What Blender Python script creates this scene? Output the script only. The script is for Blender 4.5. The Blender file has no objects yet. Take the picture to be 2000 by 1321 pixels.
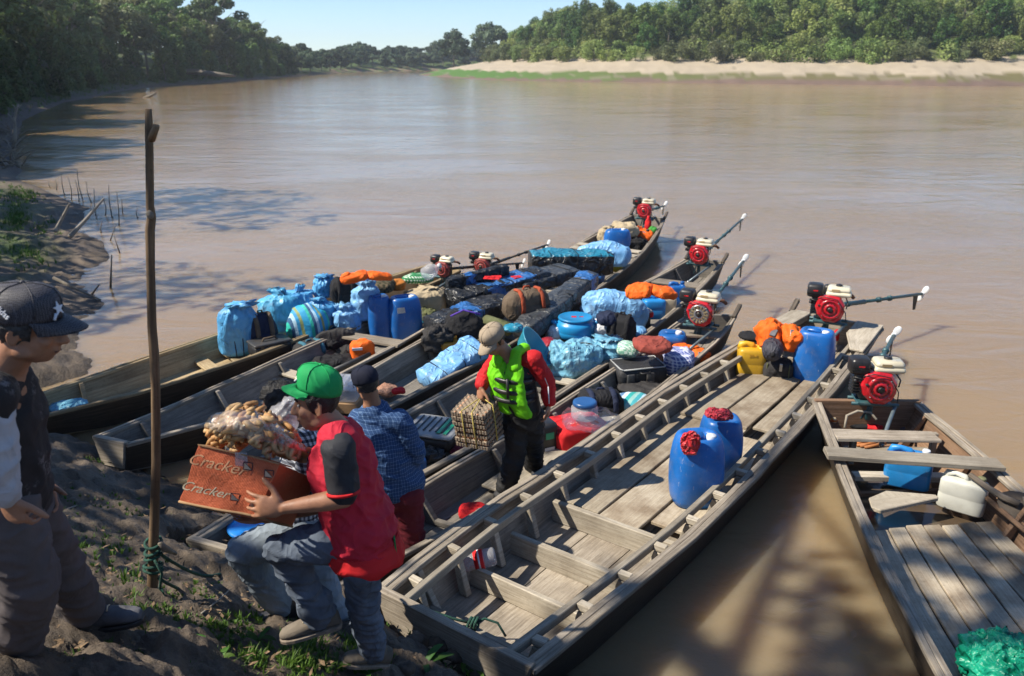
import bpy, bmesh, math, random
import numpy as np
from mathutils import Vector, Matrix, Euler, Quaternion, noise
random.seed(7); np.random.seed(7); noise.seed_set(7)
R = math.radians
S = bpy.context.scene
COL = S.collection

# ------------------------------------------------------------------ camera, light, exposure
CAM_H = 3.5                      # lens height over the water, metres
F = 1555.56                      # focal length in pixels of the 2000 px wide photograph (28 mm lens)
PITCH = math.atan((660.5-118.0)/F)
CP, SP = math.cos(PITCH), math.sin(PITCH)
cd = bpy.data.cameras.new('camera'); cam = bpy.data.objects.new('camera', cd); COL.objects.link(cam)
cd.sensor_width = 36.0; cd.lens = 28.0; cd.clip_start = 0.1; cd.clip_end = 3000
cam.location = (0, 0, CAM_H); cam.rotation_euler = (R(90)-PITCH, 0, 0)
cd.dof.use_dof = True; cd.dof.focus_distance = 4.6; cd.dof.aperture_fstop = 3.5
S.camera = cam
SUN_DIR = Vector((-0.66, -0.10, 0.745)).normalized()     # towards the sun
W = bpy.data.worlds.new('World'); S.world = W; W.use_nodes = True
nt = W.node_tree
sky = nt.nodes.new('ShaderNodeTexSky'); sky.sky_type = 'NISHITA'; sky.sun_disc = False
sky.sun_elevation = math.asin(SUN_DIR.z); sky.sun_rotation = math.atan2(SUN_DIR.x, SUN_DIR.y)
sky.altitude = 1800; sky.air_density = 1.0; sky.dust_density = 0.2; sky.ozone_density = 2.2
bg = nt.nodes['Background']; bg.inputs['Strength'].default_value = 0.085
tint = nt.nodes.new('ShaderNodeMix'); tint.data_type = 'RGBA'; tint.blend_type = 'MULTIPLY'; tint.inputs[0].default_value = 1.0
tint.inputs[7].default_value = (.86, .97, 1.08, 1)              # a touch cooler than the model
nt.links.new(sky.outputs[0], tint.inputs[6]); nt.links.new(tint.outputs[2], bg.inputs[0])
sl = bpy.data.lights.new('sun', 'SUN'); sl.energy = 4.2; sl.angle = R(0.53); sl.color = (1.0, 0.92, 0.79)
sun = bpy.data.objects.new('sun', sl); COL.objects.link(sun)
sun.rotation_euler = SUN_DIR.to_track_quat('Z', 'Y').to_euler(); sun.location = SUN_DIR*60
S.view_settings.view_transform = 'Standard'; S.view_settings.look = 'None'
S.view_settings.exposure = 0.9; S.view_settings.gamma = 1.0; S.view_settings.use_curve_mapping = False

# ------------------------------------------------------------------ survey helpers: photo pixel -> place in the world
def ray(x, y):
    dx = (x-1000)/F; dy = -(y-660.5)/F
    return Vector((dx, CP+dy*SP, -SP+dy*CP))
def at(x, y, z):
    d = ray(x, y); t = (z-CAM_H)/d.z
    return Vector((d.x*t, d.y*t, z))
def atY(x, y, Y):
    d = ray(x, y); t = Y/d.y
    return Vector((d.x*t, Y, CAM_H+d.z*t))
def mpp(P):                      # metres per photo pixel at a point
    return (P.y*CP-(P.z-CAM_H)*SP)/F
def elev(P):
    return math.atan2(CAM_H-P.z, math.hypot(P.x, P.y))

# ------------------------------------------------------------------ object bookkeeping
MW = {}
def reg(o, label=None, cat=None, group=None, kind=None):
    if label: o['label'] = label
    if cat: o['category'] = cat
    if group: o['group'] = group
    if kind: o['kind'] = kind
    return o
def thing(name, label, cat, loc=(0, 0, 0), rot=None, group=None, scale=1.0):
    o = bpy.data.objects.new(name, None); COL.objects.link(o)
    o.empty_display_size = 0.1
    m = Matrix.Translation(Vector(loc))
    if rot is not None: m = m @ (Euler(rot).to_matrix().to_4x4() if not isinstance(rot, Matrix) else rot.to_4x4())
    m = m @ Matrix.Scale(scale, 4)
    o.matrix_world = m; MW[o] = m
    return reg(o, label, cat, group)
def link(name, me, parent=None, mats=None, world=True):
    """link a mesh as ONE object; world=True: its vertices are world coordinates"""
    o = bpy.data.objects.new(name, me); COL.objects.link(o)
    if mats is not None:
        for m in (mats if isinstance(mats, (list, tuple)) else [mats]): me.materials.append(m)
    if parent is not None:
        if world: me.transform(MW[parent].inverted())
        o.parent = parent; MW[o] = MW[parent]
    else:
        MW[o] = Matrix.Identity(4)
    return o
def dup_tree(root, m, label=None, group=None):
    """copy a thing with its parts and sub-parts; mesh data is shared"""
    r = root.copy(); COL.objects.link(r); r.matrix_world = m; MW[r] = m
    if label: r['label'] = label
    if group: r['group'] = group
    for ch in list(root.children):
        c = ch.copy(); COL.objects.link(c); c.parent = r
        for g in list(ch.children):
            d = g.copy(); COL.objects.link(d); d.parent = c
    return r

class MB:
    """collects shapes into one mesh"""
    def __init__(s): s.v = []; s.f = []; s.uv = []; s.mi = []; s.sm = []
    def add(s, vs, fs, uvs=None, mi=0, smooth=False):
        b = len(s.v); s.v += [tuple(p) for p in vs]
        for k, f in enumerate(fs):
            s.f.append([b+i for i in f]); s.mi.append(mi); s.sm.append(smooth)
            s.uv.append(uvs[k] if uvs else [(0, 0)]*len(f))
    def box(s, c, size, M=None, mi=0, jit=0.0, taper=None):
        """box about c; M = 3x3 orientation; u runs along local x"""
        c = Vector(c); M = M or Matrix.Identity(3); hx, hy, hz = [a/2 for a in size]
        loc = [(sx*hx, sy*hy, sz*hz) for sz in (-1, 1) for sy in (-1, 1) for sx in (-1, 1)]
        if taper: loc = [(x*(taper if z > 0 else 1), y*(taper if z > 0 else 1), z) for x, y, z in loc]
        if jit: loc = [tuple(a+random.uniform(-jit, jit) for a in p) for p in loc]
        vs = [c+M @ Vector(p) for p in loc]
        fs = [(0, 2, 3, 1), (4, 5, 7, 6), (0, 1, 5, 4), (2, 6, 7, 3), (0, 4, 6, 2), (1, 3, 7, 5)]
        r = random.uniform(0, 9)
        uv = []
        for k, f in enumerate(fs):
            if k < 2: uv.append([(loc[i][0]+r, loc[i][1]+r) for i in f])
            elif k < 4: uv.append([(loc[i][0]+r, loc[i][2]+.7+r) for i in f])
            else: uv.append([(loc[i][1]*.2+r, loc[i][2]+r) for i in f])
        s.add(vs, fs, uv, mi)
    def beam(s, a, b, w, h, up=(0, 0, 1), mi=0, jit=0.0, w2=None):
        """plank from a to b (centre line), width w across, thickness h along up"""
        a, b = Vector(a), Vector(b); x = (b-a); L = x.length; x.normalize()
        y = Vector(up).cross(x).normalized(); z = x.cross(y)
        M = Matrix((x, y, z)).transposed()
        s.box((a+b)/2, (L, w, h), M, mi, jit)
    def loft(s, secs, mi=0, cap=True, smooth=False, closed=True, u0=None):
        n = len(secs[0]); vs = [p for sec in secs for p in sec]; fs = []; uv = []
        r = random.uniform(0, 9) if u0 is None else u0
        L = [0.0]
        for i in range(1, len(secs)): L.append(L[-1]+(Vector(secs[i][0])-Vector(secs[i-1][0])).length)
        per = [0.0]
        for j in range(n): per.append(per[-1]+(Vector(secs[0][(j+1) % n])-Vector(secs[0][j])).length)
        m = n if closed else n-1
        for i in range(len(secs)-1):
            for j in range(m):
                k = (j+1) % n
                fs.append((i*n+j, i*n+k, (i+1)*n+k, (i+1)*n+j))
                uv.append([(L[i]+r, per[j]+r), (L[i]+r, per[j+1]+r), (L[i+1]+r, per[j+1]+r), (L[i+1]+r, per[j]+r)])
        if cap and closed:
            fs.append(tuple(range(n-1, -1, -1))); uv.append([(r, per[j]+r) for j in range(n-1, -1, -1)])
            b = (len(secs)-1)*n
            fs.append(tuple(b+j for j in range(n))); uv.append([(r, per[j]+r) for j in range(n)])
        s.add(vs, fs, uv, mi, smooth)
    def tube(s, pts, rad, n=8, mi=0, cap=True, flat=None, smooth=True):
        pts = [Vector(p) for p in pts]
        if not isinstance(rad, (list, tuple)): rad = [rad]*len(pts)
        secs = []; ref = None
        for i, p in enumerate(pts):
            t = (pts[min(i+1, len(pts)-1)]-pts[max(i-1, 0)])
            t = t.normalized() if t.length > 1e-9 else Vector((0, 0, 1))
            if ref is None:
                ref = Vector((0, 0, 1)) if abs(t.z) < .9 else Vector((1, 0, 0))
            a = (ref-t*ref.dot(t)).normalized(); b = t.cross(a); ref = a
            ring = []
            for k in range(n):
                w = 2*math.pi*k/n; q = (a*math.cos(w)+b*math.sin(w))*rad[i]
                if flat is not None:
                    ax, ratio = Vector(flat[0]).normalized(), flat[1]
                    q = q+ax*(q.dot(ax)*(ratio-1))
                ring.append(p+q)
            secs.append(ring)
        s.loft(secs, mi, cap, smooth)
    def ball(s, c, r, n=12, m=8, M=None, mi=0, smooth=True):
        c = Vector(c); r = (r, r, r) if isinstance(r, (int, float)) else r; M = M or Matrix.Identity(3)
        vs = [c+M @ Vector((0, 0, -r[2]))]
        for i in range(1, m):
            ph = -math.pi/2+math.pi*i/m
            for k in range(n):
                th = 2*math.pi*k/n
                vs.append(c+M @ Vector((r[0]*math.cos(ph)*math.cos(th), r[1]*math.cos(ph)*math.sin(th), r[2]*math.sin(ph))))
        vs.append(c+M @ Vector((0, 0, r[2])))
        fs = []
        for k in range(n): fs.append((0, 1+(k+1) % n, 1+k))
        for i in range(m-2):
            for k in range(n):
                a = 1+i*n; fs.append((a+k, a+(k+1) % n, a+n+(k+1) % n, a+n+k))
        a = 1+(m-2)*n; t = len(vs)-1
        for k in range(n): fs.append((a+k, a+(k+1) % n, t))
        s.add(vs, fs, None, mi, smooth)
    def lathe(s, prof, c=(0, 0, 0), M=None, n=20, mi=0, smooth=True, sx=1.0, sy=1.0):
        """prof: (radius, height) list, closed by caps"""
        c = Vector(c); M = M or Matrix.Identity(3)
        secs = [[c+M @ Vector((r*sx*math.cos(2*math.pi*k/n), r*sy*math.sin(2*math.pi*k/n), h)) for k in range(n)] for r, h in prof]
        s.loft(secs, mi, True, smooth)
    def mesh(s, name):
        me = bpy.data.meshes.new(name); me.from_pydata(s.v, [], s.f)
        me.polygons.foreach_set('material_index', s.mi); me.polygons.foreach_set('use_smooth', s.sm)
        ul = me.uv_layers.new(name='UVMap'); flat = [c for f in s.uv for p in f for c in p]
        if len(flat) == len(me.loops)*2: ul.data.foreach_set('uv', flat)
        me.update(); return me
    def build(s, name, mats, parent=None, world=True, bevel=0.0, seg=1):
        o = link(name, s.mesh(name), parent, mats, world)
        if bevel:
            b = o.modifiers.new('bevel', 'BEVEL'); b.width = bevel; b.segments = seg; b.limit_method = 'ANGLE'; b.angle_limit = R(40)
        return o
def frame(x=None, z=None, y=None):
    """3x3 orientation with local x (and z hint) given"""
    if x is not None:
        x = Vector(x).normalized(); zz = Vector(z or (0, 0, 1)); y = zz.cross(x).normalized(); zz = x.cross(y)
        return Matrix((x, y, zz)).transposed()
    zz = Vector(z).normalized(); yy = Vector(y or (0, 1, 0)); xx = yy.cross(zz).normalized(); yy = zz.cross(xx)
    return Matrix((xx, yy, zz)).transposed()
def rotz(a): return Matrix.Rotation(a, 3, 'Z')
def fbm(p, o=4): return noise.fractal(Vector(p), 1.0, 2.0, o)
# ------------------------------------------------------------------ materials (all procedural)
MATS = {}
def newmat(name):
    m = bpy.data.materials.new(name); m.use_nodes = True
    n = m.node_tree; b = n.nodes['Principled BSDF']
    return m, n, b
def node(n, t, **k):
    x = n.nodes.new(t)
    for a, v in k.items(): setattr(x, a, v)
    return x
def noise_node(n, vec, scale, detail=4, rough=.55, dist=0.0):
    t = node(n, 'ShaderNodeTexNoise'); t.inputs['Scale'].default_value = scale; t.inputs['Detail'].default_value = detail
    t.inputs['Roughness'].default_value = rough; t.inputs['Distortion'].default_value = dist
    if vec is not None: n.links.new(vec, t.inputs['Vector'])
    return t
def ramp(n, fac, stops):
    r = node(n, 'ShaderNodeValToRGB'); e = r.color_ramp.elements
    while len(e) < len(stops): e.new(0.5)
    for x, (p, c) in zip(e, stops):
        x.position = p; x.color = (c, c, c, 1) if isinstance(c, (int, float)) else (*c[:3], 1)
    n.links.new(fac, r.inputs[0]); return r
def mixc(n, fac, a, b, mode='MIX'):
    x = node(n, 'ShaderNodeMix', data_type='RGBA', blend_type=mode)
    for sock, val in ((x.inputs[0], fac), (x.inputs[6], a), (x.inputs[7], b)):
        if hasattr(val, 'links') or hasattr(val, 'is_linked'): n.links.new(val, sock)
        elif isinstance(val, (int, float)): sock.default_value = val
        else: sock.default_value = (*val[:3], 1)
    return x.outputs[2]
def ridged(n, vec, scale, detail=3):
    t = noise_node(n, vec, scale, detail, .55, .7); t.noise_type = 'RIDGED_MULTIFRACTAL'; t.normalize = True; t.inputs['Gain'].default_value = 1.6; t.inputs['Offset'].default_value = .85
    return t
def bump(n, h, b, strength=.3, dist=.01, prev=None):
    x = node(n, 'ShaderNodeBump'); x.inputs['Strength'].default_value = strength; x.inputs['Distance'].default_value = dist
    n.links.new(h, x.inputs['Height'])
    if prev is not None: n.links.new(prev, x.inputs['Normal'])
    if b is not None: n.links.new(x.outputs[0], b.inputs['Normal'])
    return x.outputs[0]
def mapping(n, vec, scale=(1, 1, 1), loc=None):
    x = node(n, 'ShaderNodeMapping'); x.inputs['Scale'].default_value = scale
    n.links.new(vec, x.inputs['Vector'])
    if loc is not None: n.links.new(loc, x.inputs['Location'])
    return x.outputs[0]
def objrand(n): return node(n, 'ShaderNodeObjectInfo').outputs['Random']

def wood(name, dark, mid, light, wet=0.0, rough=.8, stain=(.05, .035, .025), stain_amt=.5):
    m, n, b = newmat(name)
    tc = node(n, 'ShaderNodeTexCoord'); geo = node(n, 'ShaderNodeNewGeometry')
    rnd = objrand(n)
    sh = node(n, 'ShaderNodeCombineXYZ'); mul = node(n, 'ShaderNodeMath', operation='MULTIPLY'); mul.inputs[1].default_value = 37.0
    n.links.new(rnd, mul.inputs[0]); n.links.new(mul.outputs[0], sh.inputs[0]); n.links.new(mul.outputs[0], sh.inputs[1])
    g = noise_node(n, mapping(n, tc.outputs['UV'], (1.3, 26, 1), sh.outputs[0]), 2.2, 6, .62, .35)
    g2 = noise_node(n, mapping(n, tc.outputs['UV'], (3, 90, 1), sh.outputs[0]), 2.0, 3, .6)
    blot = noise_node(n, mapping(n, geo.outputs['Position'], (1, 1, 1), sh.outputs[0]), 2.6, 5, .6)
    fine = noise_node(n, geo.outputs['Position'], 38, 4, .7)
    c = ramp(n, g.outputs[0], [(.28, dark), (.5, mid), (.72, light)]).outputs[0]
    k = ramp(n, g2.outputs[0], [(.3, .62), (.6, 1.0)]).outputs[0]
    c = mixc(n, .55, c, k, 'MULTIPLY')
    st = ramp(n, blot.outputs[0], [(.42, 0.0), (.66, stain_amt)]).outputs[0]
    c = mixc(n, st, c, stain)
    sp = ramp(n, fine.outputs[0], [(.3, .55), (.46, 1.0)]).outputs[0]
    c = mixc(n, .5, c, sp, 'MULTIPLY')
    rv = node(n, 'ShaderNodeMapRange'); rv.inputs[3].default_value = .72; rv.inputs[4].default_value = 1.22
    n.links.new(rnd, rv.inputs[0])
    c = mixc(n, 1.0, c, rv.outputs[0], 'MULTIPLY')
    n.links.new(c, b.inputs['Base Color']); b.inputs['Roughness'].default_value = rough
    b.inputs['Specular IOR Level'].default_value = .3
    p = bump(n, g2.outputs[0], None, .35, .004); p = bump(n, g.outputs[0], None, .4, .006, p); bump(n, fine.outputs[0], b, .25, .003, p)
    return m
def basic(name, c, rough=.5, var=.12, scale=8, bumpa=0.0, bscale=40, metallic=0.0, spec=.5, dirt=0.0, dirtc=(.16, .11, .07), coat=0.0, scratch=0.0, fold=False):
    """plain surface with uneven tone, fine relief and some dirt"""
    m, n, b = newmat(name)
    geo = node(n, 'ShaderNodeNewGeometry')
    a = noise_node(n, geo.outputs['Position'], scale, 5, .6)
    lo = [x*(1-var*1.6) for x in c]; hi = [min(1, x*(1+var)) for x in c]
    col = ramp(n, a.outputs[0], [(.3, lo), (.7, hi)]).outputs[0]
    if dirt:
        d = noise_node(n, geo.outputs['Position'], 11, 6, .7)
        col = mixc(n, ramp(n, d.outputs[0], [(.5, 0.0), (.72, dirt)]).outputs[0], col, dirtc)
    if scratch:
        d = noise_node(n, mapping(n, geo.outputs['Position'], (18, 18, 4)), 2.4, 4, .7)
        col = mixc(n, ramp(n, d.outputs[0], [(.63, 0.0), (.72, scratch)]).outputs[0], col, (.5, .47, .42))
    rv = node(n, 'ShaderNodeMapRange'); rv.inputs[3].default_value = .84; rv.inputs[4].default_value = 1.10; n.links.new(objrand(n), rv.inputs[0]); col = mixc(n, 1.0, col, rv.outputs[0], 'MULTIPLY')
    n.links.new(col, b.inputs['Base Color'])
    rr = ramp(n, a.outputs[0], [(.3, max(0, rough-.1)), (.7, min(1, rough+.12))]); n.links.new(rr.outputs[0], b.inputs['Roughness'])
    b.inputs['Metallic'].default_value = metallic; b.inputs['Specular IOR Level'].default_value = spec
    if coat: b.inputs['Coat Weight'].default_value = coat
    if bumpa:
        h = noise_node(n, geo.outputs['Position'], bscale, 5, .65) if not fold else ridged(n, geo.outputs['Position'], bscale*.45); bump(n, h.outputs[0], b, bumpa, .012 if not fold else .03)
    return m
def cloth(name, c, rough=.85, var=.22, fold=.6, fscale=9, weave=0.0, sheen=0.0, spec=.25):
    m, n, b = newmat(name)
    geo = node(n, 'ShaderNodeNewGeometry')
    a = noise_node(n, geo.outputs['Position'], 7, 5, .65)
    lo = [x*(1-var) for x in c]; hi = [min(1, x*(1+var*.7)) for x in c]
    col = ramp(n, a.outputs[0], [(.3, lo), (.7, hi)]).outputs[0]
    n.links.new(col, b.inputs['Base Color']); b.inputs['Roughness'].default_value = rough; b.inputs['Specular IOR Level'].default_value = spec
    if sheen: b.inputs['Sheen Weight'].default_value = sheen
    f1 = ridged(n, mapping(n, geo.outputs['Position'], (1, 1, .6)), fscale*.55)
    w = noise_node(n, geo.outputs['Position'], 160, 2, .6)
    p = bump(n, f1.outputs[0], None, fold, .02); bump(n, w.outputs[0], b, .25, .003, p)
    return m
def plaid(name, base, line, line2, s=60, wid=.22, rough=.85, mode=0):
    m, n, b = newmat(name); tc = node(n, 'ShaderNodeTexCoord'); geo = node(n, 'ShaderNodeNewGeometry')
    sep = node(n, 'ShaderNodeSeparateXYZ'); n.links.new(geo.outputs['Position'], sep.inputs[0])
    add = node(n, 'ShaderNodeMath', operation='ADD'); n.links.new(sep.outputs[0], add.inputs[0]); n.links.new(sep.outputs[1], add.inputs[1])
    outs = []
    for src in (add.outputs[0], sep.outputs[2]):
        w = noise_node(n, geo.outputs['Position'], 6, 2)
        k = node(n, 'ShaderNodeMath', operation='MULTIPLY_ADD'); n.links.new(w.outputs[0], k.inputs[0]); k.inputs[1].default_value = .05; n.links.new(src, k.inputs[2])
        mu = node(n, 'ShaderNodeMath', operation='MULTIPLY'); mu.inputs[1].default_value = s; n.links.new(k.outputs[0], mu.inputs[0])
        fr = node(n, 'ShaderNodeMath', operation='FRACT'); n.links.new(mu.outputs[0], fr.inputs[0])
        lt = node(n, 'ShaderNodeMath', operation='LESS_THAN'); lt.inputs[1].default_value = wid; n.links.new(fr.outputs[0], lt.inputs[0])
        outs.append(lt.outputs[0])
    sm = node(n, 'ShaderNodeMath', operation='ADD'); n.links.new(outs[0], sm.inputs[0]); n.links.new(outs[1], sm.inputs[1])
    hf = node(n, 'ShaderNodeMath', operation='MULTIPLY'); hf.inputs[1].default_value = .5; n.links.new(sm.outputs[0], hf.inputs[0])
    c = ramp(n, hf.outputs[0], [(.1, base), (.5, line), (.95, line2)]).outputs[0]
    n.links.new(c, b.inputs['Base Color']); b.inputs['Roughness'].default_value = rough; b.inputs['Specular IOR Level'].default_value = .2
    f1 = noise_node(n, geo.outputs['Position'], 12, 3, .5, 1.0); bump(n, f1.outputs[0], b, .5, .02)
    return m
def woven(name, c, c2, rough=.42, fold=.7, trans=.0):
    """woven plastic sack cloth"""
    m, n, b = newmat(name); geo = node(n, 'ShaderNodeNewGeometry')
    a = noise_node(n, geo.outputs['Position'], 6, 6, .65, .6)
    col = ramp(n, a.outputs[0], [(.28, c2), (.52, c), (.8, [min(1, x*1.18+.02) for x in c])]).outputs[0]
    d = noise_node(n, geo.outputs['Position'], 5, 5, .7)
    col = mixc(n, ramp(n, d.outputs[0], [(.54, 0.0), (.75, .5)]).outputs[0], col, (.30, .27, .23))
    n.links.new(col, b.inputs['Base Color']); b.inputs['Roughness'].default_value = rough; b.inputs['Specular IOR Level'].default_value = .45
    f1 = ridged(n, mapping(n, geo.outputs['Position'], (1.3, 1.3, .6)), 6.5)
    wv = noise_node(n, geo.outputs['Position'], 210, 2, .5)
    p = bump(n, f1.outputs[0], None, fold, .022); bump(n, wv.outputs[0], b, .2, .002, p)
    return m
def stripes(name, cols, s=7, axis=(1, .4, .3), rough=.7):
    m, n, b = newmat(name); geo = node(n, 'ShaderNodeNewGeometry')
    d = node(n, 'ShaderNodeVectorMath', operation='DOT_PRODUCT'); n.links.new(geo.outputs['Position'], d.inputs[0]); d.inputs[1].default_value = axis
    mu = node(n, 'ShaderNodeMath', operation='MULTIPLY'); mu.inputs[1].default_value = s; n.links.new(d.outputs['Value'], mu.inputs[0])
    fr = node(n, 'ShaderNodeMath', operation='FRACT'); n.links.new(mu.outputs[0], fr.inputs[0])
    r = ramp(n, fr.outputs[0], [(i/len(cols), c) for i, c in enumerate(cols)]); r.color_ramp.interpolation = 'CONSTANT'
    n.links.new(r.outputs[0], b.inputs['Base Color']); b.inputs['Roughness'].default_value = rough
    f1 = noise_node(n, geo.outputs['Position'], 12, 3, .5, 1.0); bump(n, f1.outputs[0], b, .5, .02)
    return m
def leafmat(name, c1, c2, c3):
    m, n, b = newmat(name); rnd = objrand(n); geo = node(n, 'ShaderNodeNewGeometry')
    a = noise_node(n, geo.outputs['Position'], .9, 3, .6)
    at_ = node(n, 'ShaderNodeAttribute', attribute_name='tone')
    ad = node(n, 'ShaderNodeMath', operation='ADD'); n.links.new(a.outputs[0], ad.inputs[0]); n.links.new(at_.outputs['Fac'], ad.inputs[1])
    c = ramp(n, ad.outputs[0], [(.25, c1), (.55, c2), (.95, c3)]).outputs[0]
    rv = node(n, 'ShaderNodeHueSaturation'); mr = node(n, 'ShaderNodeMapRange'); mr.inputs[3].default_value = .6; mr.inputs[4].default_value = 1.35
    n.links.new(rnd, mr.inputs[0]); n.links.new(mr.outputs[0], rv.inputs['Value']); n.links.new(c, rv.inputs['Color'])
    mh = node(n, 'ShaderNodeMapRange'); mh.inputs[3].default_value = .47; mh.inputs[4].default_value = .52
    m3 = node(n, 'ShaderNodeMath', operation='MULTIPLY'); m3.inputs[1].default_value = 7.31; fr = node(n, 'ShaderNodeMath', operation='FRACT')
    n.links.new(rnd, m3.inputs[0]); n.links.new(m3.outputs[0], fr.inputs[0]); n.links.new(fr.outputs[0], mh.inputs[0]); n.links.new(mh.outputs[0], rv.inputs['Hue'])
    n.links.new(rv.outputs[0], b.inputs['Base Color']); b.inputs['Roughness'].default_value = .55; b.inputs['Specular IOR Level'].default_value = .3
    tr = node(n, 'ShaderNodeBsdfTranslucent'); n.links.new(rv.outputs[0], tr.inputs[0])
    mx = node(n, 'ShaderNodeMixShader'); mx.inputs[0].default_value = .3
    out = n.nodes['Material Output']; n.links.new(b.outputs[0], mx.inputs[1]); n.links.new(tr.outputs[0], mx.inputs[2]); n.links.new(mx.outputs[0], out.inputs[0])
    return m
def film(name, tint=(.95, .97, 1), gloss=.22, rough=.12, haze=.03):
    """thin clear plastic: mostly see-through, crinkled highlights, faint milkiness"""
    m, n, b = newmat(name); n.nodes.remove(b); geo = node(n, 'ShaderNodeNewGeometry')
    t = node(n, 'ShaderNodeBsdfTransparent'); t.inputs[0].default_value = (*tint, 1)
    g = node(n, 'ShaderNodeBsdfGlossy'); g.inputs['Roughness'].default_value = rough
    d = node(n, 'ShaderNodeBsdfDiffuse'); d.inputs[0].default_value = (.8, .8, .82, 1)
    h = noise_node(n, geo.outputs['Position'], 24, 4, .6, 1.5)
    bp = bump(n, h.outputs[0], None, .5, .02); n.links.new(bp, g.inputs['Normal'])
    m1 = node(n, 'ShaderNodeMixShader'); m1.inputs[0].default_value = haze; n.links.new(t.outputs[0], m1.inputs[1]); n.links.new(d.outputs[0], m1.inputs[2])
    m2 = node(n, 'ShaderNodeMixShader'); lw = node(n, 'ShaderNodeFresnel'); lw.inputs[0].default_value = 1.5; n.links.new(bp, lw.inputs['Normal'])
    mm = node(n, 'ShaderNodeMath', operation='MULTIPLY_ADD'); n.links.new(lw.outputs[0], mm.inputs[0]); mm.inputs[1].default_value = .28; mm.inputs[2].default_value = gloss*.06
    n.links.new(mm.outputs[0], m2.inputs[0])
    n.links.new(m1.outputs[0], m2.inputs[1]); n.links.new(g.outputs[0], m2.inputs[2])
    n.links.new(m2.outputs[0], n.nodes['Material Output'].inputs[0])
    return m

W_TAN = wood('wood_tan', (.26, .19, .105), (.37, .285, .165), (.47, .37, .225), stain=(.10, .045, .02), stain_amt=.35)
W_GREY = wood('wood_grey', (.15, .133, .112), (.225, .202, .172), (.31, .28, .24), stain=(.06, .055, .05), stain_amt=.45)
W_BROWN = wood('wood_brown', (.205, .168, .125), (.325, .278, .217), (.45, .395, .32), stain_amt=.4)
W_DARK = wood('wood_dark', (.065, .052, .04), (.11, .09, .07), (.175, .145, .115), stain_amt=.5)
W_PALE = wood('wood_pale', (.29, .245, .185), (.42, .37, .29), (.52, .47, .385), stain=(.13, .10, .07), stain_amt=.4)
W_RED = wood('wood_reddish', (.15, .085, .05), (.25, .15, .09), (.34, .22, .14), stain_amt=.3)
W_WET = wood('wood_wet_outer', (.035, .027, .02), (.06, .048, .036), (.10, .08, .06), rough=.5, stain_amt=.5)
BARK = basic('bark_grey', (.17, .145, .11), .9, .3, 6, .6, 30)
BARK_PALE = basic('bark_pale', (.27, .24, .20), .9, .25, 4, .4, 20)
POLE_M = wood('pole_bark', (.11, .068, .036), (.20, .13, .072), (.29, .20, .115), stain=(.04, .03, .02), stain_amt=.5)
BLUE_PL = basic('blue_plastic', (.008, .115, .40), .38, .12, 5, .06, 30, dirt=.35, dirtc=(.16, .20, .27), scratch=.6)
BLUE_L = basic('blue_plastic_light', (.02, .22, .55), .36, .12, 5, .05, 30, dirt=.15, dirtc=(.12, .25, .4))
BLUE_D = basic('blue_plastic_dark', (.012, .09, .26), .4, .15, 5, .05, 30, dirt=.25)
YELLOW_PL = basic('yellow_plastic', (.62, .36, .02), .38, .1, 5, .05, 30, dirt=.2, dirtc=(.45, .26, .05))
WHITE_PL = basic('milky_plastic', (.62, .62, .55), .35, .1, 4, .04, 30, dirt=.25, dirtc=(.42, .38, .28))
CREAM_PL = basic('cream_plastic', (.60, .50, .34), .4, .1, 5, .05, 30, dirt=.2)
WHITE_CAP = basic('white_cap_plastic', (.75, .76, .76), .4, .05)
BLACK_PL = basic('black_plastic', (.018, .018, .02), .42, .2, 9, .05, 60, dirt=.15)
GREY_PL = basic('grey_plastic', (.33, .34, .34), .5, .1, 6, .05, 40, dirt=.25)
DGREY_PL = basic('dark_grey_plastic', (.045, .047, .05), .5, .15, 6, .05, 40, dirt=.3)
GREEN_TAPE = basic('green_tape', (.02, .38, .19), .4, .1)
RED_PAINT = basic('red_engine_paint', (.52, .012, .02), .28, .1, 7, .04, 50, coat=.4, dirt=.12, dirtc=(.2, .03, .02))
RED_FADED = basic('faded_red_engine_paint', (.38, .06, .05), .5, .2, 9, .08, 50, dirt=.35)
CREAM_PAINT = basic('cream_tank_paint', (.66, .60, .44), .3, .07, 5, .03, 40, coat=.3, dirt=.15, dirtc=(.3, .25, .15))
METAL_D = basic('dark_metal', (.05, .05, .05), .45, .3, 14, .15, 60, metallic=.7, dirt=.3)
METAL = basic('grey_steel', (.36, .37, .38), .38, .2, 14, .08, 60, metallic=.8, dirt=.2)
STEEL_BLUE = basic('blue_green_painted_steel', (.035, .10, .115), .45, .3, 12, .1, 60, metallic=.2, dirt=.3)
STEEL_GRY = basic('grey_painted_tube', (.14, .18, .20), .42, .2, 12, .06, 60, metallic=.3, dirt=.2)
SACK = woven('light_blue_sackcloth', (.095, .36, .66), (.045, .22, .48))
SACK2 = woven('pale_blue_sackcloth', (.19, .42, .70), (.10, .29, .56))
SACK3 = woven('turquoise_blue_sackcloth', (.085, .37, .60), (.04, .22, .42))
TARP_LB = woven('light_blue_tarp', (.16, .40, .54), (.07, .26, .40), .38, .95)
TARP_BLK = basic('black_tarp', (.022, .024, .027), .38, .3, 7, .8, 16, fold=True, dirt=.3, dirtc=(.11, .11, .11))
TARP_GREY = basic('grey_black_tarp', (.05, .055, .06), .42, .3, 7, .8, 14, fold=True, dirt=.35, dirtc=(.13, .13, .13))
TARP_BLUE = basic('blue_tarp', (.03, .14, .40), .38, .2, 7, .8, 16, fold=True, dirt=.15, dirtc=(.15, .22, .33))
TARP_TURQ = basic('turquoise_tarp', (.02, .23, .36), .38, .2, 7, .8, 16, fold=True, dirt=.3, dirtc=(.1, .2, .25))
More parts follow.
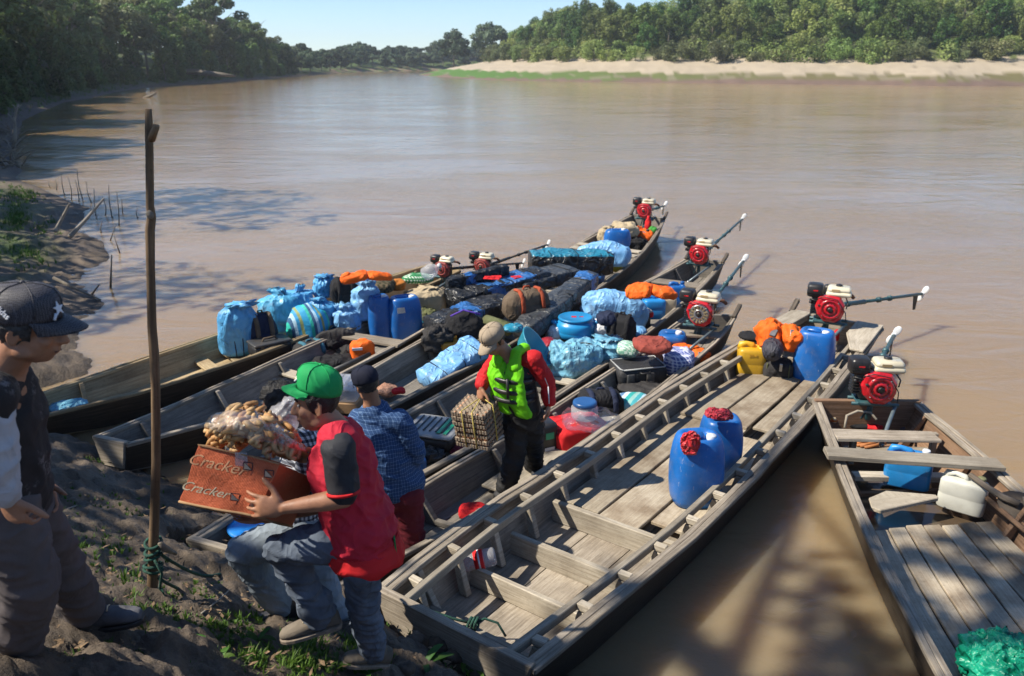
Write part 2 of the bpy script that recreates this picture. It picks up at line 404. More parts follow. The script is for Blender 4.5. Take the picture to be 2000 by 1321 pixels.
TARP_BRIGHT = basic('bright_blue_tarp', (.01, .22, .66), .4, .15, 7, .45, 14)
ORANGE = cloth('orange_vest_cloth', (.78, .13, .012), .7, .12, .5, 14)
BLACK_C = cloth('black_cloth', (.016, .016, .018), .85, .3, .7, 12)
CHAR_C = cloth('charcoal_cloth', (.04, .038, .038), .9, .3, .7, 12)
NAVY_C = cloth('navy_cloth', (.018, .025, .055), .85, .3, .6, 12)
BROWN_C = cloth('brown_canvas', (.13, .095, .065), .9, .25, .6, 12)
OLIVE_C = cloth('olive_cloth', (.11, .12, .055), .9, .25, .5, 12)
TAN_C = cloth('tan_sackcloth', (.42, .34, .22), .9, .15, .7, 11)
REDB_C = cloth('rust_red_cloth', (.26, .055, .04), .85, .25, .7, 14)
RED_C = cloth('red_cloth', (.58, .018, .022), .8, .15, .7, 12)
WHITE_C = cloth('white_cloth', (.66, .68, .72), .75, .1, .7, 13)
CAMO_C = plaid('camouflage_cloth', (.10, .08, .05), (.05, .05, .03), (.17, .13, .08), 14, .5)
GREENCHECK = plaid('green_white_check_cloth', (.62, .66, .58), (.04, .23, .09), (.03, .16, .06), 24, .5)
GREENFLOR = plaid('pale_green_print_cloth', (.50, .62, .55), (.15, .34, .25), (.4, .5, .42), 20, .35)
BLUEPLAID = plaid('blue_white_plaid_bag', (.10, .13, .33), (.45, .48, .62), (.65, .67, .75), 26, .35)
STRIPE_BG = stripes('blue_green_striped_bag', [(.02, .33, .60), (.02, .33, .60), (.02, .45, .36), (.03, .10, .22), (.40, .62, .78), (.03, .30, .60), (.24, .30, .12)], 3.6, (1, .75, .15))
STRIPE_TW = stripes('striped_towel_cloth', [(.05, .33, .38), (.45, .62, .75), (.10, .20, .36), (.55, .68, .78), (.03, .36, .34), (.25, .45, .42)], 3.2, (1, -.5, 0))
SKIN = basic('brown_skin', (.34, .165, .095), .5, .14, 18, .12, 90, spec=.4)
SKIN_D = basic('deep_brown_skin', (.20, .085, .048), .5, .14, 18, .12, 90, spec=.4)
HAIR = basic('black_hair', (.012, .011, .011), .45, .3, 60, .8, 120)
HAIR_G = basic('greying_hair', (.045, .045, .047), .5, .6, 90, .9, 130)
ROPE_G = basic('green_rope', (.02, .085, .06), .85, .4, 40, .8, 120)
ROPE_T = basic('twine', (.50, .40, .10), .8, .2, 40, .4, 120)
FILM = film('clear_plastic_film')
FILM_H = film('milky_clear_plastic', haze=.26)
# ------------------------------------------------------------------ land, water
LEFT_PX = [(1060, 1300), (1000, 1240), (850, 1180), (770, 1140), (690, 1110), (600, 1075), (520, 1050), (430, 1022), (405, 990), (378, 958), (330, 940),
           (285, 926), (240, 900), (190, 874), (120, 856), (80, 842), (40, 800), (70, 762), (168, 730), (177, 703), (150, 688), (156, 625), (207, 600), (190, 575),
           (152, 556), (187, 528), (213, 505), (198, 470), (145, 447), (158, 430), (178, 406), (135, 393), (72, 364), (30, 350), (46, 335), (20, 300),
           (35, 275), (45, 237), (77, 221), (128, 200), (179, 192), (224, 181), (288, 171), (422, 162), (576, 150), (627, 146), (700, 141), (830, 138), (885, 137.3)]
SHORE_L = [Vector((20, -5, 0)), Vector((9, 2.0, 0)), Vector((4, 2.8, 0)), Vector((1.6, 3.6, 0))]+[at(x, y, 0) for x, y in LEFT_PX]
POLY_L = SHORE_L+[Vector(p) for p in ((300, 430, 0), (800, 700, 0), (-900, 900, 0), (-900, -80, 0), (20, -80, 0))]
RIGHT_PX = [(2600, 174), (2300, 171), (2000, 168), (1850, 168.5), (1700, 166), (1550, 165), (1400, 163), (1150, 160), (950, 156), (850, 150), (815, 146.5), (850, 143), (900, 140.5)]
POLY_R = [at(x, y, 0) for x, y in RIGHT_PX]+[Vector(p) for p in ((130, 330, 0), (800, 480, 0), (900, 60, 0), (260, 40, 0))]

def signed_dist(P, poly):
    """numpy: + inside, - outside"""
    d = np.full(len(P), 1e9); ins = np.zeros(len(P), bool); n = len(poly)
    for i in range(n):
        a = np.array(poly[i][:2]); b = np.array(poly[(i+1) % n][:2]); e = b-a
        t = np.clip(((P-a)@e)/(e@e), 0, 1); q = a+t[:, None]*e
        d = np.minimum(d, np.hypot(*(P-q).T))
        c = ((a[1] > P[:, 1]) != (b[1] > P[:, 1]))
        with np.errstate(divide='ignore', invalid='ignore'):
            xi = (b[0]-a[0])*(P[:, 1]-a[1])/(b[1]-a[1])+a[0]
        ins ^= c & (P[:, 0] < xi)
    return np.where(ins, d, -d)
def land_height(P):
    sl_ = signed_dist(P, POLY_L); sr = signed_dist(P, POLY_R)
    y = P[:, 1]
    near = np.clip((9.6-y)/2.6, 0, 1)
    hn = np.where(sl_ < 4, .56*sl_, 2.24+.12*(sl_-4)); hn = np.minimum(hn, 5)
    hf = np.where(sl_ < 2.5, .14*sl_, .35+.20*(sl_-2.5)); hf = np.minimum(hf, 6.0+.01*sl_)
    hl = near*hn+(1-near)*hf
    hl = np.where(sl_ < 0, np.maximum(sl_*.5, -1.2), hl)
    sr0 = sr; sr = sr*1.25
    hr = np.where(sr < 25, .15*sr, 3.75+.22*(sr-25)); hr = np.minimum(hr, 17)
    hr = np.where(sr < 0, np.maximum(sr*.3, -1.2), hr)
    sr = sr0; return np.where(sl_ > sr, hl, hr), sl_, sr
def ground_z(x, y):
    return float(land_height(np.array([[x, y]], float))[0][0])

HULL_FOOT = []            # (polygon, underside) of every boat hull; the mud is pressed down under them
def build_ground():
    rings = [1.2]
    while rings[-1] < 700: rings.append(rings[-1]*(1.0105 if rings[-1] < 16 else 1.016))
    ang = list(np.arange(-38, 38.01, .2))+list(np.arange(40, 321.9, 4.0))
    ang = np.radians(np.array(ang)); rr = np.array(rings)
    A, D = np.meshgrid(ang, rr)
    P = np.stack([(D*np.sin(A)).ravel(), (D*np.cos(A)).ravel()], 1)
    h, sdl, sdr = land_height(P)
    h = h.copy(); nA = len(ang); col = np.zeros((len(P), 3))
    for k in range(len(P)):
        x, y = P[k]; d = math.hypot(x, y); a, b = sdl[k], sdr[k]
        if a > b:
            if a < -1.5: col[k] = (.10, .07, .045); continue
            n1 = noise.fractal(Vector((x*.9, y*.9, 1.3)), 1, 2, 4)
            if d < 22:
                rid = 1-abs(noise.fractal(Vector((x*2.1, y*2.1, 4.1)), 1, 2, 3))*2
                lum = noise.fractal(Vector((x*5.5, y*5.5, 9.0)), .9, 2.1, 4)
                cell = noise.cell(Vector((x*4, y*4, 0)))
                amp = min(1, max(0, (a+.12)/.5))
                h[k] += amp*(.07*n1+.045*rid*max(0, n1+.4)+.04*lum+.022*noise.fractal(Vector((x*14, y*14, 3)), .9, 2, 3)*(d < 9))+(.02*lum if a > -.4 else 0)
            else: h[k] += .35*n1*min(1, max(0, a/6))
            n2 = noise.fractal(Vector((x*.7+5, y*.7, 2.2)), 1, 2, 5); n3 = noise.fractal(Vector((x*4, y*4, 7)), 1, 2, 3)
            mud = np.array((.125, .097, .072))*(1+.5*n3)+np.array((.035, .026, .015))*max(0, n2)
            wet = min(1, max(0, 1-(a+.05)/.5)); mud = mud*(1-.45*wet)
            if y > 8.6:
                g = min(1, max(0, (n2+.22)*2.5))*min(1, max(0, (a-.5)/1.2))
                if y > 36: g = min(1, max(0, (a-1.2)/2.5))*min(1, max(0, .8+n2))
                mud = mud*(1.25 if y < 30 else .55)*(1-g)+g*np.array((.06, .105, .02))*(1+.3*n3)
                if y > 36 and a < 4: mud = mud+np.array((.10, .065, .04))*.45*max(0, 1-a/4)
                if y > 240 and a < 5: mud = np.array((.22, .16, .11)) if n2 < .1 else np.array((.15, .2, .06))
            col[k] = np.clip(mud, .015, 1)
        else:
            if b < -1.5: col[k] = (.10, .07, .045); continue
            n1 = noise.fractal(Vector((x*.12, y*.12, 3)), 1, 2, 5); n3 = noise.fractal(Vector((x*.5, y*.5, 7)), 1, 2, 4)
            h[k] += min(1, max(0, b/5))*(.28*n1+.12*n3)
            s = b*1.25+3.2*n1+1.0*n3
            mudc = np.array((.17, .115, .085))*(1+.2*n3); green = np.array((.13, .165, .05)); sand = np.array((.42, .35, .25))*(1+.14*n3)
            left = min(1, max(0, (45-x)/50))
            gg = green*(.6+.4*left)*np.array((1-.4*left, 1, 1-.6*left))+(1-left)*np.array((.07, .03, .02))
            if s < 4.0-2*left: c = mudc
            elif s < 9.5: c = gg if n3 > -.35+.25*(1-left) else .5*gg+.5*sand*.7
            elif s < 25: c = sand if n3 > -.7 else sand*.7
            else: c = np.array((.10, .12, .04))*(1+.3*n3)
            col[k] = np.clip(c, .015, 1)
    for poly, under in HULL_FOOT:
        m = signed_dist(P, poly)
        push = m > -.10
        h[push] = np.minimum(h[push], under(P[push])-.03)
        lip = (m <= -.10) & (m > -.45) & (sdl > .1)
        h[lip] += .05*np.sin((m[lip]+.45)/.35*math.pi)
    nR = len(rr); V = np.column_stack([P, h])
    i, j = np.meshgrid(np.arange(nR-1), np.arange(nA), indexing='ij'); j2 = (j+1) % nA
    Fc = np.stack([i*nA+j, i*nA+j2, (i+1)*nA+j2, (i+1)*nA+j], -1).reshape(-1, 4)[:, ::-1]
    verts = [tuple(v) for v in V]+[(0, 0, float(h[:nA].mean()))]
    faces = [tuple(int(q) for q in f) for f in Fc]+[(len(verts)-1, int((q+1) % nA), int(q)) for q in range(nA)]
    me = bpy.data.meshes.new('ground'); me.from_pydata(verts, [], faces)
    me.polygons.foreach_set('use_smooth', [True]*len(me.polygons))
    ca = me.color_attributes.new('soil', 'FLOAT_COLOR', 'POINT')
    cc = np.ones((len(verts), 4)); cc[:-1, :3] = col; cc[-1, :3] = (.08, .06, .05)
    ca.data.foreach_set('color', cc.ravel()); me.update()
    m, n, b = newmat('river_bank_soil')
    at_ = node(n, 'ShaderNodeAttribute', attribute_name='soil'); geo = node(n, 'ShaderNodeNewGeometry')
    n1 = noise_node(n, geo.outputs['Position'], 9, 7, .68); n2 = noise_node(n, geo.outputs['Position'], 42, 5, .7)
    c = mixc(n, .85, at_.outputs['Color'], ramp(n, n1.outputs[0], [(.28, .55), (.5, 1.0), (.75, 1.3)]).outputs[0], 'MULTIPLY')
    c = mixc(n, .6, c, ramp(n, n2.outputs[0], [(.3, .6), (.6, 1.1)]).outputs[0], 'MULTIPLY')
    n.links.new(c, b.inputs['Base Color']); b.inputs['Specular IOR Level'].default_value = .35
    n.links.new(ramp(n, n1.outputs[0], [(.3, .5), (.6, .85)]).outputs[0], b.inputs['Roughness'])
    vor = node(n, 'ShaderNodeTexVoronoi', feature='DISTANCE_TO_EDGE'); vor.inputs['Scale'].default_value = 7; n.links.new(geo.outputs['Position'], vor.inputs['Vector'])
    p = bump(n, n1.outputs[0], None, .9, .06); p = bump(n, vor.outputs[0], None, .25, .02, p); bump(n, n2.outputs[0], b, .8, .02, p)
    reg(link('ground', me, None, m), kind='structure')

def build_water():
    mb = MB(); mb.add([(-1000, -90, 0), (1000, -90, 0), (1000, 1000, 0), (-1000, 1000, 0)], [(0, 1, 2, 3)])
    m, n, b = newmat('muddy_river_water'); geo = node(n, 'ShaderNodeNewGeometry')
    big = noise_node(n, mapping(n, geo.outputs['Position'], (.05, .12, 1)), 1.0, 4, .55, .5)
    c = ramp(n, big.outputs[0], [(.3, (.232, .158, .082)), (.7, (.282, .197, .108))]).outputs[0]
    n.links.new(c, b.inputs['Base Color']); b.inputs['IOR'].default_value = 1.33
    b.inputs['Roughness'].default_value = .085
    b.inputs['Subsurface Weight'].default_value = 1.0; b.inputs['Subsurface Radius'].default_value = (.45, .30, .16); b.inputs['Subsurface Scale'].default_value = .8; b.subsurface_method = 'BURLEY'   # silt scatters the light sideways
    b.inputs['Specular IOR Level'].default_value = .5
    w1 = noise_node(n, mapping(n, geo.outputs['Position'], (.8, 1.5, 1)), .9, 3, .5, .6)
    w2 = noise_node(n, mapping(n, geo.outputs['Position'], (1, 1.7, 1)), 3.6, 4, .55, .9)
    w3 = noise_node(n, geo.outputs['Position'], 13, 3, .5, .5)
    patch = noise_node(n, mapping(n, geo.outputs['Position'], (.12, .3, 1)), 1.0, 3, .5)
    pm = ramp(n, patch.outputs[0], [(.38, .25), (.62, 1.0)]).outputs[0]
    h2 = mixc(n, 1.0, w2.outputs[0], pm, 'MULTIPLY'); h3 = mixc(n, 1.0, w3.outputs[0], pm, 'MULTIPLY')
    p = bump(n, w1.outputs[0], None, .30, .10); p = bump(n, h2, None, .40, .04, p); bump(n, h3, b, .28, .014, p)
    reg(mb.build('river_water', m), kind='structure')

# ------------------------------------------------------------------ trees
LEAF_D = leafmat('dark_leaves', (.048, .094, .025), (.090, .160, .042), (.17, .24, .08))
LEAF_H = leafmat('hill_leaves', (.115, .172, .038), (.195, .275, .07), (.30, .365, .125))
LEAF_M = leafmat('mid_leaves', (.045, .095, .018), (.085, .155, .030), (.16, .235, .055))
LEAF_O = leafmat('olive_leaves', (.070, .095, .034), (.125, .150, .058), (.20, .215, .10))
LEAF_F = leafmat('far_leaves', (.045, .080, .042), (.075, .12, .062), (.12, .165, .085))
def leaf_mesh(name, blobs, per, size, seed, flat=.5, droop=0.0):
    """blobs: (centre, radii); leaf-sized faces spread through each clump"""
    rs = np.random.RandomState(seed); V = []; tone = []; 
    for c, r in blobs:
        n = int(per*(r[0]*r[1]*r[2])**(2/3)); t = rs.uniform(-.16, .22)
        d = rs.normal(size=(n, 3)); d /= np.linalg.norm(d, axis=1)[:, None]
        rad = rs.uniform(.45, 1.05, n)**.6; pos = np.array(c)+d*rad[:, None]*np.array(r)
        if droop: pos[:, 2] -= droop*rs.uniform(0, 1, n)**2*(1-rad*.2)
        nrm = d*.8+rs.normal(size=(n, 3))*.55+np.array((0, 0, flat)); nrm /= np.linalg.norm(nrm, axis=1)[:, None]
        a = np.cross(nrm, rs.normal(size=(n, 3))); a /= np.linalg.norm(a, axis=1)[:, None]; b = np.cross(nrm, a)
        s = size*rs.uniform(.55, 1.35, n)[:, None]
        q = np.stack([pos-a*s, pos-b*s*.55+nrm*s*.18, pos+a*s, pos+b*s*.55+nrm*s*.18], 1)
        V.append(q.reshape(-1, 3)); tone += list(np.repeat(t+rs.uniform(-.1, .1, n), 4))
    V = np.concatenate(V); N = len(V)//4
    me = bpy.data.meshes.new(name)
    me.vertices.add(len(V)); me.vertices.foreach_set('co', V.ravel())
    me.loops.add(4*N); me.loops.foreach_set('vertex_index', np.arange(4*N))
    me.polygons.add(N); me.polygons.foreach_set('loop_start', np.arange(0, 4*N, 4)); me.polygons.foreach_set('loop_total', np.full(N, 4))
    at_ = me.attributes.new('tone', 'FLOAT', 'POINT'); at_.data.foreach_set('value', np.array(tone, float))
    me.update(); me.validate(); return me
def trunk_mesh(name, h, r, seed, limbs=5, top=.75, lean=.06, spread=.35):
    rnd = random.Random(seed); mb = MB(); pts = []
    for i in range(7):
        t = i/6; pts.append((lean*h*t*t+rnd.uniform(-1, 1)*.02*h*t, rnd.uniform(-1, 1)*.02*h*t, h*top*t-.3*(i == 0)))
    mb.tube(pts, [r*(1-.75*i/6)+(.35*r if i == 0 else 0) for i in range(7)], 8)
    for k in range(limbs):
        i = rnd.randint(3, 5); p = Vector(pts[i]); a = rnd.uniform(0, 6.28); L = h*spread*rnd.uniform(.6, 1.1)
        q = p+Vector((math.cos(a)*L*.45, math.sin(a)*L*.45, L*.35)); e = p+Vector((math.cos(a)*L*.95, math.sin(a)*L*.95, L*.75))
        mb.tube([p, q, e], [r*.42, r*.28, r*.1], 5)
    return mb.mesh(name)
def crown_blobs(h, rx, kind, seed):
    rnd = random.Random(seed); B = []
    if kind == 'broad':
        for k in range(22):
            a = rnd.uniform(0, 6.28); q = math.sqrt(rnd.uniform(0, 1)); z = h*rnd.uniform(.38, .93)
            w = rx*(1.05-.75*((z/h-.58)/.42)**2)
            B.append(((math.cos(a)*q*w, math.sin(a)*q*w, z), tuple(rx*rnd.uniform(.26, .44)*s for s in (1, 1, .72))))
    elif kind == 'hill':
        for k in range(30):
            a = rnd.uniform(0, 6.28); q = math.sqrt(rnd.uniform(0, 1)); z = h*rnd.uniform(.14, .92); w = rx*(1.05-.8*max(0, (z/h-.35)/.65)**2)
            B.append(((math.cos(a)*q*w, math.sin(a)*q*w, z), (rx*rnd.uniform(.18, .32),)*2+(rx*rnd.uniform(.2, .38),)))
    elif kind == 'dome':
        for k in range(20):
            a = rnd.uniform(0, 6.28); q = math.sqrt(rnd.uniform(0, 1)); z = h*(.97-.20*q*q-rnd.uniform(0, .1))
            B.append(((math.cos(a)*q*rx, math.sin(a)*q*rx, z), (rx*rnd.uniform(.22, .34), rx*rnd.uniform(.22, .34), rx*.17)))
    elif kind == 'vine':
        for k in range(26):
            a = rnd.uniform(0, 6.28); z = h*rnd.uniform(.05, .95); w = rx*(1.0-.5*(z/h))
            q = math.sqrt(rnd.uniform(.1, 1))
            B.append(((math.cos(a)*q*w, math.sin(a)*q*w, z), (rx*rnd.uniform(.24, .4), rx*rnd.uniform(.24, .4), rx*rnd.uniform(.3, .55))))
    elif kind == 'bush':
        for k in range(13):
            a = rnd.uniform(0, 6.28); q = math.sqrt(rnd.uniform(0, 1)); z = h*rnd.uniform(.12, .85); w = rx*(1.05-.7*(z/h)**2)
            B.append(((math.cos(a)*q*w, math.sin(a)*q*w, z), (rx*rnd.uniform(.28, .46),)*2+(h*rnd.uniform(.16, .28),)))
    return B
PROTO = {}
def proto(key, kind, h, rx, leaf, per, size, seed, bark, tr=.16, limbs=5, top=.75, droop=0):
    root = thing('tree_master', None, None); root.name = key
    c = link('crown', leaf_mesh('crown', crown_blobs(h, rx, kind, seed), per, size, seed, droop=droop), root, leaf)
    link('trunk', trunk_mesh('trunk', h, tr, seed, limbs, top), root, bark)
    PROTO[key] = [root, False]
def plant_tree(key, x, y, s, label, cat, group, name, z=None, sz=1.0, sink=.15):
    root, used = PROTO[key]
    z = ground_z(x, y) if z is None else z
    m = Matrix.Translation((x, y, z-sink)) @ Matrix.Rotation(random.uniform(0, 6.28), 4, 'Z') @ Matrix.Diagonal((s, s, s*sz, 1))
    if not used:
        r = root; PROTO[key][1] = True; r.matrix_world = m; r['label'] = label
        if group: r['group'] = group
    else: r = dup_tree(root, m, label, group)
    r.name = name; r['category'] = cat
    if group is None and 'group' in r: del r['group']
    return r
def build_trees():
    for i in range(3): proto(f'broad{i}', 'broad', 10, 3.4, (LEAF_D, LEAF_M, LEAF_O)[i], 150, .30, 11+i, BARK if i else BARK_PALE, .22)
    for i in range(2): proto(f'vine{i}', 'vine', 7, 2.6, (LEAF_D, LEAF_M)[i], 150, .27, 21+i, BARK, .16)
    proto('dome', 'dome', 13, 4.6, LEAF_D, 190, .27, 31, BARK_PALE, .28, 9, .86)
    for i in range(3): proto(f'bush{i}', 'bush', 4, 2.3, (LEAF_H, LEAF_O, LEAF_H)[i], 190, .17, 41+i, BARK, .09, 4, .5)
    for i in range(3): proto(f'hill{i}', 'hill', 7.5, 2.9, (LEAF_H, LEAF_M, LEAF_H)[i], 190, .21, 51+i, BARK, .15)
    for i in range(2): proto(f'far{i}', 'broad' if i else 'dome', 9, 4.2, LEAF_F, 95, .42, 61+i, BARK, .25)
    rnd = random.Random(3)
    def shore_x(y):
        best = None
        for a, b in zip(SHORE_L[34:], SHORE_L[35:]):
            if a.y <= y <= b.y: best = a.x+(b.x-a.x)*(y-a.y)/(b.y-a.y)
        return best
    G4 = 'trees on the right bank hillside'
    G1, G2, G3 = 'trees of the shaded left bank forest', 'shrubs and vine thickets at the foot of the left bank forest', 'bushes above the sand on the right bank'
    L1 = 'tall dark green tree in the shaded forest along the left river bank'
    L2 = 'dense vine covered thicket at the foot of the forest on the left river bank'
    L3 = 'rounded olive green bush above the pale sand on the right bank'
    L4 = 'leafy green tree on the sunny right bank hillside'
    L5 = 'small far tree of the wood across the river bend'
    y = 35.0
    while y < 210:
        sx = shore_x(y) or -60
        step = 2.6+y*.024
        for row, (o0, o1, hmin, hmax) in enumerate(((7, 10, 9.0, 11.5), (13, 18, 10.5, 13), (21, 30, 11, 14.5))):
            if row == 2 and rnd.random() < .25: continue
            x = sx-rnd.uniform(o0, o1); yy = y+rnd.uniform(-1.5, 1.5)
            hh = rnd.uniform(hmin, hmax)*(1.0 if y < 148 else 1-.22*(y-148)/62)
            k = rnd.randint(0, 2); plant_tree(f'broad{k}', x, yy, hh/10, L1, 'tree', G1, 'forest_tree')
        x = sx-rnd.uniform(3.6, 6.0); plant_tree(f'vine{rnd.randint(0, 1)}', x, y+rnd.uniform(-1, 1), rnd.uniform(3.6, 6.5)/7, L2, 'thicket', G2, 'vine_thicket')
        if rnd.random() < .6: plant_tree(f'vine{rnd.randint(0, 1)}', sx-rnd.uniform(2.2, 3.6), y+rnd.uniform(-2, 2), rnd.uniform(1.5, 2.8)/7, L2, 'thicket', G2, 'vine_thicket')
        y += step
    for yy in (24, 27, 31, 34):                      # nearer, at and beyond the left edge of the picture
        plant_tree(f'broad{rnd.randint(0, 2)}', -24-rnd.uniform(0, 6)-.25*(yy-24), yy, rnd.uniform(1.0, 1.3), L1, 'tree', G1, 'forest_tree')
    def at_base(px, Y):
        p = atY(px, 300, Y); return p.x, Y
    x, yy = at_base(452, 164); plant_tree('dome', x, yy, 1.1, 'tallest tree of the left bank, dark domed crown against the sky', 'tree', None, 'domed_tree')
    x, yy = at_base(515, 186); plant_tree('dome', x, yy, .82, 'second domed tree, right of the tallest on the left bank skyline', 'tree', None, 'domed_tree')
    x, yy = at_base(965, 254); plant_tree('far1', x, yy, 1.2, 'pale tall spreading tree standing above the wood where the right bank begins', 'tree', None, 'spreading_tree', z=2.5, sz=1.05)
    x, yy = at_base(890, 262); plant_tree('far1', x, yy, 1.15, 'rounded grey green tree at the right end of the far wood', 'tree', None, 'rounded_tree', z=1.8)
    def far_shore(px):
        q = [(576, 150), (627, 146), (700, 141), (830, 138), (885, 137.3), (1100, 137.3)]
        for (a, ya), (b, yb) in zip(q, q[1:]):
            if a <= px <= b: return at(px, ya+(yb-ya)*(px-a)/(b-a), 0).y
    for row in range(2):                               # the wood across the bend
        px = 584
        while px < 1000:
            Y = far_shore(px)+9+row*13+rnd.uniform(-2, 4); x, _ = at_base(px, Y)
            plant_tree(f'far{rnd.choice((0, 1, 1))}', x, Y, rnd.uniform(.52, .72)+row*.10, L5, 'tree', 'trees of the far wood across the bend', 'far_tree', sz=.95, sink=.6)
            px += rnd.uniform(15, 22)
    # right bank hillside: nearest rows first
    cand = np.column_stack([np.random.RandomState(5).uniform(-30, 190, 16000), np.random.RandomState(6).uniform(96, 310, 16000)])
    sd = signed_dist(cand, POLY_R); kept = []; count = 0; under = []
    for k in np.argsort(sd):
        s = sd[k]*1.25; x, y = cand[k]
        if s < 22 or s > 120 or abs(x)/y > .70 or (x/y)*F+1000 < 865: continue
        if rnd.random() < .12: under.append((x, y))
        gap = 3.7+.055*max(0, s-24)
        if count >= 292 or any((x-a)**2+(y-b)**2 < gap*gap for a, b in kept): continue
        kept.append((x, y)); count += 1
        if s < 30: plant_tree(f'bush{rnd.choice((0, 1, 1, 2))}', x, y, rnd.uniform(.7, 1.2), L3, 'bush', G3, 'hillside_bush', sz=rnd.uniform(.8, 1.15))
        else: plant_tree(rnd.choice(('hill0', 'hill1', 'hill2', 'hill1')), x, y, gap*rnd.uniform(.17, .26), L4, 'tree', G4, 'hillside_tree')
    rs = np.random.RandomState(9); U = np.array(under); hz = land_height(U)[0]
    blobs = [((x, y, z+.6), (rs.uniform(1.5, 3.0), rs.uniform(1.5, 3.0), rs.uniform(1.2, 3.2))) for (x, y), z in zip(under, hz)]
    reg(link('hillside_undergrowth', leaf_mesh('undergrowth', blobs, 42, .30, 91), None, LEAF_H), 'low green undergrowth filling the gaps between the hillside trees', 'undergrowth', kind='stuff')
    for k in list(PROTO):
        if not PROTO[k][1]:
            for c in list(PROTO[k][0].children): bpy.data.objects.remove(c)
            bpy.data.objects.remove(PROTO[k][0])
    # trees on the bank left of the picture: their crowns throw the dappled shade over the landing place
    mats = []
    proto('shade', 'broad', 10, 3.6, LEAF_D, 95, .18, 77, BARK, .25)
    random.seed(5); proto('tall_shade', 'dome', 13, 2.5, LEAF_D, 120, .17, 83, BARK_PALE, .22, 6, .86)
    plant_tree('tall_shade', -6.3, 2.3, .90, 'tallest tree on the left bank beside the landing place, beyond the picture edge', 'tree', None, 'bank_tree')
    for (x, y, s) in SHADE_TREES:
        plant_tree('shade', x, y, s, 'leafy tree on the left bank beside the landing place, beyond the picture edge', 'tree', 'trees shading the landing place', 'bank_tree')
SHADE_TREES = [(-9.0, -2.8, .92), (-8.2, 4.9, .66), (-14.2, 11.5, .85), (-17.5, 18, 1.1)]

TT = np.geomspace(1.0, 300, 900)
def on_ground(px, py):
    """where the line of sight of a photo pixel meets the bank"""
    d = ray(px, py); X = d.x*TT; Yy = d.y*TT; Zz = CAM_H+d.z*TT
    h = np.maximum(land_height(np.column_stack([X, Yy]))[0], -.3)
    k = int(np.argmax(Zz <= h)); k = max(k, 1)
    a = Zz[k-1]-h[k-1]; b = h[k]-Zz[k]; u = a/(a+b) if a+b > 1e-9 else 0; t = TT[k-1]+(TT[k]-TT[k-1])*u
    return Vector((d.x*t, d.y*t, CAM_H+d.z*t))
def on_ground_grid(x0, y0, x1, y1, n=5):
    """bilinear table of on_ground over a pixel window, for sowing grass"""
    G = [[on_ground(x0+(x1-x0)*i/(n-1), y0+(y1-y0)*j/(n-1)) for i in range(n)] for j in range(n)]
    def f(u, v):
        a = min(u*(n-1), n-1.001); b = min(v*(n-1), n-1.001); i, j = int(a), int(b); a -= i; b -= j
        p = G[j][i].lerp(G[j][i+1], a).lerp(G[j+1][i].lerp(G[j+1][i+1], a), b); return p
    return f
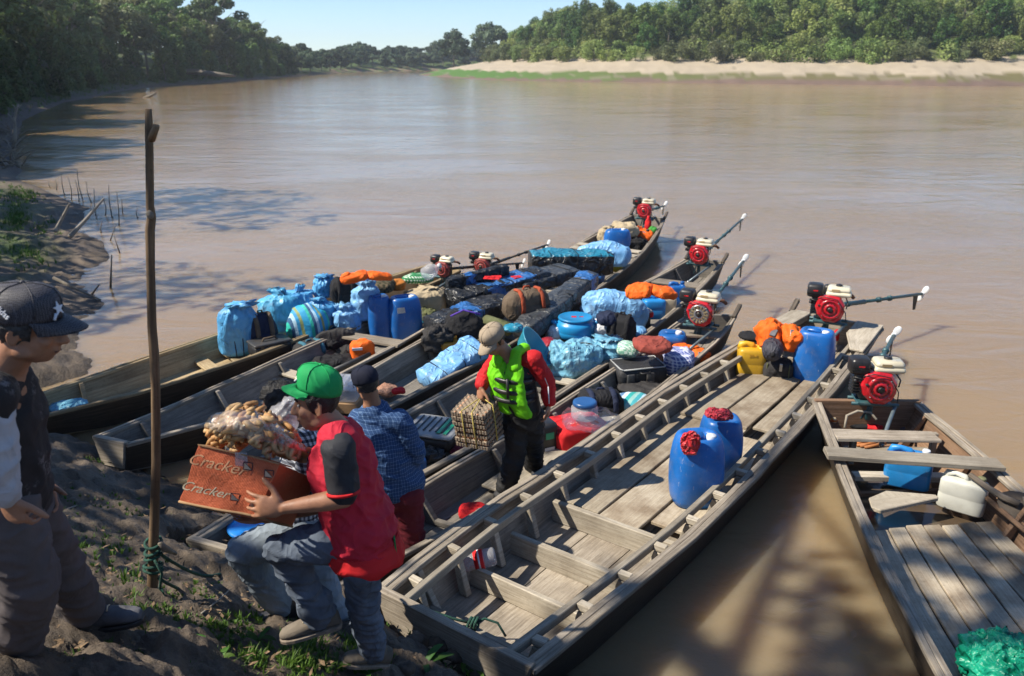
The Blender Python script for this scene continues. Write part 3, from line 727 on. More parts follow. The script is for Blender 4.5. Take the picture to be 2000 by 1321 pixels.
# ------------------------------------------------------------------ boats
BOAT = {}
def resample(pts, n, smooth=2):
    P = [Vector(p) for p in pts]
    L = [0]
    for a, b in zip(P, P[1:]): L.append(L[-1]+(b-a).length)
    out = []
    for i in range(n):
        s = L[-1]*i/(n-1); k = max(j for j in range(len(L)) if L[j] <= s+1e-9); k = min(k, len(P)-2)
        t = (s-L[k])/(L[k+1]-L[k]); out.append(P[k].lerp(P[k+1], t))
    for _ in range(smooth):
        out = [out[0]]+[(out[i-1]+out[i]*2+out[i+1])/4 for i in range(1, n-1)]+[out[-1]]
    return out
class Boat:
    """long plank boat from its two gunwale lines (bow to stern)"""
    def __init__(s, key, label, L, Rr, wood_in, wood_rail, wood_out, zfloor=.05, zbow=.12, zstern=.10, n=15, flare=.13, rail_w=.055, ribs=2, twin=False, name='plank_boat', nb=4, bow_len=.18):
        s.root = thing(name, label, 'boat', at(*L[0]), group='plank boats moored side by side at the bank'); BOAT[key] = s
        s.n = n; s.W = wood_in
        s.L = resample([at(*p) for p in L], n); s.R = resample([at(*p) for p in Rr], n)
        s.a = [Vector(((r-l).x, (r-l).y, 0)).normalized() for l, r in zip(s.L, s.R)]
        s.w = [((r-l).xy).length for l, r in zip(s.L, s.R)]
        s.zf = []
        for i in range(n):
            t = i/(n-1); s.zf.append(zfloor+zbow*max(0, 1-t/bow_len)**1.6+zstern*max(0, (t-.84)/.16)**1.6)
        fl = [min(flare, .17*w) for w in s.w]; s.fl = fl
        z3 = Vector((0, 0, 1)); T = .028
        s.BL = [Vector((p.x, p.y, z))+a*f for p, a, f, z in zip(s.L, s.a, fl, s.zf)]
        s.BR = [Vector((p.x, p.y, z))-a*f for p, a, f, z in zip(s.R, s.a, fl, s.zf)]
        for side, top, bot, sg in (('left', s.L, s.BL, 1), ('right', s.R, s.BR, -1)):
            # two strakes a side, the upper standing a few millimetres proud, each its own plank
            for k, (u0, u1) in enumerate(((0.0, .56), (.565, 1.0))):
                mb = MB(); secs = []
                for i in range(n):
                    b = bot[i]-z3*.09; e = top[i]-b; a = s.a[i]*sg; pr = a*(-.003 if k else 0)
                    o0 = b+e*u0+pr; o1 = b+e*u1+pr-(z3*.012 if k else z3*0)
                    secs.append([o0, o1, o1+a*T, o0+a*T])
                mb.loft(secs); mb.build('side_plank', [wood_in if k else wood_in], s.root)
            mb = MB(); secs = []                         # tarred skin on the outside
            for i in range(n):
                b = bot[i]-z3*.085; e = top[i]-b; a = s.a[i]*sg
                o0 = b-a*.012; o1 = b+e*.93-a*.012
                secs.append([o0, o1, o1+a*.008, o0+a*.008])
            mb.loft(secs); mb.build('outer_plank', wood_out, s.root)
            # rail on top: two laths side by side
            for k in range(2):
                mb = MB(); secs = []
                for i in range(n):
                    a = s.a[i]*sg; c = top[i]-a*(.016+random.uniform(-.004, .004))+a*(rail_w*.5+.003)*k; j = Vector((0, 0, random.uniform(-.007, .006)-.006*k))
                    w = rail_w*.5
                    secs.append([c+j-z3*.034, c+j, c+a*w+j, c+a*w+j-z3*.034])
                mb.loft(secs); mb.build('rail', wood_rail, s.root, bevel=.005)
        for k in range(nb):                              # bottom boards
            mb = MB(); secs = []; g = .006
            for i in range(n):
                l, r = s.BL[i]+s.a[i]*.0, s.BR[i]; w = (r-l).length
                p0 = l+(r-l)*(k/nb)+s.a[i]*(g if k else 0); p1 = l+(r-l)*((k+1)/nb)-s.a[i]*(g if k < nb-1 else 0)
                j = z3*(.004*((k*7) % 3)); secs.append([p0-z3*.10, p0+j, p1+j, p1-z3*.10])
            mb.loft(secs); mb.build('bottom_board', wood_in, s.root)
        for end, i, q in (('bow_board', 0, 1), ('stern_board', n-1, n-2)):
            l, r, bl, br = s.L[i], s.R[i], s.BL[i]-z3*.07, s.BR[i]-z3*.07
            d = ((s.L[q]+s.R[q])/2-(l+r)/2); d.z = 0; d.normalize(); t = .045
            mb = MB(); secs = []
            up = z3*.012
            for u in (0, .5, 1):
                p = l.lerp(r, u)+up; b = bl.lerp(br, u); secs.append([b-d*.012, p-d*.012, p+d*t, b+d*t])
            mb.loft(secs); mb.build(end, wood_rail if end == 'bow_board' else wood_in, s.root, bevel=.006)
        foot = [p.xy for p in s.L]+[p.xy for p in reversed(s.R)]
        C = np.array([((l+r)/2).xy for l, r in zip(s.L, s.R)]); Z = np.array(s.zf)-.10
        def under(P, C=C, Z=Z):
            d = ((P[:, None, :]-C[None])**2).sum(-1); return Z[d.argmin(1)]
        HULL_FOOT.append((foot, under))
        s.ribs_at(ribs)
    def pos(s, t, u, dz=0.0):
        """point in the boat: t from bow to stern, u from left to right along the floor, dz above floor"""
        x = t*(s.n-1); i = min(int(x), s.n-2); f = x-i
        l = s.BL[i].lerp(s.BL[i+1], f); r = s.BR[i].lerp(s.BR[i+1], f); p = l.lerp(r, u); p.z += dz; return p
    def rail(s, t, side):
        x = t*(s.n-1); i = min(int(x), s.n-2); f = x-i; q = s.L if side == 0 else s.R; return q[i].lerp(q[i+1], f)
    def dir(s, t=.5):
        d = s.pos(min(1, t+.05), .5)-s.pos(max(0, t-.05), .5); d.z = 0; return d.normalized()
    def ribs_at(s, every):
        z3 = Vector((0, 0, 1))
        for i in range(1, s.n-1, every):
            d = s.dir(i/(s.n-1)); mb = MB()
            for top, bot, sg in ((s.L[i], s.BL[i], 1), (s.R[i], s.BR[i], -1)):
                mb = MB(); a = s.a[i]*sg; e = top-bot; w = d*.024
                p = [bot+a*.031+z3*.012, bot+a*.125+z3*.012, bot+e*.9+a*.068, bot+e*.9+a*.031]
                mb.loft([[q-w for q in p], [q+w for q in p]]); mb.build('rib', W_PALE if s.W is W_BROWN else s.W, s.root, bevel=.005)
            mb = MB(); mb.beam(s.BL[i]+z3*.032+s.a[i]*.01, s.BR[i]+z3*.032-s.a[i]*.01, .045, .042); mb.build('floor_timber', s.W, s.root, bevel=.005)
    def thwart(s, t, w=.18, th=.03, drop=.05, mat=None, over=0.0, skew=0.0, name='thwart'):
        d = s.dir(t); l, r = s.rail(t-skew, 0), s.rail(t+skew, 1); a = (r-l).normalized(); z3 = Vector((0, 0, 1))
        mb = MB(); mb.beam(l-z3*drop-a*over+a*.02*(over == 0), r-z3*drop+a*over-a*.02*(over == 0), w, th, jit=.004)
        return mb.build(name, mat or W_PALE, s.root, bevel=.006)
def Z(pts, zb, zm, zs, tb=.22, ts=.2):
    """add heights: bow, middle, stern"""
    n = len(pts); out = []
    L = [0]
    for p, q in zip(pts, pts[1:]): L.append(L[-1]+math.hypot(q[0]-p[0], (q[1]-p[1])*2.2)/(200+max(0, 900-p[1])*-.18))
    for (x, y), l in zip(pts, L):
        t = l/L[-1]; z = zm
        if t < tb: z = zm+(zb-zm)*(1-t/tb)
        elif t > 1-ts: z = zm+(zs-zm)*((t-1+ts)/ts)
        out.append((x, y, z))
    return out
def build_boats():
    Boat('a', 'long tan boat with bare muddy bow, leftmost, its stern heaped with blue sacks',
         Z([(73, 768), (170, 735), (294, 694), (433, 647), (560, 604), (690, 561), (770, 535), (850, 512)], .34, .33, .42),
         Z([(77, 813), (180, 789), (295, 763), (439, 712), (502, 692), (580, 662), (655, 632), (722, 606), (800, 572), (900, 528)], .34, .33, .42),
         W_TAN, W_TAN, W_WET, ribs=4, rail_w=.06)
    Boat('b', 'grey boat second from the left, empty bow and orange vest amidships',
         Z([(182, 853), (250, 832), (330, 792), (400, 763), (502, 718), (622, 665), (722, 622), (800, 590), (880, 556), (925, 532)], .36, .33, .42),
         Z([(245, 867), (340, 848), (430, 820), (519, 794), (600, 762), (660, 733), (745, 688), (830, 642), (900, 603), (960, 570), (985, 545)], .36, .33, .42),
         W_GREY, W_BROWN, W_WET, ribs=2)
    Boat('c', 'longest boat, third from the left, reaching farthest out with a curved stern',
         Z([(440, 868), (540, 822), (660, 752), (745, 706), (830, 658), (930, 602), (1020, 545), (1107, 487), (1159, 458), (1205, 432), (1234, 418)], .36, .33, .46),
         Z([(475, 950), (600, 872), (700, 822), (780, 781), (866, 739), (949, 704), (1031, 653), (1125, 592), (1170, 562), (1218, 529), (1262, 488), (1285, 455), (1299, 427)], .36, .33, .46),
         W_GREY, W_BROWN, W_DARK, n=19, ribs=2, rail_w=.065)
    Boat('d', 'narrow grey boat with a blue tarp in its square bow, fourth from the left',
         Z([(365, 1053), (450, 1000), (620, 895), (790, 804), (870, 760), (955, 717), (1060, 664), (1130, 620), (1210, 576), (1282, 538), (1343, 504)], .40, .33, .44),
         Z([(478, 1085), (600, 1035), (720, 985), (809, 938), (907, 878), (996, 833), (1084, 773), (1183, 714), (1277, 639), (1324, 605), (1377, 555), (1414, 512)], .40, .33, .44),
         W_GREY, W_BROWN, W_DARK, n=17, ribs=2, rail_w=.07)
    Boat('e', 'boat the egg carrier stands in, left of the wide empty barge',
         Z([(560, 1122), (700, 1012), (815, 950), (912, 890), (1000, 845), (1090, 786), (1190, 726), (1280, 662), (1345, 613)], .42, .32, .44),
         Z([(640, 1152), (734, 1108), (846, 1062), (960, 988), (1080, 908), (1180, 834), (1270, 776), (1312, 738), (1361, 702), (1418, 655), (1437, 617)], .42, .32, .44),
         W_GREY, W_BROWN, W_DARK, n=15, ribs=2, rail_w=.06)
    barge(); boat_g()
    b = BOAT['a']
    b.thwart(.30, .16, .03, .22, W_TAN); b.thwart(.36, .16, .03, .22, W_TAN)
    b = BOAT['b']
    b.thwart(.53, .2, .035, .01, W_BROWN, over=.05, skew=.012); b.thwart(.36, .14, .03, .14, W_PALE); b.thwart(.72, .15, .03, .1, W_PALE)
    b = BOAT['c']
    b.thwart(.42, .15, .03, .16, W_PALE); b.thwart(.5, .15, .03, .16, W_PALE); b.thwart(.74, .16, .03, .0, W_PALE); b.thwart(.765, .16, .03, .0, W_PALE); b.thwart(.55, .16, .03, .12, W_PALE)
    b = BOAT['d']
    b.thwart(.62, .16, .03, .06, W_PALE); b.thwart(.86, .25, .03, .03, W_BROWN); b.thwart(.45, .15, .03, .14, W_PALE)
    b = BOAT['e']
    b.thwart(.9, .22, .03, .02, W_BROWN); b.thwart(.55, .15, .03, .16, W_PALE)
    # pale floor plank the egg carrier stands on
    mb = MB(); mb.beam(b.pos(.30, .55, .07), b.pos(.55, .5, .07), .34, .025); mb.build('floor_plank', W_PALE, b.root, bevel=.005)
    for k in ('c', 'd', 'e'):
        bb = BOAT[k]; t = 1.0; d = bb.dir(.97)
        for side in (0, 1):
            p = bb.rail(1.0, side); mb = MB(); mb.beam(p-d*.1+Vector((0, 0, .0)), p+d*.16+Vector((0, 0, .10)), .05, .05); mb.build('stern_horn', W_DARK, bb.root, bevel=.006)

def barge():
    L = Z([(733, 1150), (846, 1061), (901, 1019), (954, 980), (1010, 947), (1118, 880), (1200, 820), (1300, 752), (1420, 682), (1490, 640), (1548, 608)], .52, .40, .46, .3)
    Rr = Z([(1040, 1306), (1150, 1217), (1260, 1129), (1368, 1040), (1440, 968), (1502, 903), (1560, 840), (1605, 792), (1686, 690), (1725, 640)], .52, .40, .46, .3)
    b = Boat('f', 'wide empty plank barge with blue canisters, its square bow pushed up on the mud', L, Rr, W_BROWN, W_BROWN, W_WET, zfloor=.05, zbow=.16, n=21, flare=.15, rail_w=.095, ribs=50, name='plank_barge', nb=3)
    z3 = Vector((0, 0, 1)); n = b.n
    # inner rails with spacer blocks between inner and outer rail, a slim frame below each block
    off = .175
    for top, bot, sg in ((b.L, b.BL, 1), (b.R, b.BR, -1)):
        secs = []; mb = MB()
        for i in range(n):
            a = b.a[i]*sg; c = top[i]+a*off-z3*.012; secs.append([c-z3*.06, c, c+a*.045, c+a*.045-z3*.06])
        mb.loft(secs); mb.build('inner_rail', W_PALE, b.root, bevel=.005)
        m = 16
        for j in range(m):
            t = .035+.93*j/(m-1); x = t*(n-1); i = min(int(x), n-2); f = x-i
            tp = top[i].lerp(top[i+1], f); bt = bot[i].lerp(bot[i+1], f); a = b.a[i]*sg; d = b.dir(t)
            mb = MB(); mb.beam(tp+a*.085-z3*.038, tp+a*(off-.001)-z3*.038, .05, .05, jit=.004); mb.build('spacer_block', W_PALE, b.root, bevel=.005)
            w = d*.026; e = tp-bt
            p = [bt+a*.03+z3*.01, bt+a*.10+z3*.01, tp+a*(off-.004)-z3*.07, tp+a*(off-.055)-z3*.07]
            mb = MB(); mb.loft([[q-w for q in p], [q+w for q in p]]); mb.build('rib', W_PALE, b.root, bevel=.005)
    # cross timbers, high like low walls near the bow
    for t, h in ((.045, .10), (.115, .16), (.185, .17), (.262, .18), (.36, .07), (.46, .07), (.56, .07), (.66, .07), (.78, .09), (.88, .09)):
        mb = MB(); p, q = b.pos(t, .03, h/2+.004), b.pos(t, .97, h/2+.004)
        mb.beam(p, q, .05, h, jit=.006); mb.build('cross_timber', W_PALE if t < .3 else W_BROWN, b.root, bevel=.006)
    # loose floorboards in two lengths
    zf = .115
    for (t0, t1, us, dz) in ((.268, .60, ((.02, .325), (.345, .655), (.675, .965)), 0.0), (.575, .84, ((.06, .36), (.38, .66), (.695, .97)), .032)):
        for k, (u0, u1) in enumerate(us):
            tt0 = t0+(.012, .006, .03)[k]*(1 if dz == 0 else -1); secs = []
            if dz and k == 2: tt0 += .03
            tt1 = t1-(.0, .012, .05)[k]*(dz == 0)
            for j in range(8):
                t = tt0+(tt1-tt0)*j/7; l, r = b.pos(t, u0), b.pos(t, u1); zz = zf+dz+.004*math.sin(j+k)+.05
                l.z = r.z = zz; secs.append([l-z3*.03, l, r, r-z3*.03])
            mb = MB(); mb.loft(secs); mb.build('floorboard', W_FLOOR, b.root, bevel=.005)
    # side decks at the stern
    d = b.dir(.95)
    for side, sg in ((1, -1), (0, 1)):
        secs = []
        for t in (.86, .93, 1.0):
            p = b.rail(t, side); a = b.a[-1]*sg; w = .34 if t > .9 else .16
            q = p+a*w*(.9 if side else .7); secs.append([p+z3*.004, p+z3*.03, q+z3*.03, q+z3*.004])
        mb = MB(); mb.loft(secs); mb.build('side_deck', W_PALE, b.root, bevel=.005)
    p = b.rail(1.0, 0); mb = MB(); mb.beam(p-d*.05, p+d*.14+z3*.12, .06, .05); mb.build('stern_horn', W_DARK, b.root, bevel=.006)
BILGE = basic('muddy_bilge_water', (.085, .06, .038), .06, .15, 3, .0)
def bilge(b, t0, t1, dz):
    secs = []; z = b.pos((t0+t1)/2, .5).z+dz
    for j in range(5):
        t = t0+(t1-t0)*j/4; l, r = b.pos(t, -.01), b.pos(t, 1.01); l.z = r.z = z; secs.append([l-Vector((0, 0, .01)), l, r, r-Vector((0, 0, .01))])
    mb = MB(); mb.loft(secs); mb.build('bilge_water', BILGE, b.root)
W_FLOOR = wood('wood_floorboards', (.33, .275, .20), (.43, .365, .27), (.51, .45, .345), stain=(.14, .09, .05), stain_amt=.7)
def boat_g():
    L = Z([(1905, 1450), (1843, 1321), (1790, 1230), (1739, 1140), (1701, 1060), (1665, 980), (1638, 907), (1612, 843), (1589, 781)], .42, .42, .44)
    Rr = Z([(2420, 1330), (2240, 1165), (2100, 1040), (2000, 958), (1933, 895), (1890, 860), (1856, 837), (1825, 810), (1796, 783)], .42, .42, .44)
    b = Boat('g', 'brown plank boat at the right edge with loose thwarts and a slatted floor', L, Rr, W_RED, W_BROWN, W_WET, zfloor=.04, zbow=.0, zstern=.03, n=15, flare=.16, rail_w=.085, ribs=3, nb=3)
    z3 = Vector((0, 0, 1))
    for k in range(7):                                  # slatted floor of loose boards
        u0, u1 = .03+k*.135, .03+k*.135+.122; secs = []
        for j in range(7):
            t = .0+(.552+random.uniform(-.006, .006) if j == 6 else .55*j/6)
            l, r = b.pos(t, u0), b.pos(t, u1); l.z = r.z = .15+.003*math.sin(j*1.7+k*2); secs.append([l-z3*.022, l, r, r-z3*.022])
        mb = MB(); mb.loft(secs); mb.build('floorboard', W_FLOOR, b.root, bevel=.004)
    mb = MB(); mb.beam(at(1612, 885, .475), at(1955, 908, .475), .17, .045, jit=.006); mb.build('thwart', W_PALE, b.root, bevel=.006)
    mb = MB(); mb.beam(at(1628, 850, .40), at(1830, 854, .40), .19, .03, jit=.005); mb.build('thwart', W_BROWN, b.root, bevel=.006)
    for py, zz in ((930, .16), (880, .16)):
        mb = MB(); mb.beam(at(1665 if py > 900 else 1650, py, zz), at(1850 if py > 900 else 1830, py+3, zz), .10, .05); mb.build('floor_timber', W_PALE, b.root, bevel=.006)
    for sg, px in ((0, 1660), (1, 1815)):
        mb = MB(); p = at(px, 905, .10); mb.beam(p, p+z3*.30, .05, .05, up=(0, 1, 0)); mb.build('thwart_post', W_BROWN, b.root, bevel=.005)
    bilge(b, .56, .9, .02)
    # inner lath along the right side
    secs = []
    for j in range(6):
        t = .18+.45*j/5; p = b.rail(t, 1).lerp(b.pos(t, 1.0), .42); a = b.a[7]; secs.append([p-a*.05-z3*.03, p-a*.05+z3*.01, p-a*.005+z3*.01, p-a*.005-z3*.03])
    mb = MB(); mb.loft(secs); mb.build('side_lath', W_RED, b.root, bevel=.005)
# ------------------------------------------------------------------ long-tail engines
def rbox(mb, c, size, r=.02, M=None, mi=0, seg=2):
    """box with rounded vertical and top edges, as a loft of rounded rectangles"""
    c = Vector(c); M = M or Matrix.Identity(3); w, d, h = size; secs = []
    def ring(ins, z):
        pts = []; a, b = w/2-ins, d/2-ins; rr = min(r, a*.9, b*.9)
        for sx, sy, t0 in ((1, 1, 0), (-1, 1, 90), (-1, -1, 180), (1, -1, 270)):
            for k in range(seg+1):
                t = R(t0+90*k/seg); pts.append(c+M @ Vector((sx*(a-rr)+rr*math.cos(t), sy*(b-rr)+rr*math.sin(t), z)))
        return pts
    for ins, z in ((r*.9, -h/2), (r*.3, -h/2+r*.3), (0, -h/2+r), (0, h/2-r), (r*.3, h/2-r*.3), (r*.9, h/2)): secs.append(ring(ins, z))
    mb.loft(secs, mi, True, True)
def make_engine(label, px, py, z, wpx, end, dY, yaw_mix=1.0, red=RED_PAINT, tank=CREAM_PAINT, tiller=(.0, -.5, -.22), open_fan=False, yaw=None):
    base = at(px, py, z); s = wpx*mpp(base)/.47
    tip = atY(end[0], end[1], base.y+dY)
    d = tip-base; ya = math.atan2(-d.x, d.y)*yaw_mix if yaw is None else R(yaw)
    t = thing('longtail_engine', label, 'boat engine', base, (0, 0, ya), 'long-tail engines on the boat sterns', scale=s)
    def P(name, mb, mat, par=t, bevel=0.0): return mb.build(name, mat, par, world=False, bevel=bevel)
    Mf = frame(z=(0, -1, 0), y=(0, 0, 1))              # lathe axis towards the front
    mb = MB()                                            # fan housing: an eight-sided drum that swells to one side
    secs = []
    for y, k in ((-.02, .86), (-.05, 1.0), (-.115, 1.0), (-.14, .88)):
        secs.append([Vector((.03+k*rx*.155, y, .15+k*rz*.155)) for rx, rz in ((1.0, -.25), (.98, .35), (.62, .9), (-.1, 1.06), (-.85, .82), (-1.02, .1), (-.8, -.5), (-.3, -1.0), (.45, -1.02), (.85, -.7))])
    mb.loft(secs, smooth=False); hs = P('fan_housing', mb, red, bevel=.012)
    mb = MB(); mb.lathe([(.118, .0), (.118, .012), (.105, .022), (.088, .022), (.084, .014), (.064, .016), (.058, .030), (.04, .032), (.036, .024)], (.035, -.138, .15), Mf, 22)
    rc = P('recoil_cover', mb, red if not open_fan else METAL)
    if open_fan:
        mb = MB()
        for k in range(14):
            a = 2*math.pi*k/14; c = Vector((.035+.08*math.cos(a), -.165, .15+.08*math.sin(a))); mb.beam(c-Vector((math.cos(a), 0, math.sin(a)))*.03, c+Vector((math.cos(a), 0, math.sin(a)))*.03, .02, .006, up=(0, 1, 0))
        o = mb.build('fan_blade', BRASSY, rc, world=False); o['kind'] = 'stuff'
    else:
        mb = MB()
        for k in range(16):
            a = 2*math.pi*k/16; c = Vector((.035+.075*math.cos(a), -.1605, .15+.075*math.sin(a))); e = Vector((math.cos(a), 0, math.sin(a)))
            mb.beam(c-e*.008, c+e*.008, .006, .004, up=(0, 1, 0))
        P('vent_slots', mb, METAL_D, rc)['kind'] = 'stuff'
    mb = MB(); mb.lathe([(.03, 0), (.03, .008), (.012, .012)], (.035, -.168, .15), Mf, 14); P('recoil_badge', mb, METAL_D, rc)
    mb = MB(); mb.box((-.085, -.15, .19), (.03, .03, .014)); P('starter_grip', mb, BLACK_PL, bevel=.004)
    mb = MB(); rbox(mb, (.02, .03, .12), (.26, .17, .24), .02)
    for k in range(6): mb.box((-.13, .02, .06+.028*k), (.09, .13, .01))
    P('engine_block', mb, METAL_D)
    mb = MB(); rbox(mb, (.105, -.02, .318), (.27, .21, .058), .025); rbox(mb, (.105, -.02, .362), (.25, .19, .07), .03); tk = P('fuel_tank', mb, tank)
    mb = MB(); mb.lathe([(.034, 0), (.036, .016), (.03, .022)], (.10, -.01, .394), None, 14); P('fuel_cap', mb, BLACK_PL, tk)
    mb = MB(); mb.box((.07, -.1185, .365), (.085, .002, .028)); P('tank_plate', mb, LABEL_TAN, tk)
    mb = MB(); rbox(mb, (-.145, -.035, .335), (.17, .17, .15), .03); af = P('air_filter', mb, BLACK_PL)
    mb = MB(); mb.box((-.14, -.121, .315), (.17, .006, .01)); P('filter_seam', mb, METAL_D, af)
    mb = MB(); mb.box((-.14, -.1215, .345), (.05, .002, .014)); P('red_print', mb, RED_C, af)
    mb = MB(); mb.box((-.12, -.06, .23), (.10, .09, .07)); mb.box((-.17, -.09, .215), (.05, .03, .05)); mb.tube([(-.19, -.1, .24), (-.1, -.12, .225)], .006, 6); mb.box((-.1, -.115, .25), (.03, .02, .02)); mb.ball((-.18, -.115, .21), .018, 8, 6)
    P('carburettor', mb, METAL_D, bevel=.004)
    mb = MB(); rbox(mb, (.05, .14, .3), (.22, .1, .13), .03); P('muffler', mb, METAL_D)
    mb = MB(); mb.tube([(.19, .0, .26), (.215, -.08, .22), (.2, -.1, .16)], .007, 6); P('fuel_hose', mb, BLACK_PL)
    mb = MB(); mb.tube([(-.12, -.10, .24), (-.05, -.17, .30), (.1, -.16, .27), (.2, -.12, .12), (.22, -.08, .0)], .005, 5); P('throttle_cable', mb, BLACK_PL)
    mb = MB(); mb.tube([(.16, .12, .27), (.24, .16, .26), (.27, .2, .22)], .022, 8); P('exhaust_pipe', mb, RUST)
    for k in range(4): mb = MB(); a = math.pi/4+k*math.pi/2; mb.ball((.035+.112*math.cos(a), -.152, .15+.112*math.sin(a)), .008, 6, 4); P('bolt', mb, METAL, hs)
    mb = MB(); mb.box((.02, .0, -.015), (.30, .22, .022)); mb.tube([(-.17, -.07, -.03), (.24, -.07, -.03)], .018, 8); mb.tube([(-.17, .07, -.03), (.24, .07, -.03)], .018, 8); mb.tube([(.02, 0, -.02), (.02, .02, -.22)], .028, 8)
    mb.tube([(.0, -.07, -.03), (-.05, -.02, -.2)], .012, 6)
    P('mount_frame', mb, STEEL_BLUE, bevel=.004)
    mb = MB(); e = Vector(tiller); mb.tube([(.22, -.05, -.03), Vector((.2, -.07, -.04)).lerp(e, .5), e], .017, 8); tl = P('tiller_bar', mb, STEEL_GRY)
    mb = MB(); mb.ball(e, .026, 8, 6); P('tiller_knob', mb, METAL, tl)
    # tail: shaft tube, bracket, skeg and propeller
    Li = MW[t].inverted(); q = Li @ tip; a0 = Vector((.03, .16, .10)); dr = (q-a0).normalized()
    mb = MB(); mb.tube([a0-dr*.1, a0.lerp(q, .35)], .030, 8); mb.tube([a0.lerp(q, .3), q], .021, 8)
    for u in (.18, .5, .62): c = a0.lerp(q, u); mb.tube([c-dr*.02, c+dr*.02], .036, 8)
    tail = P('tail_shaft', mb, STEEL_BLUE if red is RED_PAINT else METAL_D)
    mb = MB(); sk = q-dr*.12; mb.loft([[sk, sk-dr*.10, sk-dr*.06+Vector((0, 0, -.20)), sk-dr*.02+Vector((0, 0, -.2))], [p+Vector((.012, 0, 0)) for p in (sk, sk-dr*.10, sk-dr*.06+Vector((0, 0, -.20)), sk-dr*.02+Vector((0, 0, -.2)))]]); P('skeg', mb, METAL_D, tail)
    mb = MB(); sd_ = dr.cross(Vector((0, 0, 1))).normalized(); up = sd_.cross(dr)
    for sg in (1, -1):
        M = frame(x=sd_*.45*sg+up*sg*.9, z=dr); mb.ball(q+(sd_*.45+up*.9)*sg*.06, (.062, .04, .010), 10, 8, M)
    mb.ball(q, .032, 8, 6); P('propeller', mb, WHITE_CAP, tail)
    return t
RUST = basic('rusty_exhaust', (.16, .07, .035), .8, .4, 30, .2, 60)
BRASSY = basic('dusty_brass', (.30, .25, .15), .5, .3, 20, .1, 60, metallic=.3)
LABEL_TAN = basic('tan_label', (.38, .28, .14), .6, .1)
def build_engines():
    make_engine('red and cream engine on the far curved stern, farthest from the bank', 1257, 424, .53, 43, (1298, 402), 1.6)
    make_engine('faded red engine with cream tank, leftmost, behind the checked bundle', 866, 538, .55, 46, (1022, 514), .9, red=RED_FADED, yaw=-25)
    make_engine('half hidden engine with faded red cover right of the leftmost engine', 942, 533, .48, 48, (1070, 478), 1.5, red=RED_FADED, yaw=-20)
    make_engine('red engine on the narrow grey boat, its long tail raised to the upper right', 1363, 512, .52, 56, (1450, 428), 2.6)
    make_engine('red engine with open brass fan on the stern beside the red brown jacket', 1364, 630, .53, 76, (1452, 510), 2.2, open_fan=True)
    make_engine('red engine on the wide barge, its long dark tail pointing right over the water', 1612, 622, .56, 80, (1802, 574), 1.3, yaw=-22)
    make_engine('nearest and largest red engine, on the square stern of the right boat', 1698, 778, .54, 100, (1746, 655), 1.7, yaw=-8)
# ------------------------------------------------------------------ cargo builders
def fit(x0, y0, x1, y1, zb, dep):
    """place a thing by its outline in the picture: foot centre, view yaw, width, height"""
    f = at((x0+x1)/2, y1, zb); m = mpp(f); e = elev(f)
    vd = Vector((f.x, f.y, 0)).normalized(); dep = dep*m if dep > 3 else dep
    w = (x1-x0)*m; h = max(.05, ((y1-y0)*m-dep*math.sin(e))/math.cos(e))
    return f+vd*dep/2, math.atan2(-vd.x, vd.y), w, dep, h
def spow(c, e): return math.copysign(abs(c)**e, c)
def soft_mesh(name, c, size, yaw=0, seed=0, e=.8, ez=.8, amp=.06, freq=3.0, n=34, m=22, flatb=.25, tilt=(0, 0), ridge=.5, sag=.0):
    """lumpy cloth body, c = foot centre"""
    w, d, h = size; M = rotz(yaw) @ Matrix.Rotation(tilt[0], 3, 'X') @ Matrix.Rotation(tilt[1], 3, 'Y'); mb = MB(); V = []; a = amp*min(w, d, h)*2
    off = Vector((seed*3.7, seed*1.3, seed*.77)); fr = freq/max(w, d, h)
    for i in range(m+1):
        ph = -math.pi/2+math.pi*i/m
        for k in range(n):
            th = 2*math.pi*k/n
            q = Vector((spow(math.cos(ph), ez)*spow(math.cos(th), e), spow(math.cos(ph), ez)*spow(math.sin(th), e), spow(math.sin(ph), ez)))
            p = Vector((q.x*w/2, q.y*d/2, q.z*h/2))
            s1 = noise.fractal(p*fr+off, 1, 2, 3); s2 = 1-2*abs(noise.noise(p*fr*1.9+off*1.7)); s3 = 1-2*abs(noise.noise(p*fr*4.1-off))
            nn = Vector((q.x/w, q.y/d, q.z/h)).normalized()
            p += nn*a*(s1*.9+ridge*(s2*.45+s3*.28))
            if sag: p.x *= 1+sag*(.5-p.z/h); p.y *= 1+sag*(.5-p.z/h)
            if p.z < -h/2*(1-flatb): p.z = -h/2*(1-flatb)+(p.z+h/2*(1-flatb))*.15
            V.append(Vector(c)+M @ (p+Vector((0, 0, h/2*(1-flatb*.85)))))
    fs = []
    for i in range(m):
        for k in range(n): fs.append((i*n+k, i*n+(k+1) % n, (i+1)*n+(k+1) % n, (i+1)*n+k))
    mb.add(V, fs, None, 0, True); return mb.mesh(name)
def soft(name, label, cat, box, zb, dep, mat, yaw=0, group=None, **k):
    c, vy, w, d, h = fit(*box, zb, dep); t = thing(name, label, cat, c, group=group)
    hh = h/(1-.85*k.get('flatb', .25)/2)
    t['_'] = 0; del t['_']
    link(k.pop('part', 'cloth_body'), soft_mesh('body', c, (w/(.8+.2*math.cos(yaw)), d, hh), vy+yaw, **k), t, mat)
    return t, c, vy, w, d, h
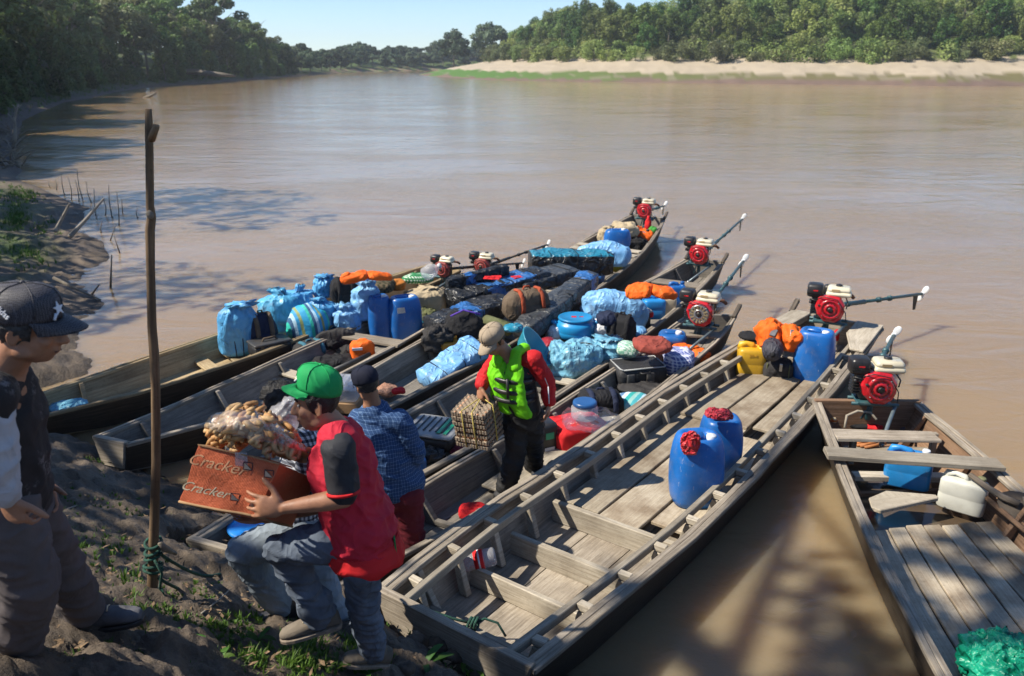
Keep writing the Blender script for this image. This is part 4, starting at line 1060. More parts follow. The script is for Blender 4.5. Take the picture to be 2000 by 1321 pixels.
def sack_mesh(c, w, d, h, yaw, seed, neck=.26, folds=13, tuft=.11, lean=None, lump=.10, belly=.45):
    """filled sack standing upright, gathered and tied at the top"""
    if lean is None: lean = (.10*math.sin(seed*2.1), .08*math.cos(seed*3.3))
    V = []; n = 44; m = 30; M = rotz(yaw); off = Vector((seed*2.3, seed, seed*.7))
    for i in range(m+1):
        t = i/m
        if t < .08: r = .62+.34*(t/.08)**.6
        elif t < .72: r = .96+.06*math.sin((t-.08)/.64*math.pi)
        elif t < 1-tuft: u = (t-.72)/max(.03, 1-tuft-.72); r = .96*(1-u**1.7)**.8*(1-neck)+neck
        else: u = (t-1+tuft)/tuft; r = neck*(1+.75*u-.35*u*u)
        z = h*t; fold = max(0, (t-.42)/.58)**1.5
        for k in range(n):
            th = 2*math.pi*k/n; q = Vector((spow(math.cos(th), .85), spow(math.sin(th), .85), 0))
            rr = r*(1+fold*.20*math.sin(folds*th+seed+2*math.sin(3*th+seed))*(1+.8*(t > 1-tuft)))
            p = Vector((q.x*w/2*rr, q.y*d/2*rr, z))
            if t > 1-tuft: p.z += h*tuft*(.45*noise.noise(Vector((q.x*2.2, q.y*2.2, seed)))); p.x += w*.10*((t-1+tuft)/tuft)*math.sin(seed*1.7); p.y -= d*.12*((t-1+tuft)/tuft)*math.cos(seed)
            f = 2.2/max(w, .25); a = w*lump*min(1, r*1.3)
            s = noise.fractal(p*f+off, 1, 2, 3)+.45*(1-2*abs(noise.noise(Vector((p.x, p.y, p.z*.55))*f*2.3-off)))
            p += q.normalized()*a*s; p.z += h*.012*s
            p.x += lean[0]*t*t*h; p.y += lean[1]*t*t*h
            V.append(Vector(c)+M @ p)
    fs = [tuple(range(n-1, -1, -1))]
    for i in range(m):
        for k in range(n): fs.append((i*n+k, i*n+(k+1) % n, (i+1)*n+(k+1) % n, (i+1)*n+k))
    fs.append(tuple(m*n+k for k in range(n)))
    mb = MB(); mb.add(V, fs, None, 0, True); return mb.mesh('sack_body')
def sack(label, box, zb, dep, mat, seed, yaw=0, group='blue sacks heaped in the boats', name='tied_sack', tie=True, **k):
    c, vy, w, d, h = fit(*box, zb, dep); t = thing(name, label, 'sack', c, group=group)
    link('sack_body', sack_mesh(c, w, d, h, vy+yaw, seed, **k), t, mat)
    if tie:
        tf = k.get('tuft', .11); ln = k.get('lean', (.10*math.sin(seed*2.1), .08*math.cos(seed*3.3))); q = c+rotz(vy+yaw) @ Vector((ln[0]*(1-tf)**2*h, ln[1]*(1-tf)**2*h, h*(1-tf)))
        mb = MB(); nk = k.get('neck', .26)*w*.5*1.08
        mb.tube([q+Vector((math.cos(a)*nk, math.sin(a)*nk*d/w, .004*math.sin(3*a))) for a in [2*math.pi*i/16 for i in range(17)]], .008, 6); mb.build('tie_cord', NAVY_C, t)
    return t
def canister(label, box, zb, mat=BLUE_PL, yaw=0, dep=.30, group='blue plastic canisters', cap=True, name='canister'):
    """tall barrel-sided plastic canister with a sunk handle and a screw cap"""
    c, vy, w, d, h = fit(*box, zb, dep); t = thing(name, label, 'canister', c, (0, 0, vy+yaw), group)
    def ring(sx, sy, z, e=.62, n=28): return [Vector((spow(math.cos(2*math.pi*k/n), e)*sx, spow(math.sin(2*math.pi*k/n), e)*sy, z)) for k in range(n)]
    a, b = w/2, d/2; secs = []
    for tt, k in ((0, .80), (.015, .88), (.10, .93), (.25, .98), (.45, 1.0), (.65, .98), (.82, .92), (.93, .85), (.975, .79), (.992, .70), (.994, .58)): secs.append(ring(a*k, b*k, h*tt))
    for tt, k in ((.955, .53), (.94, .48)): secs.append(ring(a*k*.95, b*k*.9, h*tt))
    mb = MB(); mb.loft(secs, smooth=True); mb.build('canister_body', mat, t, world=False)
    mb = MB(); mb.tube([(-a*.5, 0, h*.93), (-a*.42, 0, h*.985), (a*.10, 0, h*.985), (a*.18, 0, h*.93)], b*.13, 8, flat=((0, 1, 0), 1.5)); mb.build('handle', mat, t, world=False)
    if cap:
        mb = MB(); mb.lathe([(.036, 0), (.038, .004), (.038, .035), (.033, .04)], (a*.42, -b*.2, h*.945), None, 14); mb.build('screw_cap', WHITE_CAP, t, world=False)
    return t, c, w, d, h
def jerry(label, box, zb, mat, yaw=0, dep=.24, group=None, capm=None, name='jerrycan'):
    """boxy jerrycan: shoulders, bridge handle between two humps, cap"""
    c, vy, w, d, h = fit(*box, zb, dep); t = thing(name, label, 'jerrycan', c, (0, 0, vy+yaw), group)
    a, b = w/2, d/2; mb = MB()
    def ring(sx, sy, z, e=.38, n=28): return [Vector((spow(math.cos(2*math.pi*k/n), e)*sx, spow(math.sin(2*math.pi*k/n), e)*sy, z)) for k in range(n)]
    secs = [ring(a*k, b*k, h*tt) for tt, k in ((0, .86), (.02, .96), (.05, 1), (.40, 1), (.42, .985), (.45, .985), (.47, 1), (.78, 1), (.84, .95), (.88, .84), (.89, .6))]
    mb.loft(secs, smooth=True); mb.build('can_body', mat, t, world=False)
    mb = MB(); mb.tube([(-a*.82, 0, h*.82), (-a*.74, 0, h*.95), (-a*.45, 0, h*.985), (-a*.05, 0, h*.95), (a*.08, 0, h*.86)], [b*.34, b*.34, b*.22, b*.26, b*.3], 10); mb.ball((a*.62, 0, h*.87), (a*.30, b*.6, h*.075), 12, 8); mb.build('handle', mat, t, world=False)
    mb = MB(); mb.lathe([(.03, 0), (.032, .03), (.028, .035)], (a*.62, 0, h*.935), None, 12); mb.build('screw_cap', capm or mat, t, world=False)
    return t
def bundle(label, p0, p1, w, h, mats, seed, name='wrapped_bundle', cat='bundle', group='long bundles wrapped in tarp', roll=0.0, wr=.02, bands=()):
    """long box-like bundle (mattress, roll) from p0 to p1 wrapped in crumpled plastic; mats[1] covers the stripe range bands"""
    p0, p1 = Vector(p0), Vector(p1); x = (p1-p0); L = x.length; x.normalize(); y = Vector((0, 0, 1)).cross(x).normalized(); z = x.cross(y)
    y, z = y*math.cos(roll)+z*math.sin(roll), z*math.cos(roll)-y*math.sin(roll)
    nl, nr = 26, 24; off = Vector((seed*1.7, seed*2.9, 0)); mb = MB(); V = []
    for i in range(nl+1):
        t = i/nl; end = min(1, min(t, 1-t)/.03+.90)
        for k in range(nr):
            th = 2*math.pi*k/nr; q = Vector((0, spow(math.cos(th), .26)*w/2*end, spow(math.sin(th), .30)*h/2*end))
            p = p0+x*(L*t)+y*q.y+z*q.z; s = noise.fractal(p*4+off, 1, 2, 3)+.7*(1-2*abs(noise.noise(Vector((t*L*3, k*.6, seed))*1.6)))
            p += (y*q.y/w+z*q.z/h).normalized()*wr*s*(1.2 if h > .1 else .7); V.append(p)
    fs = []; mi = []
    for i in range(nl):
        for k in range(nr):
            fs.append((i*nr+k, i*nr+(k+1) % nr, (i+1)*nr+(k+1) % nr, (i+1)*nr+k))
            u = (i+.5)/nl+.03*math.sin(k*1.3+seed); a = (2*math.pi*(k+.5)/nr)
            mi.append(1 if any(b0 <= u <= b1 and (len(b) < 4 or b[2] <= math.degrees(a) <= b[3]) for b in bands for b0, b1 in [b[:2]]) else 0)
    fs += [tuple(range(nr-1, -1, -1)), tuple(nl*nr+k for k in range(nr))]; mi += [0, 0]
    mb.add(V, fs, None, 0, True); mb.mi = mi
    t = thing(name, label, cat, (p0+p1)/2-Vector((0, 0, h/2)), group=group)
    mb.build('wrapping', list(mats), t)
    for u in (.22, .55, .83):                            # cord round it
        c = p0+x*(L*u); mb = MB(); mb.tube([c+y*spow(math.cos(a), .26)*(w/2+wr*.7)+z*spow(math.sin(a), .30)*(h/2+wr*.7) for a in [2*math.pi*j/20 for j in range(21)]], .005, 5); mb.build('cord', BLACK_C, t)
    return t
def vest(label, box, zb, dep, seed, yaw=0, upright=.0, collar=False):
    c, vy, w, d, h = fit(*box, zb, dep); t = thing('life_vest', label, 'life vest', c, group='orange life vests lying on the cargo')
    M = rotz(vy+yaw)
    for sg in (-1, 1):
        link('foam_panel', soft_mesh('panel', c+M @ Vector((sg*w*.25, .0, 0)), (w*.60, d*1.05, h*(1.0 if sg < 0 else .8)), vy+yaw+sg*.3, seed+sg, .6, .7, .12, 3.4, 34, 22, .2, (upright*sg*.3, sg*.18)), t, ORANGE)
    mb = MB(); M2 = rotz(vy+yaw+.25)
    for sg in (-1, 1): mb = MB(); mb.box(c+M @ Vector((sg*w*.24, -d*.40, h*.62)), (w*.15, .02, h*.26), rotz(vy+yaw+sg*.25) @ Matrix.Rotation(-.6, 3, 'X') @ Matrix.Rotation(.3, 3, 'Y'), jit=.004); mb.build('reflective_strip', GREY_REFL, t, bevel=.003)
    if collar: link('collar', soft_mesh('collar', c+M @ Vector((-w*.42, 0, h*.35)), (w*.24, d*.5, h*.75), vy, seed+5, .8, .8, .06, 3, 22, 14, .1, (0, -.5)), t, ORANGE)
    return t
GREY_REFL = basic('grey_reflective_tape', (.15, .15, .16), .4, .1)
def backpack(label, box, zb, dep, mat, seed, yaw=0, strap=None, name='backpack', cat='backpack'):
    t, c, vy, w, d, h = soft(name, label, cat, box, zb, dep, mat, yaw, seed=seed, e=.65, ez=.7, amp=.05, freq=3, part='bag_body')
    M = rotz(vy+yaw)
    link('front_pocket', soft_mesh('pocket', c+M @ Vector((0, -d*.36, h*.08)), (w*.66, d*.4, h*.5), vy+yaw, seed+3, .6, .6, .06, 3, 24, 14), t, mat)
    for sg in (-1, 1):
        mb = MB(); mb.tube([c+M @ Vector((sg*w*.24, y*d, z*h)) for y, z in ((.1, 1.0), (-.2, 1.03), (-.46, .84), (-.56, .5), (-.5, .2))], .018, 8, flat=((M @ Vector((1, 0, 0))), 1.6)); mb.build('strap', strap or mat, t)
    mb = MB(); mb.tube([c+M @ Vector((x*w, 0, z*h)) for x, z in ((-.1, .95), (-.06, 1.1), (.06, 1.1), (.1, .95))], .012, 6); mb.build('grab_loop', strap or mat, t)
    return t
def build_cargo():
    ga = 'blue sacks heaped in the boats'
    # ---------------- tan boat (leftmost)
    t = sack('tall light blue sack with two dark seams, nearest the bare tan bow', (433, 583, 506, 700), .13, .30, SACK, 1, tie=False, neck=.5, tuft=.07, folds=9, lump=.04, group=ga)
    c, vy, w, d, h = fit(433, 583, 506, 700, .13, .30); M = rotz(vy)
    for sx in (-.08, .10):
        mb = MB(); mb.tube([c+M @ Vector((w*sx*(1+.5*u), -d*.52*(1 if u < .8 else 1-(u-.8)*1.6), h*u)) for u in (.03, .2, .4, .6, .75, .88)], .006, 5); mb.build('seam', NAVY_C, t)
    backpack('dark navy and brown backpack beside the tall seamed sack', (487, 607, 545, 688), .17, .25, NAVY_C, 2, .3, BROWN_C)
    toolcase('black plastic tool case with a handle at the foot of the navy backpack', (490, 657, 568, 697), .2, .28)
    sack('large round blue sack behind the black tool case', (517, 556, 592, 655), .2, .35, SACK3, 3, neck=.25, group=ga)
    sack('blue sack with a twisted knot on top, behind the large round one', (556, 552, 612, 612), .45, .3, SACK, 4, neck=.2, tuft=.25, group=ga)
    soft('striped_bag', 'blue and green striped woven bag leaning among the blue sacks', 'bag', (556, 588, 632, 672), .2, .3, STRIPE_BG, -.4, seed=5, e=.7, ez=.75, amp=.05, tilt=(0, .35))
    sack('crumpled blue sack half hidden behind the striped bag', (600, 575, 660, 650), .25, .3, SACK, 6, group=ga, neck=.3)
    sack('small blue sack topmost at the back left of the black rucksack', (614, 532, 654, 585), .55, .25, SACK, 7, group=ga, neck=.55, tuft=.1)
    backpack('black rucksack standing on the blue sacks under the orange vest', (648, 536, 702, 600), .5, .28, BLACK_C, 8, .2)
    vest('orange life vest draped over the black rucksack, its collar sticking up', (672, 526, 760, 552), .92, .22, 9, .2, collar=True)
    sack('pale blue sack right of the black rucksack, tall and narrow', (690, 543, 742, 630), .35, .28, SACK2, 10, neck=.4, tuft=.12, group=ga)
    sack('low blue sack with a frilled mouth in front of the black rucksack', (655, 588, 706, 650), .25, .28, SACK2, 11, neck=.42, tuft=.22, group=ga)
    soft('camouflage_bag', 'brown camouflage bag behind the tall pale blue sack', 'bag', (728, 538, 772, 575), .6, .3, CAMO_C, seed=12)
    soft('orange_bag', 'small orange and brown bag left of the checked bundle', 'bag', (764, 542, 792, 570), .6, .2, cloth('rusty_orange_cloth', (.45, .16, .03)), seed=13)
    soft('checked_bundle', 'green and white checked cloth bundle below the leftmost engine', 'bundle', (786, 530, 848, 556), .62, .3, GREENCHECK, seed=14, amp=.09)
    mb = MB(); t = thing('clear_jug', 'clear plastic jug lying on the checked bundle', 'jug', at(826, 536, .85)); mb.lathe([(.05, 0), (.09, .03), (.095, .16), (.06, .21), (.03, .24), (.03, .27)], at(826, 538, .82), frame(z=(.8, -.2, .5)), 16); mb.build('jug_body', FILM_H, t); mb = MB(); mb.lathe([(.034, 0), (.034, .03)], at(826, 538, .82)+frame(z=(.8, -.2, .5)) @ Vector((0, 0, .262)), frame(z=(.8, -.2, .5)), 10); mb.build('jug_cap', WHITE_CAP, t)
    soft('crumpled_plastic', 'pale blue plastic sheet crumpled in the muddy tan bow', 'plastic sheet', (100, 778, 170, 806), .16, .25, TARP_LB, seed=15, amp=.14, freq=6)
    # ---------------- second boat
    canister('blue canister with white cap, left of the pair in the second boat', (722, 570, 768, 671), .12, yaw=.15)
    canister('blue canister with a torn paper label, right of the pair in the second boat', (761, 571, 826, 668), .14, yaw=.25)
    c, vy, w, d, h = fit(761, 571, 826, 668, .14, .30); mb = MB(); M = rotz(vy+.25); mb.box(c+M @ Vector((-w*.2, -d*.5-.004, h*.76)), (.09, .003, .07), M @ Matrix.Rotation(-.1, 3, 'X'), jit=.006)
    o = mb.build('paper_label', PAPER, bpy.data.objects['canister.001'])
    sack('bulging tan sack behind the pair of blue canisters', (788, 552, 872, 615), .3, .4, TAN_C, 16, neck=.3, tuft=.06, group=None, lump=.05, tie=False)
    t, c, vy, w, d, h = soft('life_vest', 'bright orange life vest standing alone on the floor of the second boat', 'life vest', (686, 660, 733, 707), .14, .2, ORANGE, seed=17, e=.6, ez=.6, amp=.06, group='orange life vests lying on the cargo', part='foam_panel')
    mb = MB(); mb.box(c+rotz(vy) @ Vector((-.06, -d*.5, h*.72)), (.12, .02, .03), rotz(vy)); mb.build('reflective_strip', WHITE_C, t)
    backpack('black backpack with blue straps lying in the second boat behind the cross plank', (572, 658, 640, 702), .14, .3, CHAR_C, 18, .5, cloth('teal_strap', (.05, .16, .22)))
    soft('black_gear_pile', 'jumble of black gear and straps left of the lone orange vest', 'gear', (612, 688, 692, 725), .1, .3, BLACK_C, seed=19, amp=.16, freq=6)
    t = thing('pipe_bundle', 'dark plastic pipes lying along the rail beside the orange vest', 'pipes', at(650, 730, .12))
    for k in range(3): mb = MB(); mb.tube([at(640+k*6, 734-k*5, .16+.03*k), at(712+k*5, 700-k*4, .2+.02*k)], .028, 8); mb.build('pipe', DGREY_PL, t)
    soft('grey_pouch', 'dark grey folded bag inside the left wall of the second boat', 'bag', (618, 640, 700, 690), .13, .15, CHAR_C, seed=20, amp=.08, e=.4)
    # ---------------- wrapped mattresses and bags over the second and third boats
    gb = 'long bundles wrapped in tarp'
    bundle('black wrapped mattress standing on edge beside the faded red engines', at(872, 575, .55), at(990, 545, .62), .10, .46, (TARP_BLK, TARP_BLUE), 1, roll=.25, bands=((.3, .42),), group=gb)
    bundle('black bag with a blue panel and red lettering, below the upright mattress', at(885, 588, .52), at(1062, 538, .62), .42, .20, (TARP_BLK, TARP_BLUE), 2, bands=((.30, .46), (.50, .80, 70, 150)), group=gb, wr=.03)
    t = bpy.data.objects['wrapped_bundle.001']
    mb = MB(); c = at(985, 548, .74)
    for k in range(7): mb.box(c+Vector((random.uniform(-.22, .2), random.uniform(-.06, .06), random.uniform(-.0, .02)+.03)), (.13, .045, .006), rotz(random.uniform(-.4, .9)), jit=.01)
    mb.build('red_print', RED_C, t)
    bundle('flat black case with a blue sheet on top, behind the brown backpack', at(1000, 560, .55), at(1112, 530, .60), .52, .17, (TARP_GREY, TARP_BLUE), 3, bands=((.0, .42, 55, 125),), group=gb, wr=.02)
    bundle('black and blue bundle below the red lettered bag, left of the brown backpack', at(845, 640, .40), at(985, 592, .50), .40, .20, (TARP_BLK, TARP_BLUE), 4, bands=((.34, .55),), group=gb, wr=.03)
    bundle('long grey black roll slanting towards the man in the green vest', at(1020, 650, .44), at(1150, 545, .60), .30, .20, (TARP_GREY, TARP_BLUE), 5, bands=((.86, .97),), group=gb, wr=.025)
    bundle('turquoise and black roll lying across the long boat, below its blue canister', at(1035, 512, .62), at(1193, 512, .58), .42, .30, (TARP_BLK, TARP_TURQ), 6, bands=((.0, .97, 72, 150),), group=gb, wr=.03)
    backpack('brown hiking backpack lying on the wrapped bundles', (982, 556, 1074, 628), .45, .35, BROWN_C, 21, .5, cloth('rust_strap', (.35, .07, .03)))
    soft('jacket', 'grey and black jacket heaped in the third boat below the blue bundle', 'jacket', (828, 632, 882, 690), .22, .3, CHAR_C, seed=22, amp=.13, freq=5)
    soft('shoulder_bag', 'black bag with a purple edge left of the rolled green mat', 'bag', (872, 602, 942, 668), .3, .35, BLACK_C, seed=23, amp=.08)
    mb = MB(); mb.tube([at(880, 618, .66), at(905, 606, .72), at(938, 614, .70)], .012, 6); mb.build('purple_trim', cloth('purple_cloth', (.10, .05, .35)), bpy.data.objects['shoulder_bag'])
    jerry('ochre jug half covered by the pale blue sack of the third boat', (858, 656, 896, 692), .2, basic('ochre_plastic', (.48, .22, .02), .4), .3, .2)
    t = thing('rolled_mat', 'rolled pale green mat behind the beige cap', 'rolled mat', at(968, 640, .35)); mb = MB(); p = at(950, 628, .42); q = at(985, 640, .42)
    mb.tube([p, q+(q-p)*.25], .085, 16); mb.build('mat_roll', OLIVE_C, t); mb = MB(); mb.tube([p-(q-p)*.015, p+(q-p)*.02], .05, 12); mb.build('mat_core', cloth('pale_green_foam', (.34, .38, .2)), t)
    t = bundle('pale blue sack lying slack over the rail of the third boat', at(832, 748, .20), at(935, 678, .42), .30, .20, (SACK2, SACK2), 24, 'long_sack', 'sack', ga, .25, .028)
    mb = MB(); mb.tube([at(826, 742, .25), at(866, 706, .36), at(905, 682, .46)], .005, 5); mb.build('seam', TARP_BRIGHT, t)
    soft('wrapped_parcel', 'small turquoise parcel beside the long grey roll, above the beige cap', 'parcel', (984, 628, 1022, 652), .5, .2, TARP_TURQ, seed=25)
    # stern of the long boat
    canister('blue canister in the far stern beside the tan sack', (1178, 445, 1231, 487), .35, dep=.28, yaw=.2)
    soft('lying_sack', 'light blue sack lying behind the turquoise roll', 'sack', (1124, 470, 1232, 522), .38, .34, SACK2, seed=26, group=ga, e=.7, ez=.75, amp=.08)
    sack('tan sack left of the blue canister in the far stern', (1168, 440, 1200, 475), .35, .3, TAN_C, 27, group=None, neck=.4, tuft=.1, tie=False)
    soft('tan_cloth', 'tan cloth heaped behind the blue canister in the far stern', 'cloth', (1195, 430, 1245, 466), .4, .4, TAN_C, seed=28, amp=.12)
    vest('orange life vest beneath the farthest engine', (1228, 440, 1272, 470), .3, .3, 29, -.3)
    soft('gear_bag', 'dark gear bag at the right wall of the far stern', 'bag', (1222, 462, 1262, 490), .2, .3, BLACK_C, seed=30, amp=.14, freq=5)
    t = thing('red_bottle', 'small red bottle hanging under the farthest engine', 'bottle', at(1265, 450, .4)); mb = MB(); mb.lathe([(.05, 0), (.07, .04), (.06, .2), (.025, .26), (.025, .3)], at(1265, 452, .38), None, 12); mb.build('bottle_body', RED_C, t); mb = MB(); mb.lathe([(.03, 0), (.03, .03)], at(1265, 452, .69), None, 10); mb.build('bottle_cap', METAL_D, t)
    soft('green_bundle', 'small green bundle at the right rail of the far stern', 'bundle', (1265, 441, 1282, 458), .35, .2, cloth('bright_green_cloth', (.06, .3, .05)), seed=31)
    soft('yellow_cloth', 'yellow cloth below the light blue sack at the right rail', 'cloth', (1186, 515, 1216, 533), .2, .2, cloth('yellow_cloth', (.65, .42, .03)), seed=32, amp=.14, freq=5)
    soft('blue_tarp_fold', 'blue tarp folded under the turquoise roll', 'tarp', (1125, 528, 1180, 556), .15, .3, TARP_BLUE, seed=33, amp=.12)
    # ---------------- fourth boat
    soft('lying_sack', 'large blue sack lying on its side, right of the grey roll', 'sack', (1126, 562, 1256, 646), .2, .36, SACK2, seed=34, group=ga, e=.65, ez=.7, amp=.07, tilt=(0, .22), n=46, m=30, freq=4)
    crate_grey('grey lidded crate with a red corner right of the large blue sack', (1208, 592, 1262, 645), .15, .35)
    jerry('blue jerrycan under the orange vest', (1253, 572, 1297, 625), .2, BLUE_L, .2, .25)
    jerry('cream jerrycan right of the blue one, under the orange vest', (1287, 570, 1318, 622), .2, CREAM_PL, .2, .2)
    jerry('small dark blue jerrycan behind the cream jerrycan', (1303, 548, 1336, 600), .2, BLUE_PL, .2, .2)
    vest('orange life vest spread on the two jerrycans', (1228, 548, 1313, 586), .72, .32, 35, .15)
    blue_barrel('light blue barrel with a clamped lid and red marks on it', (1086, 604, 1165, 668), .28)
    soft('white_sack', 'white cloth showing left of the light blue barrel', 'cloth', (1066, 625, 1100, 668), .25, .3, WHITE_C, seed=36)
    soft('white_cloth', 'white cloth heap between the blue barrel and the black backpack', 'cloth', (1158, 615, 1202, 660), .3, .3, WHITE_C, seed=37, amp=.1)
    backpack('black backpack against the large blue sack', (1186, 608, 1240, 680), .25, .28, BLACK_C, 38, -.2)
    soft('navy_bag', 'navy bag behind the black backpack', 'bag', (1165, 603, 1205, 640), .5, .25, NAVY_C, seed=39)
    t, c, vy, w, d, h = soft('tarp_bundle', 'big bundle in crumpled light blue tarp tied with cord, below the barrel', 'bundle', (1068, 660, 1166, 745), .15, .42, TARP_LB, .35, seed=40, e=.6, ez=.6, amp=.085, freq=4, ridge=.9, n=48, m=32)
    M = rotz(vy+.35); mb = MB(); mb.tube([c+M @ Vector((w*.53*spow(math.cos(a), .6), 0, h*.5+h*.56*spow(math.sin(a), .6))) for a in [2*math.pi*i/24 for i in range(25)]], .006, 5); mb.build('cord', BROWN_C, t)
    sack('pale crumpled blue sack right of the crumpled tarp bundle', (1155, 650, 1217, 715), .25, .3, TARP_LB, 41, group=ga, neck=.5, tuft=.1, lump=.12)
    soft('folded_lb_sack', 'small blue sack below the right end of the large blue sack', 'sack', (1228, 632, 1262, 665), .25, .25, SACK2, seed=42, group=None)
    bpy.data.objects['folded_lb_sack'].name = 'small_sack'
    cooler('grey storage box with a ribbed lid and two green tapes', (797, 808, 906, 886), .13, .42)
    soft('black_plastic_bag', 'crumpled black plastic bag left of the grey storage box', 'plastic bag', (826, 870, 866, 906), .12, .2, basic('shiny_black_film', (.02, .02, .022), .2, .2, 9, .8, 25), seed=43, amp=.2, freq=6, ridge=1)
    jerry('small blue jug beside the plaid shirt, under the crumpled black bag', (806, 880, 832, 928), .1, BLUE_PL, .2, .16)
    soft('red_pouch', 'dark red pouch right of the grey storage box', 'pouch', (876, 866, 912, 892), .12, .2, cloth('maroon_cloth', (.16, .015, .03)), seed=44)
    soft('yellow_pouch', 'yellow cloth corner under the grey storage box', 'cloth', (818, 862, 850, 880), .14, .15, cloth('dull_yellow_cloth', (.5, .42, .08)), seed=45)
    soft('bow_tarp', 'bright blue tarp in the square bow of the narrow grey boat', 'tarp', (448, 990, 580, 1056), .30, .5, TARP_BRIGHT, seed=46, amp=.09, freq=4)
    # third boat floor
    t = thing('storage_tub', 'clear plastic tub on a brown carton beside the navy cap', 'tub', at(680, 800, .12)); c, vy, w, d, h = fit(650, 745, 708, 808, .12, .4); M = rotz(vy-.3)
    mb = MB(); mb.box(c+M @ Vector((0, 0, h*.3)), (w*1.1, d, h*.6), M, jit=.01); mb.build('carton', CARTON, t, bevel=.006)
    mb = MB(); rbox(mb, c+M @ Vector((0, 0, h*.6+.075)), (w*1.05, d*.95, .14), .03, M); mb.build('tub_body', FILM_H, t)
    mb = MB(); rbox(mb, c+M @ Vector((0, 0, h*.6+.155)), (w*1.12, d*1.02, .03), .012, M)
    for k in range(3): rbox(mb, c+M @ Vector((w*(-.3+.3*k), 0, h*.6+.18)), (w*.22, d*.7, .02), .008, M)
    mb.build('tub_lid', FILM_H, t)
    soft('bag_of_onions', 'clear bag of reddish vegetables right of the navy cap', 'bag', (738, 745, 778, 778), .12, .22, basic('netted_vegetables', (.42, .22, .14), .5, .5, 60, .9, 60), seed=47, amp=.08)
    bpy.data.objects['bag_of_onions'].name = 'vegetable_bag'
    soft('red_rag', 'small red rag on the rail side right of the vegetable bag', 'rag', (766, 760, 792, 772), .2, .12, RED_C, seed=48, amp=.1)
    # ---------------- fifth boat
    suitcase('black suitcase under the rust red jacket', (1183, 690, 1302, 760), .15, .5)
    soft('rust_jacket', 'rust red jacket with grey piping thrown over the black suitcase', 'jacket', (1234, 650, 1310, 694), .55, .4, REDB_C, seed=49, amp=.12, freq=4)
    soft('print_bag', 'pale green printed bag left of the rust red jacket', 'bag', (1204, 660, 1248, 700), .4, .3, GREENFLOR, seed=50)
    soft('plaid_bag', 'blue and white plaid bag right of the black suitcase', 'bag', (1294, 672, 1352, 738), .2, .35, BLUEPLAID, seed=51, e=.55, ez=.6, amp=.06)
    vest('orange vest tucked behind the plaid bag', (1316, 664, 1372, 708), .22, .35, 52, .4)
    canister('low blue canister with a dark top between rust jacket and open fan engine', (1284, 640, 1340, 676), .3, dep=.34)
    soft('dark_jacket', 'dark brown jacket spread in front of the black suitcase', 'jacket', (1204, 738, 1302, 775), .15, .35, CHAR_C, seed=53, amp=.13, freq=5)
    soft('striped_towel', 'blue and white striped towel at the right wall below the dark jacket', 'towel', (1195, 758, 1275, 815), .1, .45, STRIPE_TW, seed=54, amp=.05)
    backpack('black and navy bag with a red edge behind the blue lidded jar', (1124, 748, 1216, 822), .12, .35, BLACK_C, 55, .3, NAVY_C, 'travel_bag', 'bag')
    t = thing('lidded_jar', 'clear plastic jar with a big blue lid on the red bundle', 'jar', at(1141, 822, .42)); c, vy, w, d, h = fit(1114, 770, 1168, 828, .36, .28)
    mb = MB(); mb.lathe([(w*.44, 0), (w*.5, .02), (w*.5, h*.6), (w*.4, h*.74), (w*.4, h*.8)], c, None, 22); mb.build('jar_body', FILM_H, t)
    mb = MB(); mb.lathe([(w*.43, h*.76), (w*.45, h*.78), (w*.44, h*.95), (w*.38, h), (w*.30, h)], c, None, 22); mb.build('jar_lid', basic('navy_blue_lid', (.02, .09, .26), .35), t)
    t, c, vy, w, d, h = soft('red_bundle', 'large square bundle wrapped in bright red cloth below the blue lidded jar', 'bundle', (1070, 800, 1182, 882), .1, .42, RED_C, .45, seed=56, e=.35, ez=.4, amp=.045, freq=4, n=44, m=30)
    t, c, vy, w, d, h = soft('plastic_wrap', 'clear plastic sheet bunched round the blue lidded jar', 'plastic sheet', (1096, 792, 1208, 846), .33, .36, FILM, seed=57, e=.7, amp=.13, freq=5, ridge=1.0, part='film')
    t = thing('black_case', 'black case with a green sticker standing left of the red bundle', 'case', at(1052, 885, .1)); c, vy, w, d, h = fit(1038, 800, 1074, 888, .1, .34); M = rotz(vy+.5)
    mb = MB(); rbox(mb, c+M @ Vector((0, 0, h/2)), (w*1.1, d, h), .03, M); mb.build('case_body', BLACK_PL, t)
    mb = MB(); mb.box(c+M @ Vector((w*.0, -d/2-.003, h*.62)), (w*.5, .004, h*.22), M); mb.build('green_sticker', GREEN_TAPE, t); mb = MB(); mb.box(c+M @ Vector((w*.0, -d/2-.003, h*.15)), (w*.6, .004, h*.14), M); mb.build('white_sticker', WHITE_C, t)
    t = thing('plastic_basin', 'teal plastic basin standing on edge behind the man in the green vest', 'basin', at(1035, 700, .25)); c = at(1040, 705, .40)+Vector((.02, .12, .10)); M = frame(z=(.80, -.15, .62)) @ Matrix.Scale(.74, 3)
    mb = MB(); mb.lathe([(.20, -.16), (.24, -.12), (.33, .05), (.345, .055), (.345, .07), (.315, .065), (.225, -.10), (.18, -.13)], c, M, 30); mb.build('basin_body', TEAL_PL, t)
    soft('red_pan', 'red and black cookware right of the teal basin', 'cookware', (1054, 655, 1088, 690), .3, .25, cloth('dark_red_enamel', (.28, .02, .03), .4), seed=58)
    soft('red_cloth', 'crumpled red cloth on the floor left of the egg carrier', 'cloth', (896, 980, 955, 1018), .1, .22, RED_C, seed=59, amp=.16, freq=5, ridge=.9)
    # ---------------- barge
    g2 = None
    jerry('yellow jerrycan with faded numbers, far end of the barge floor', (1436, 662, 1490, 741), .13, YELLOW_PL, .15, .25)
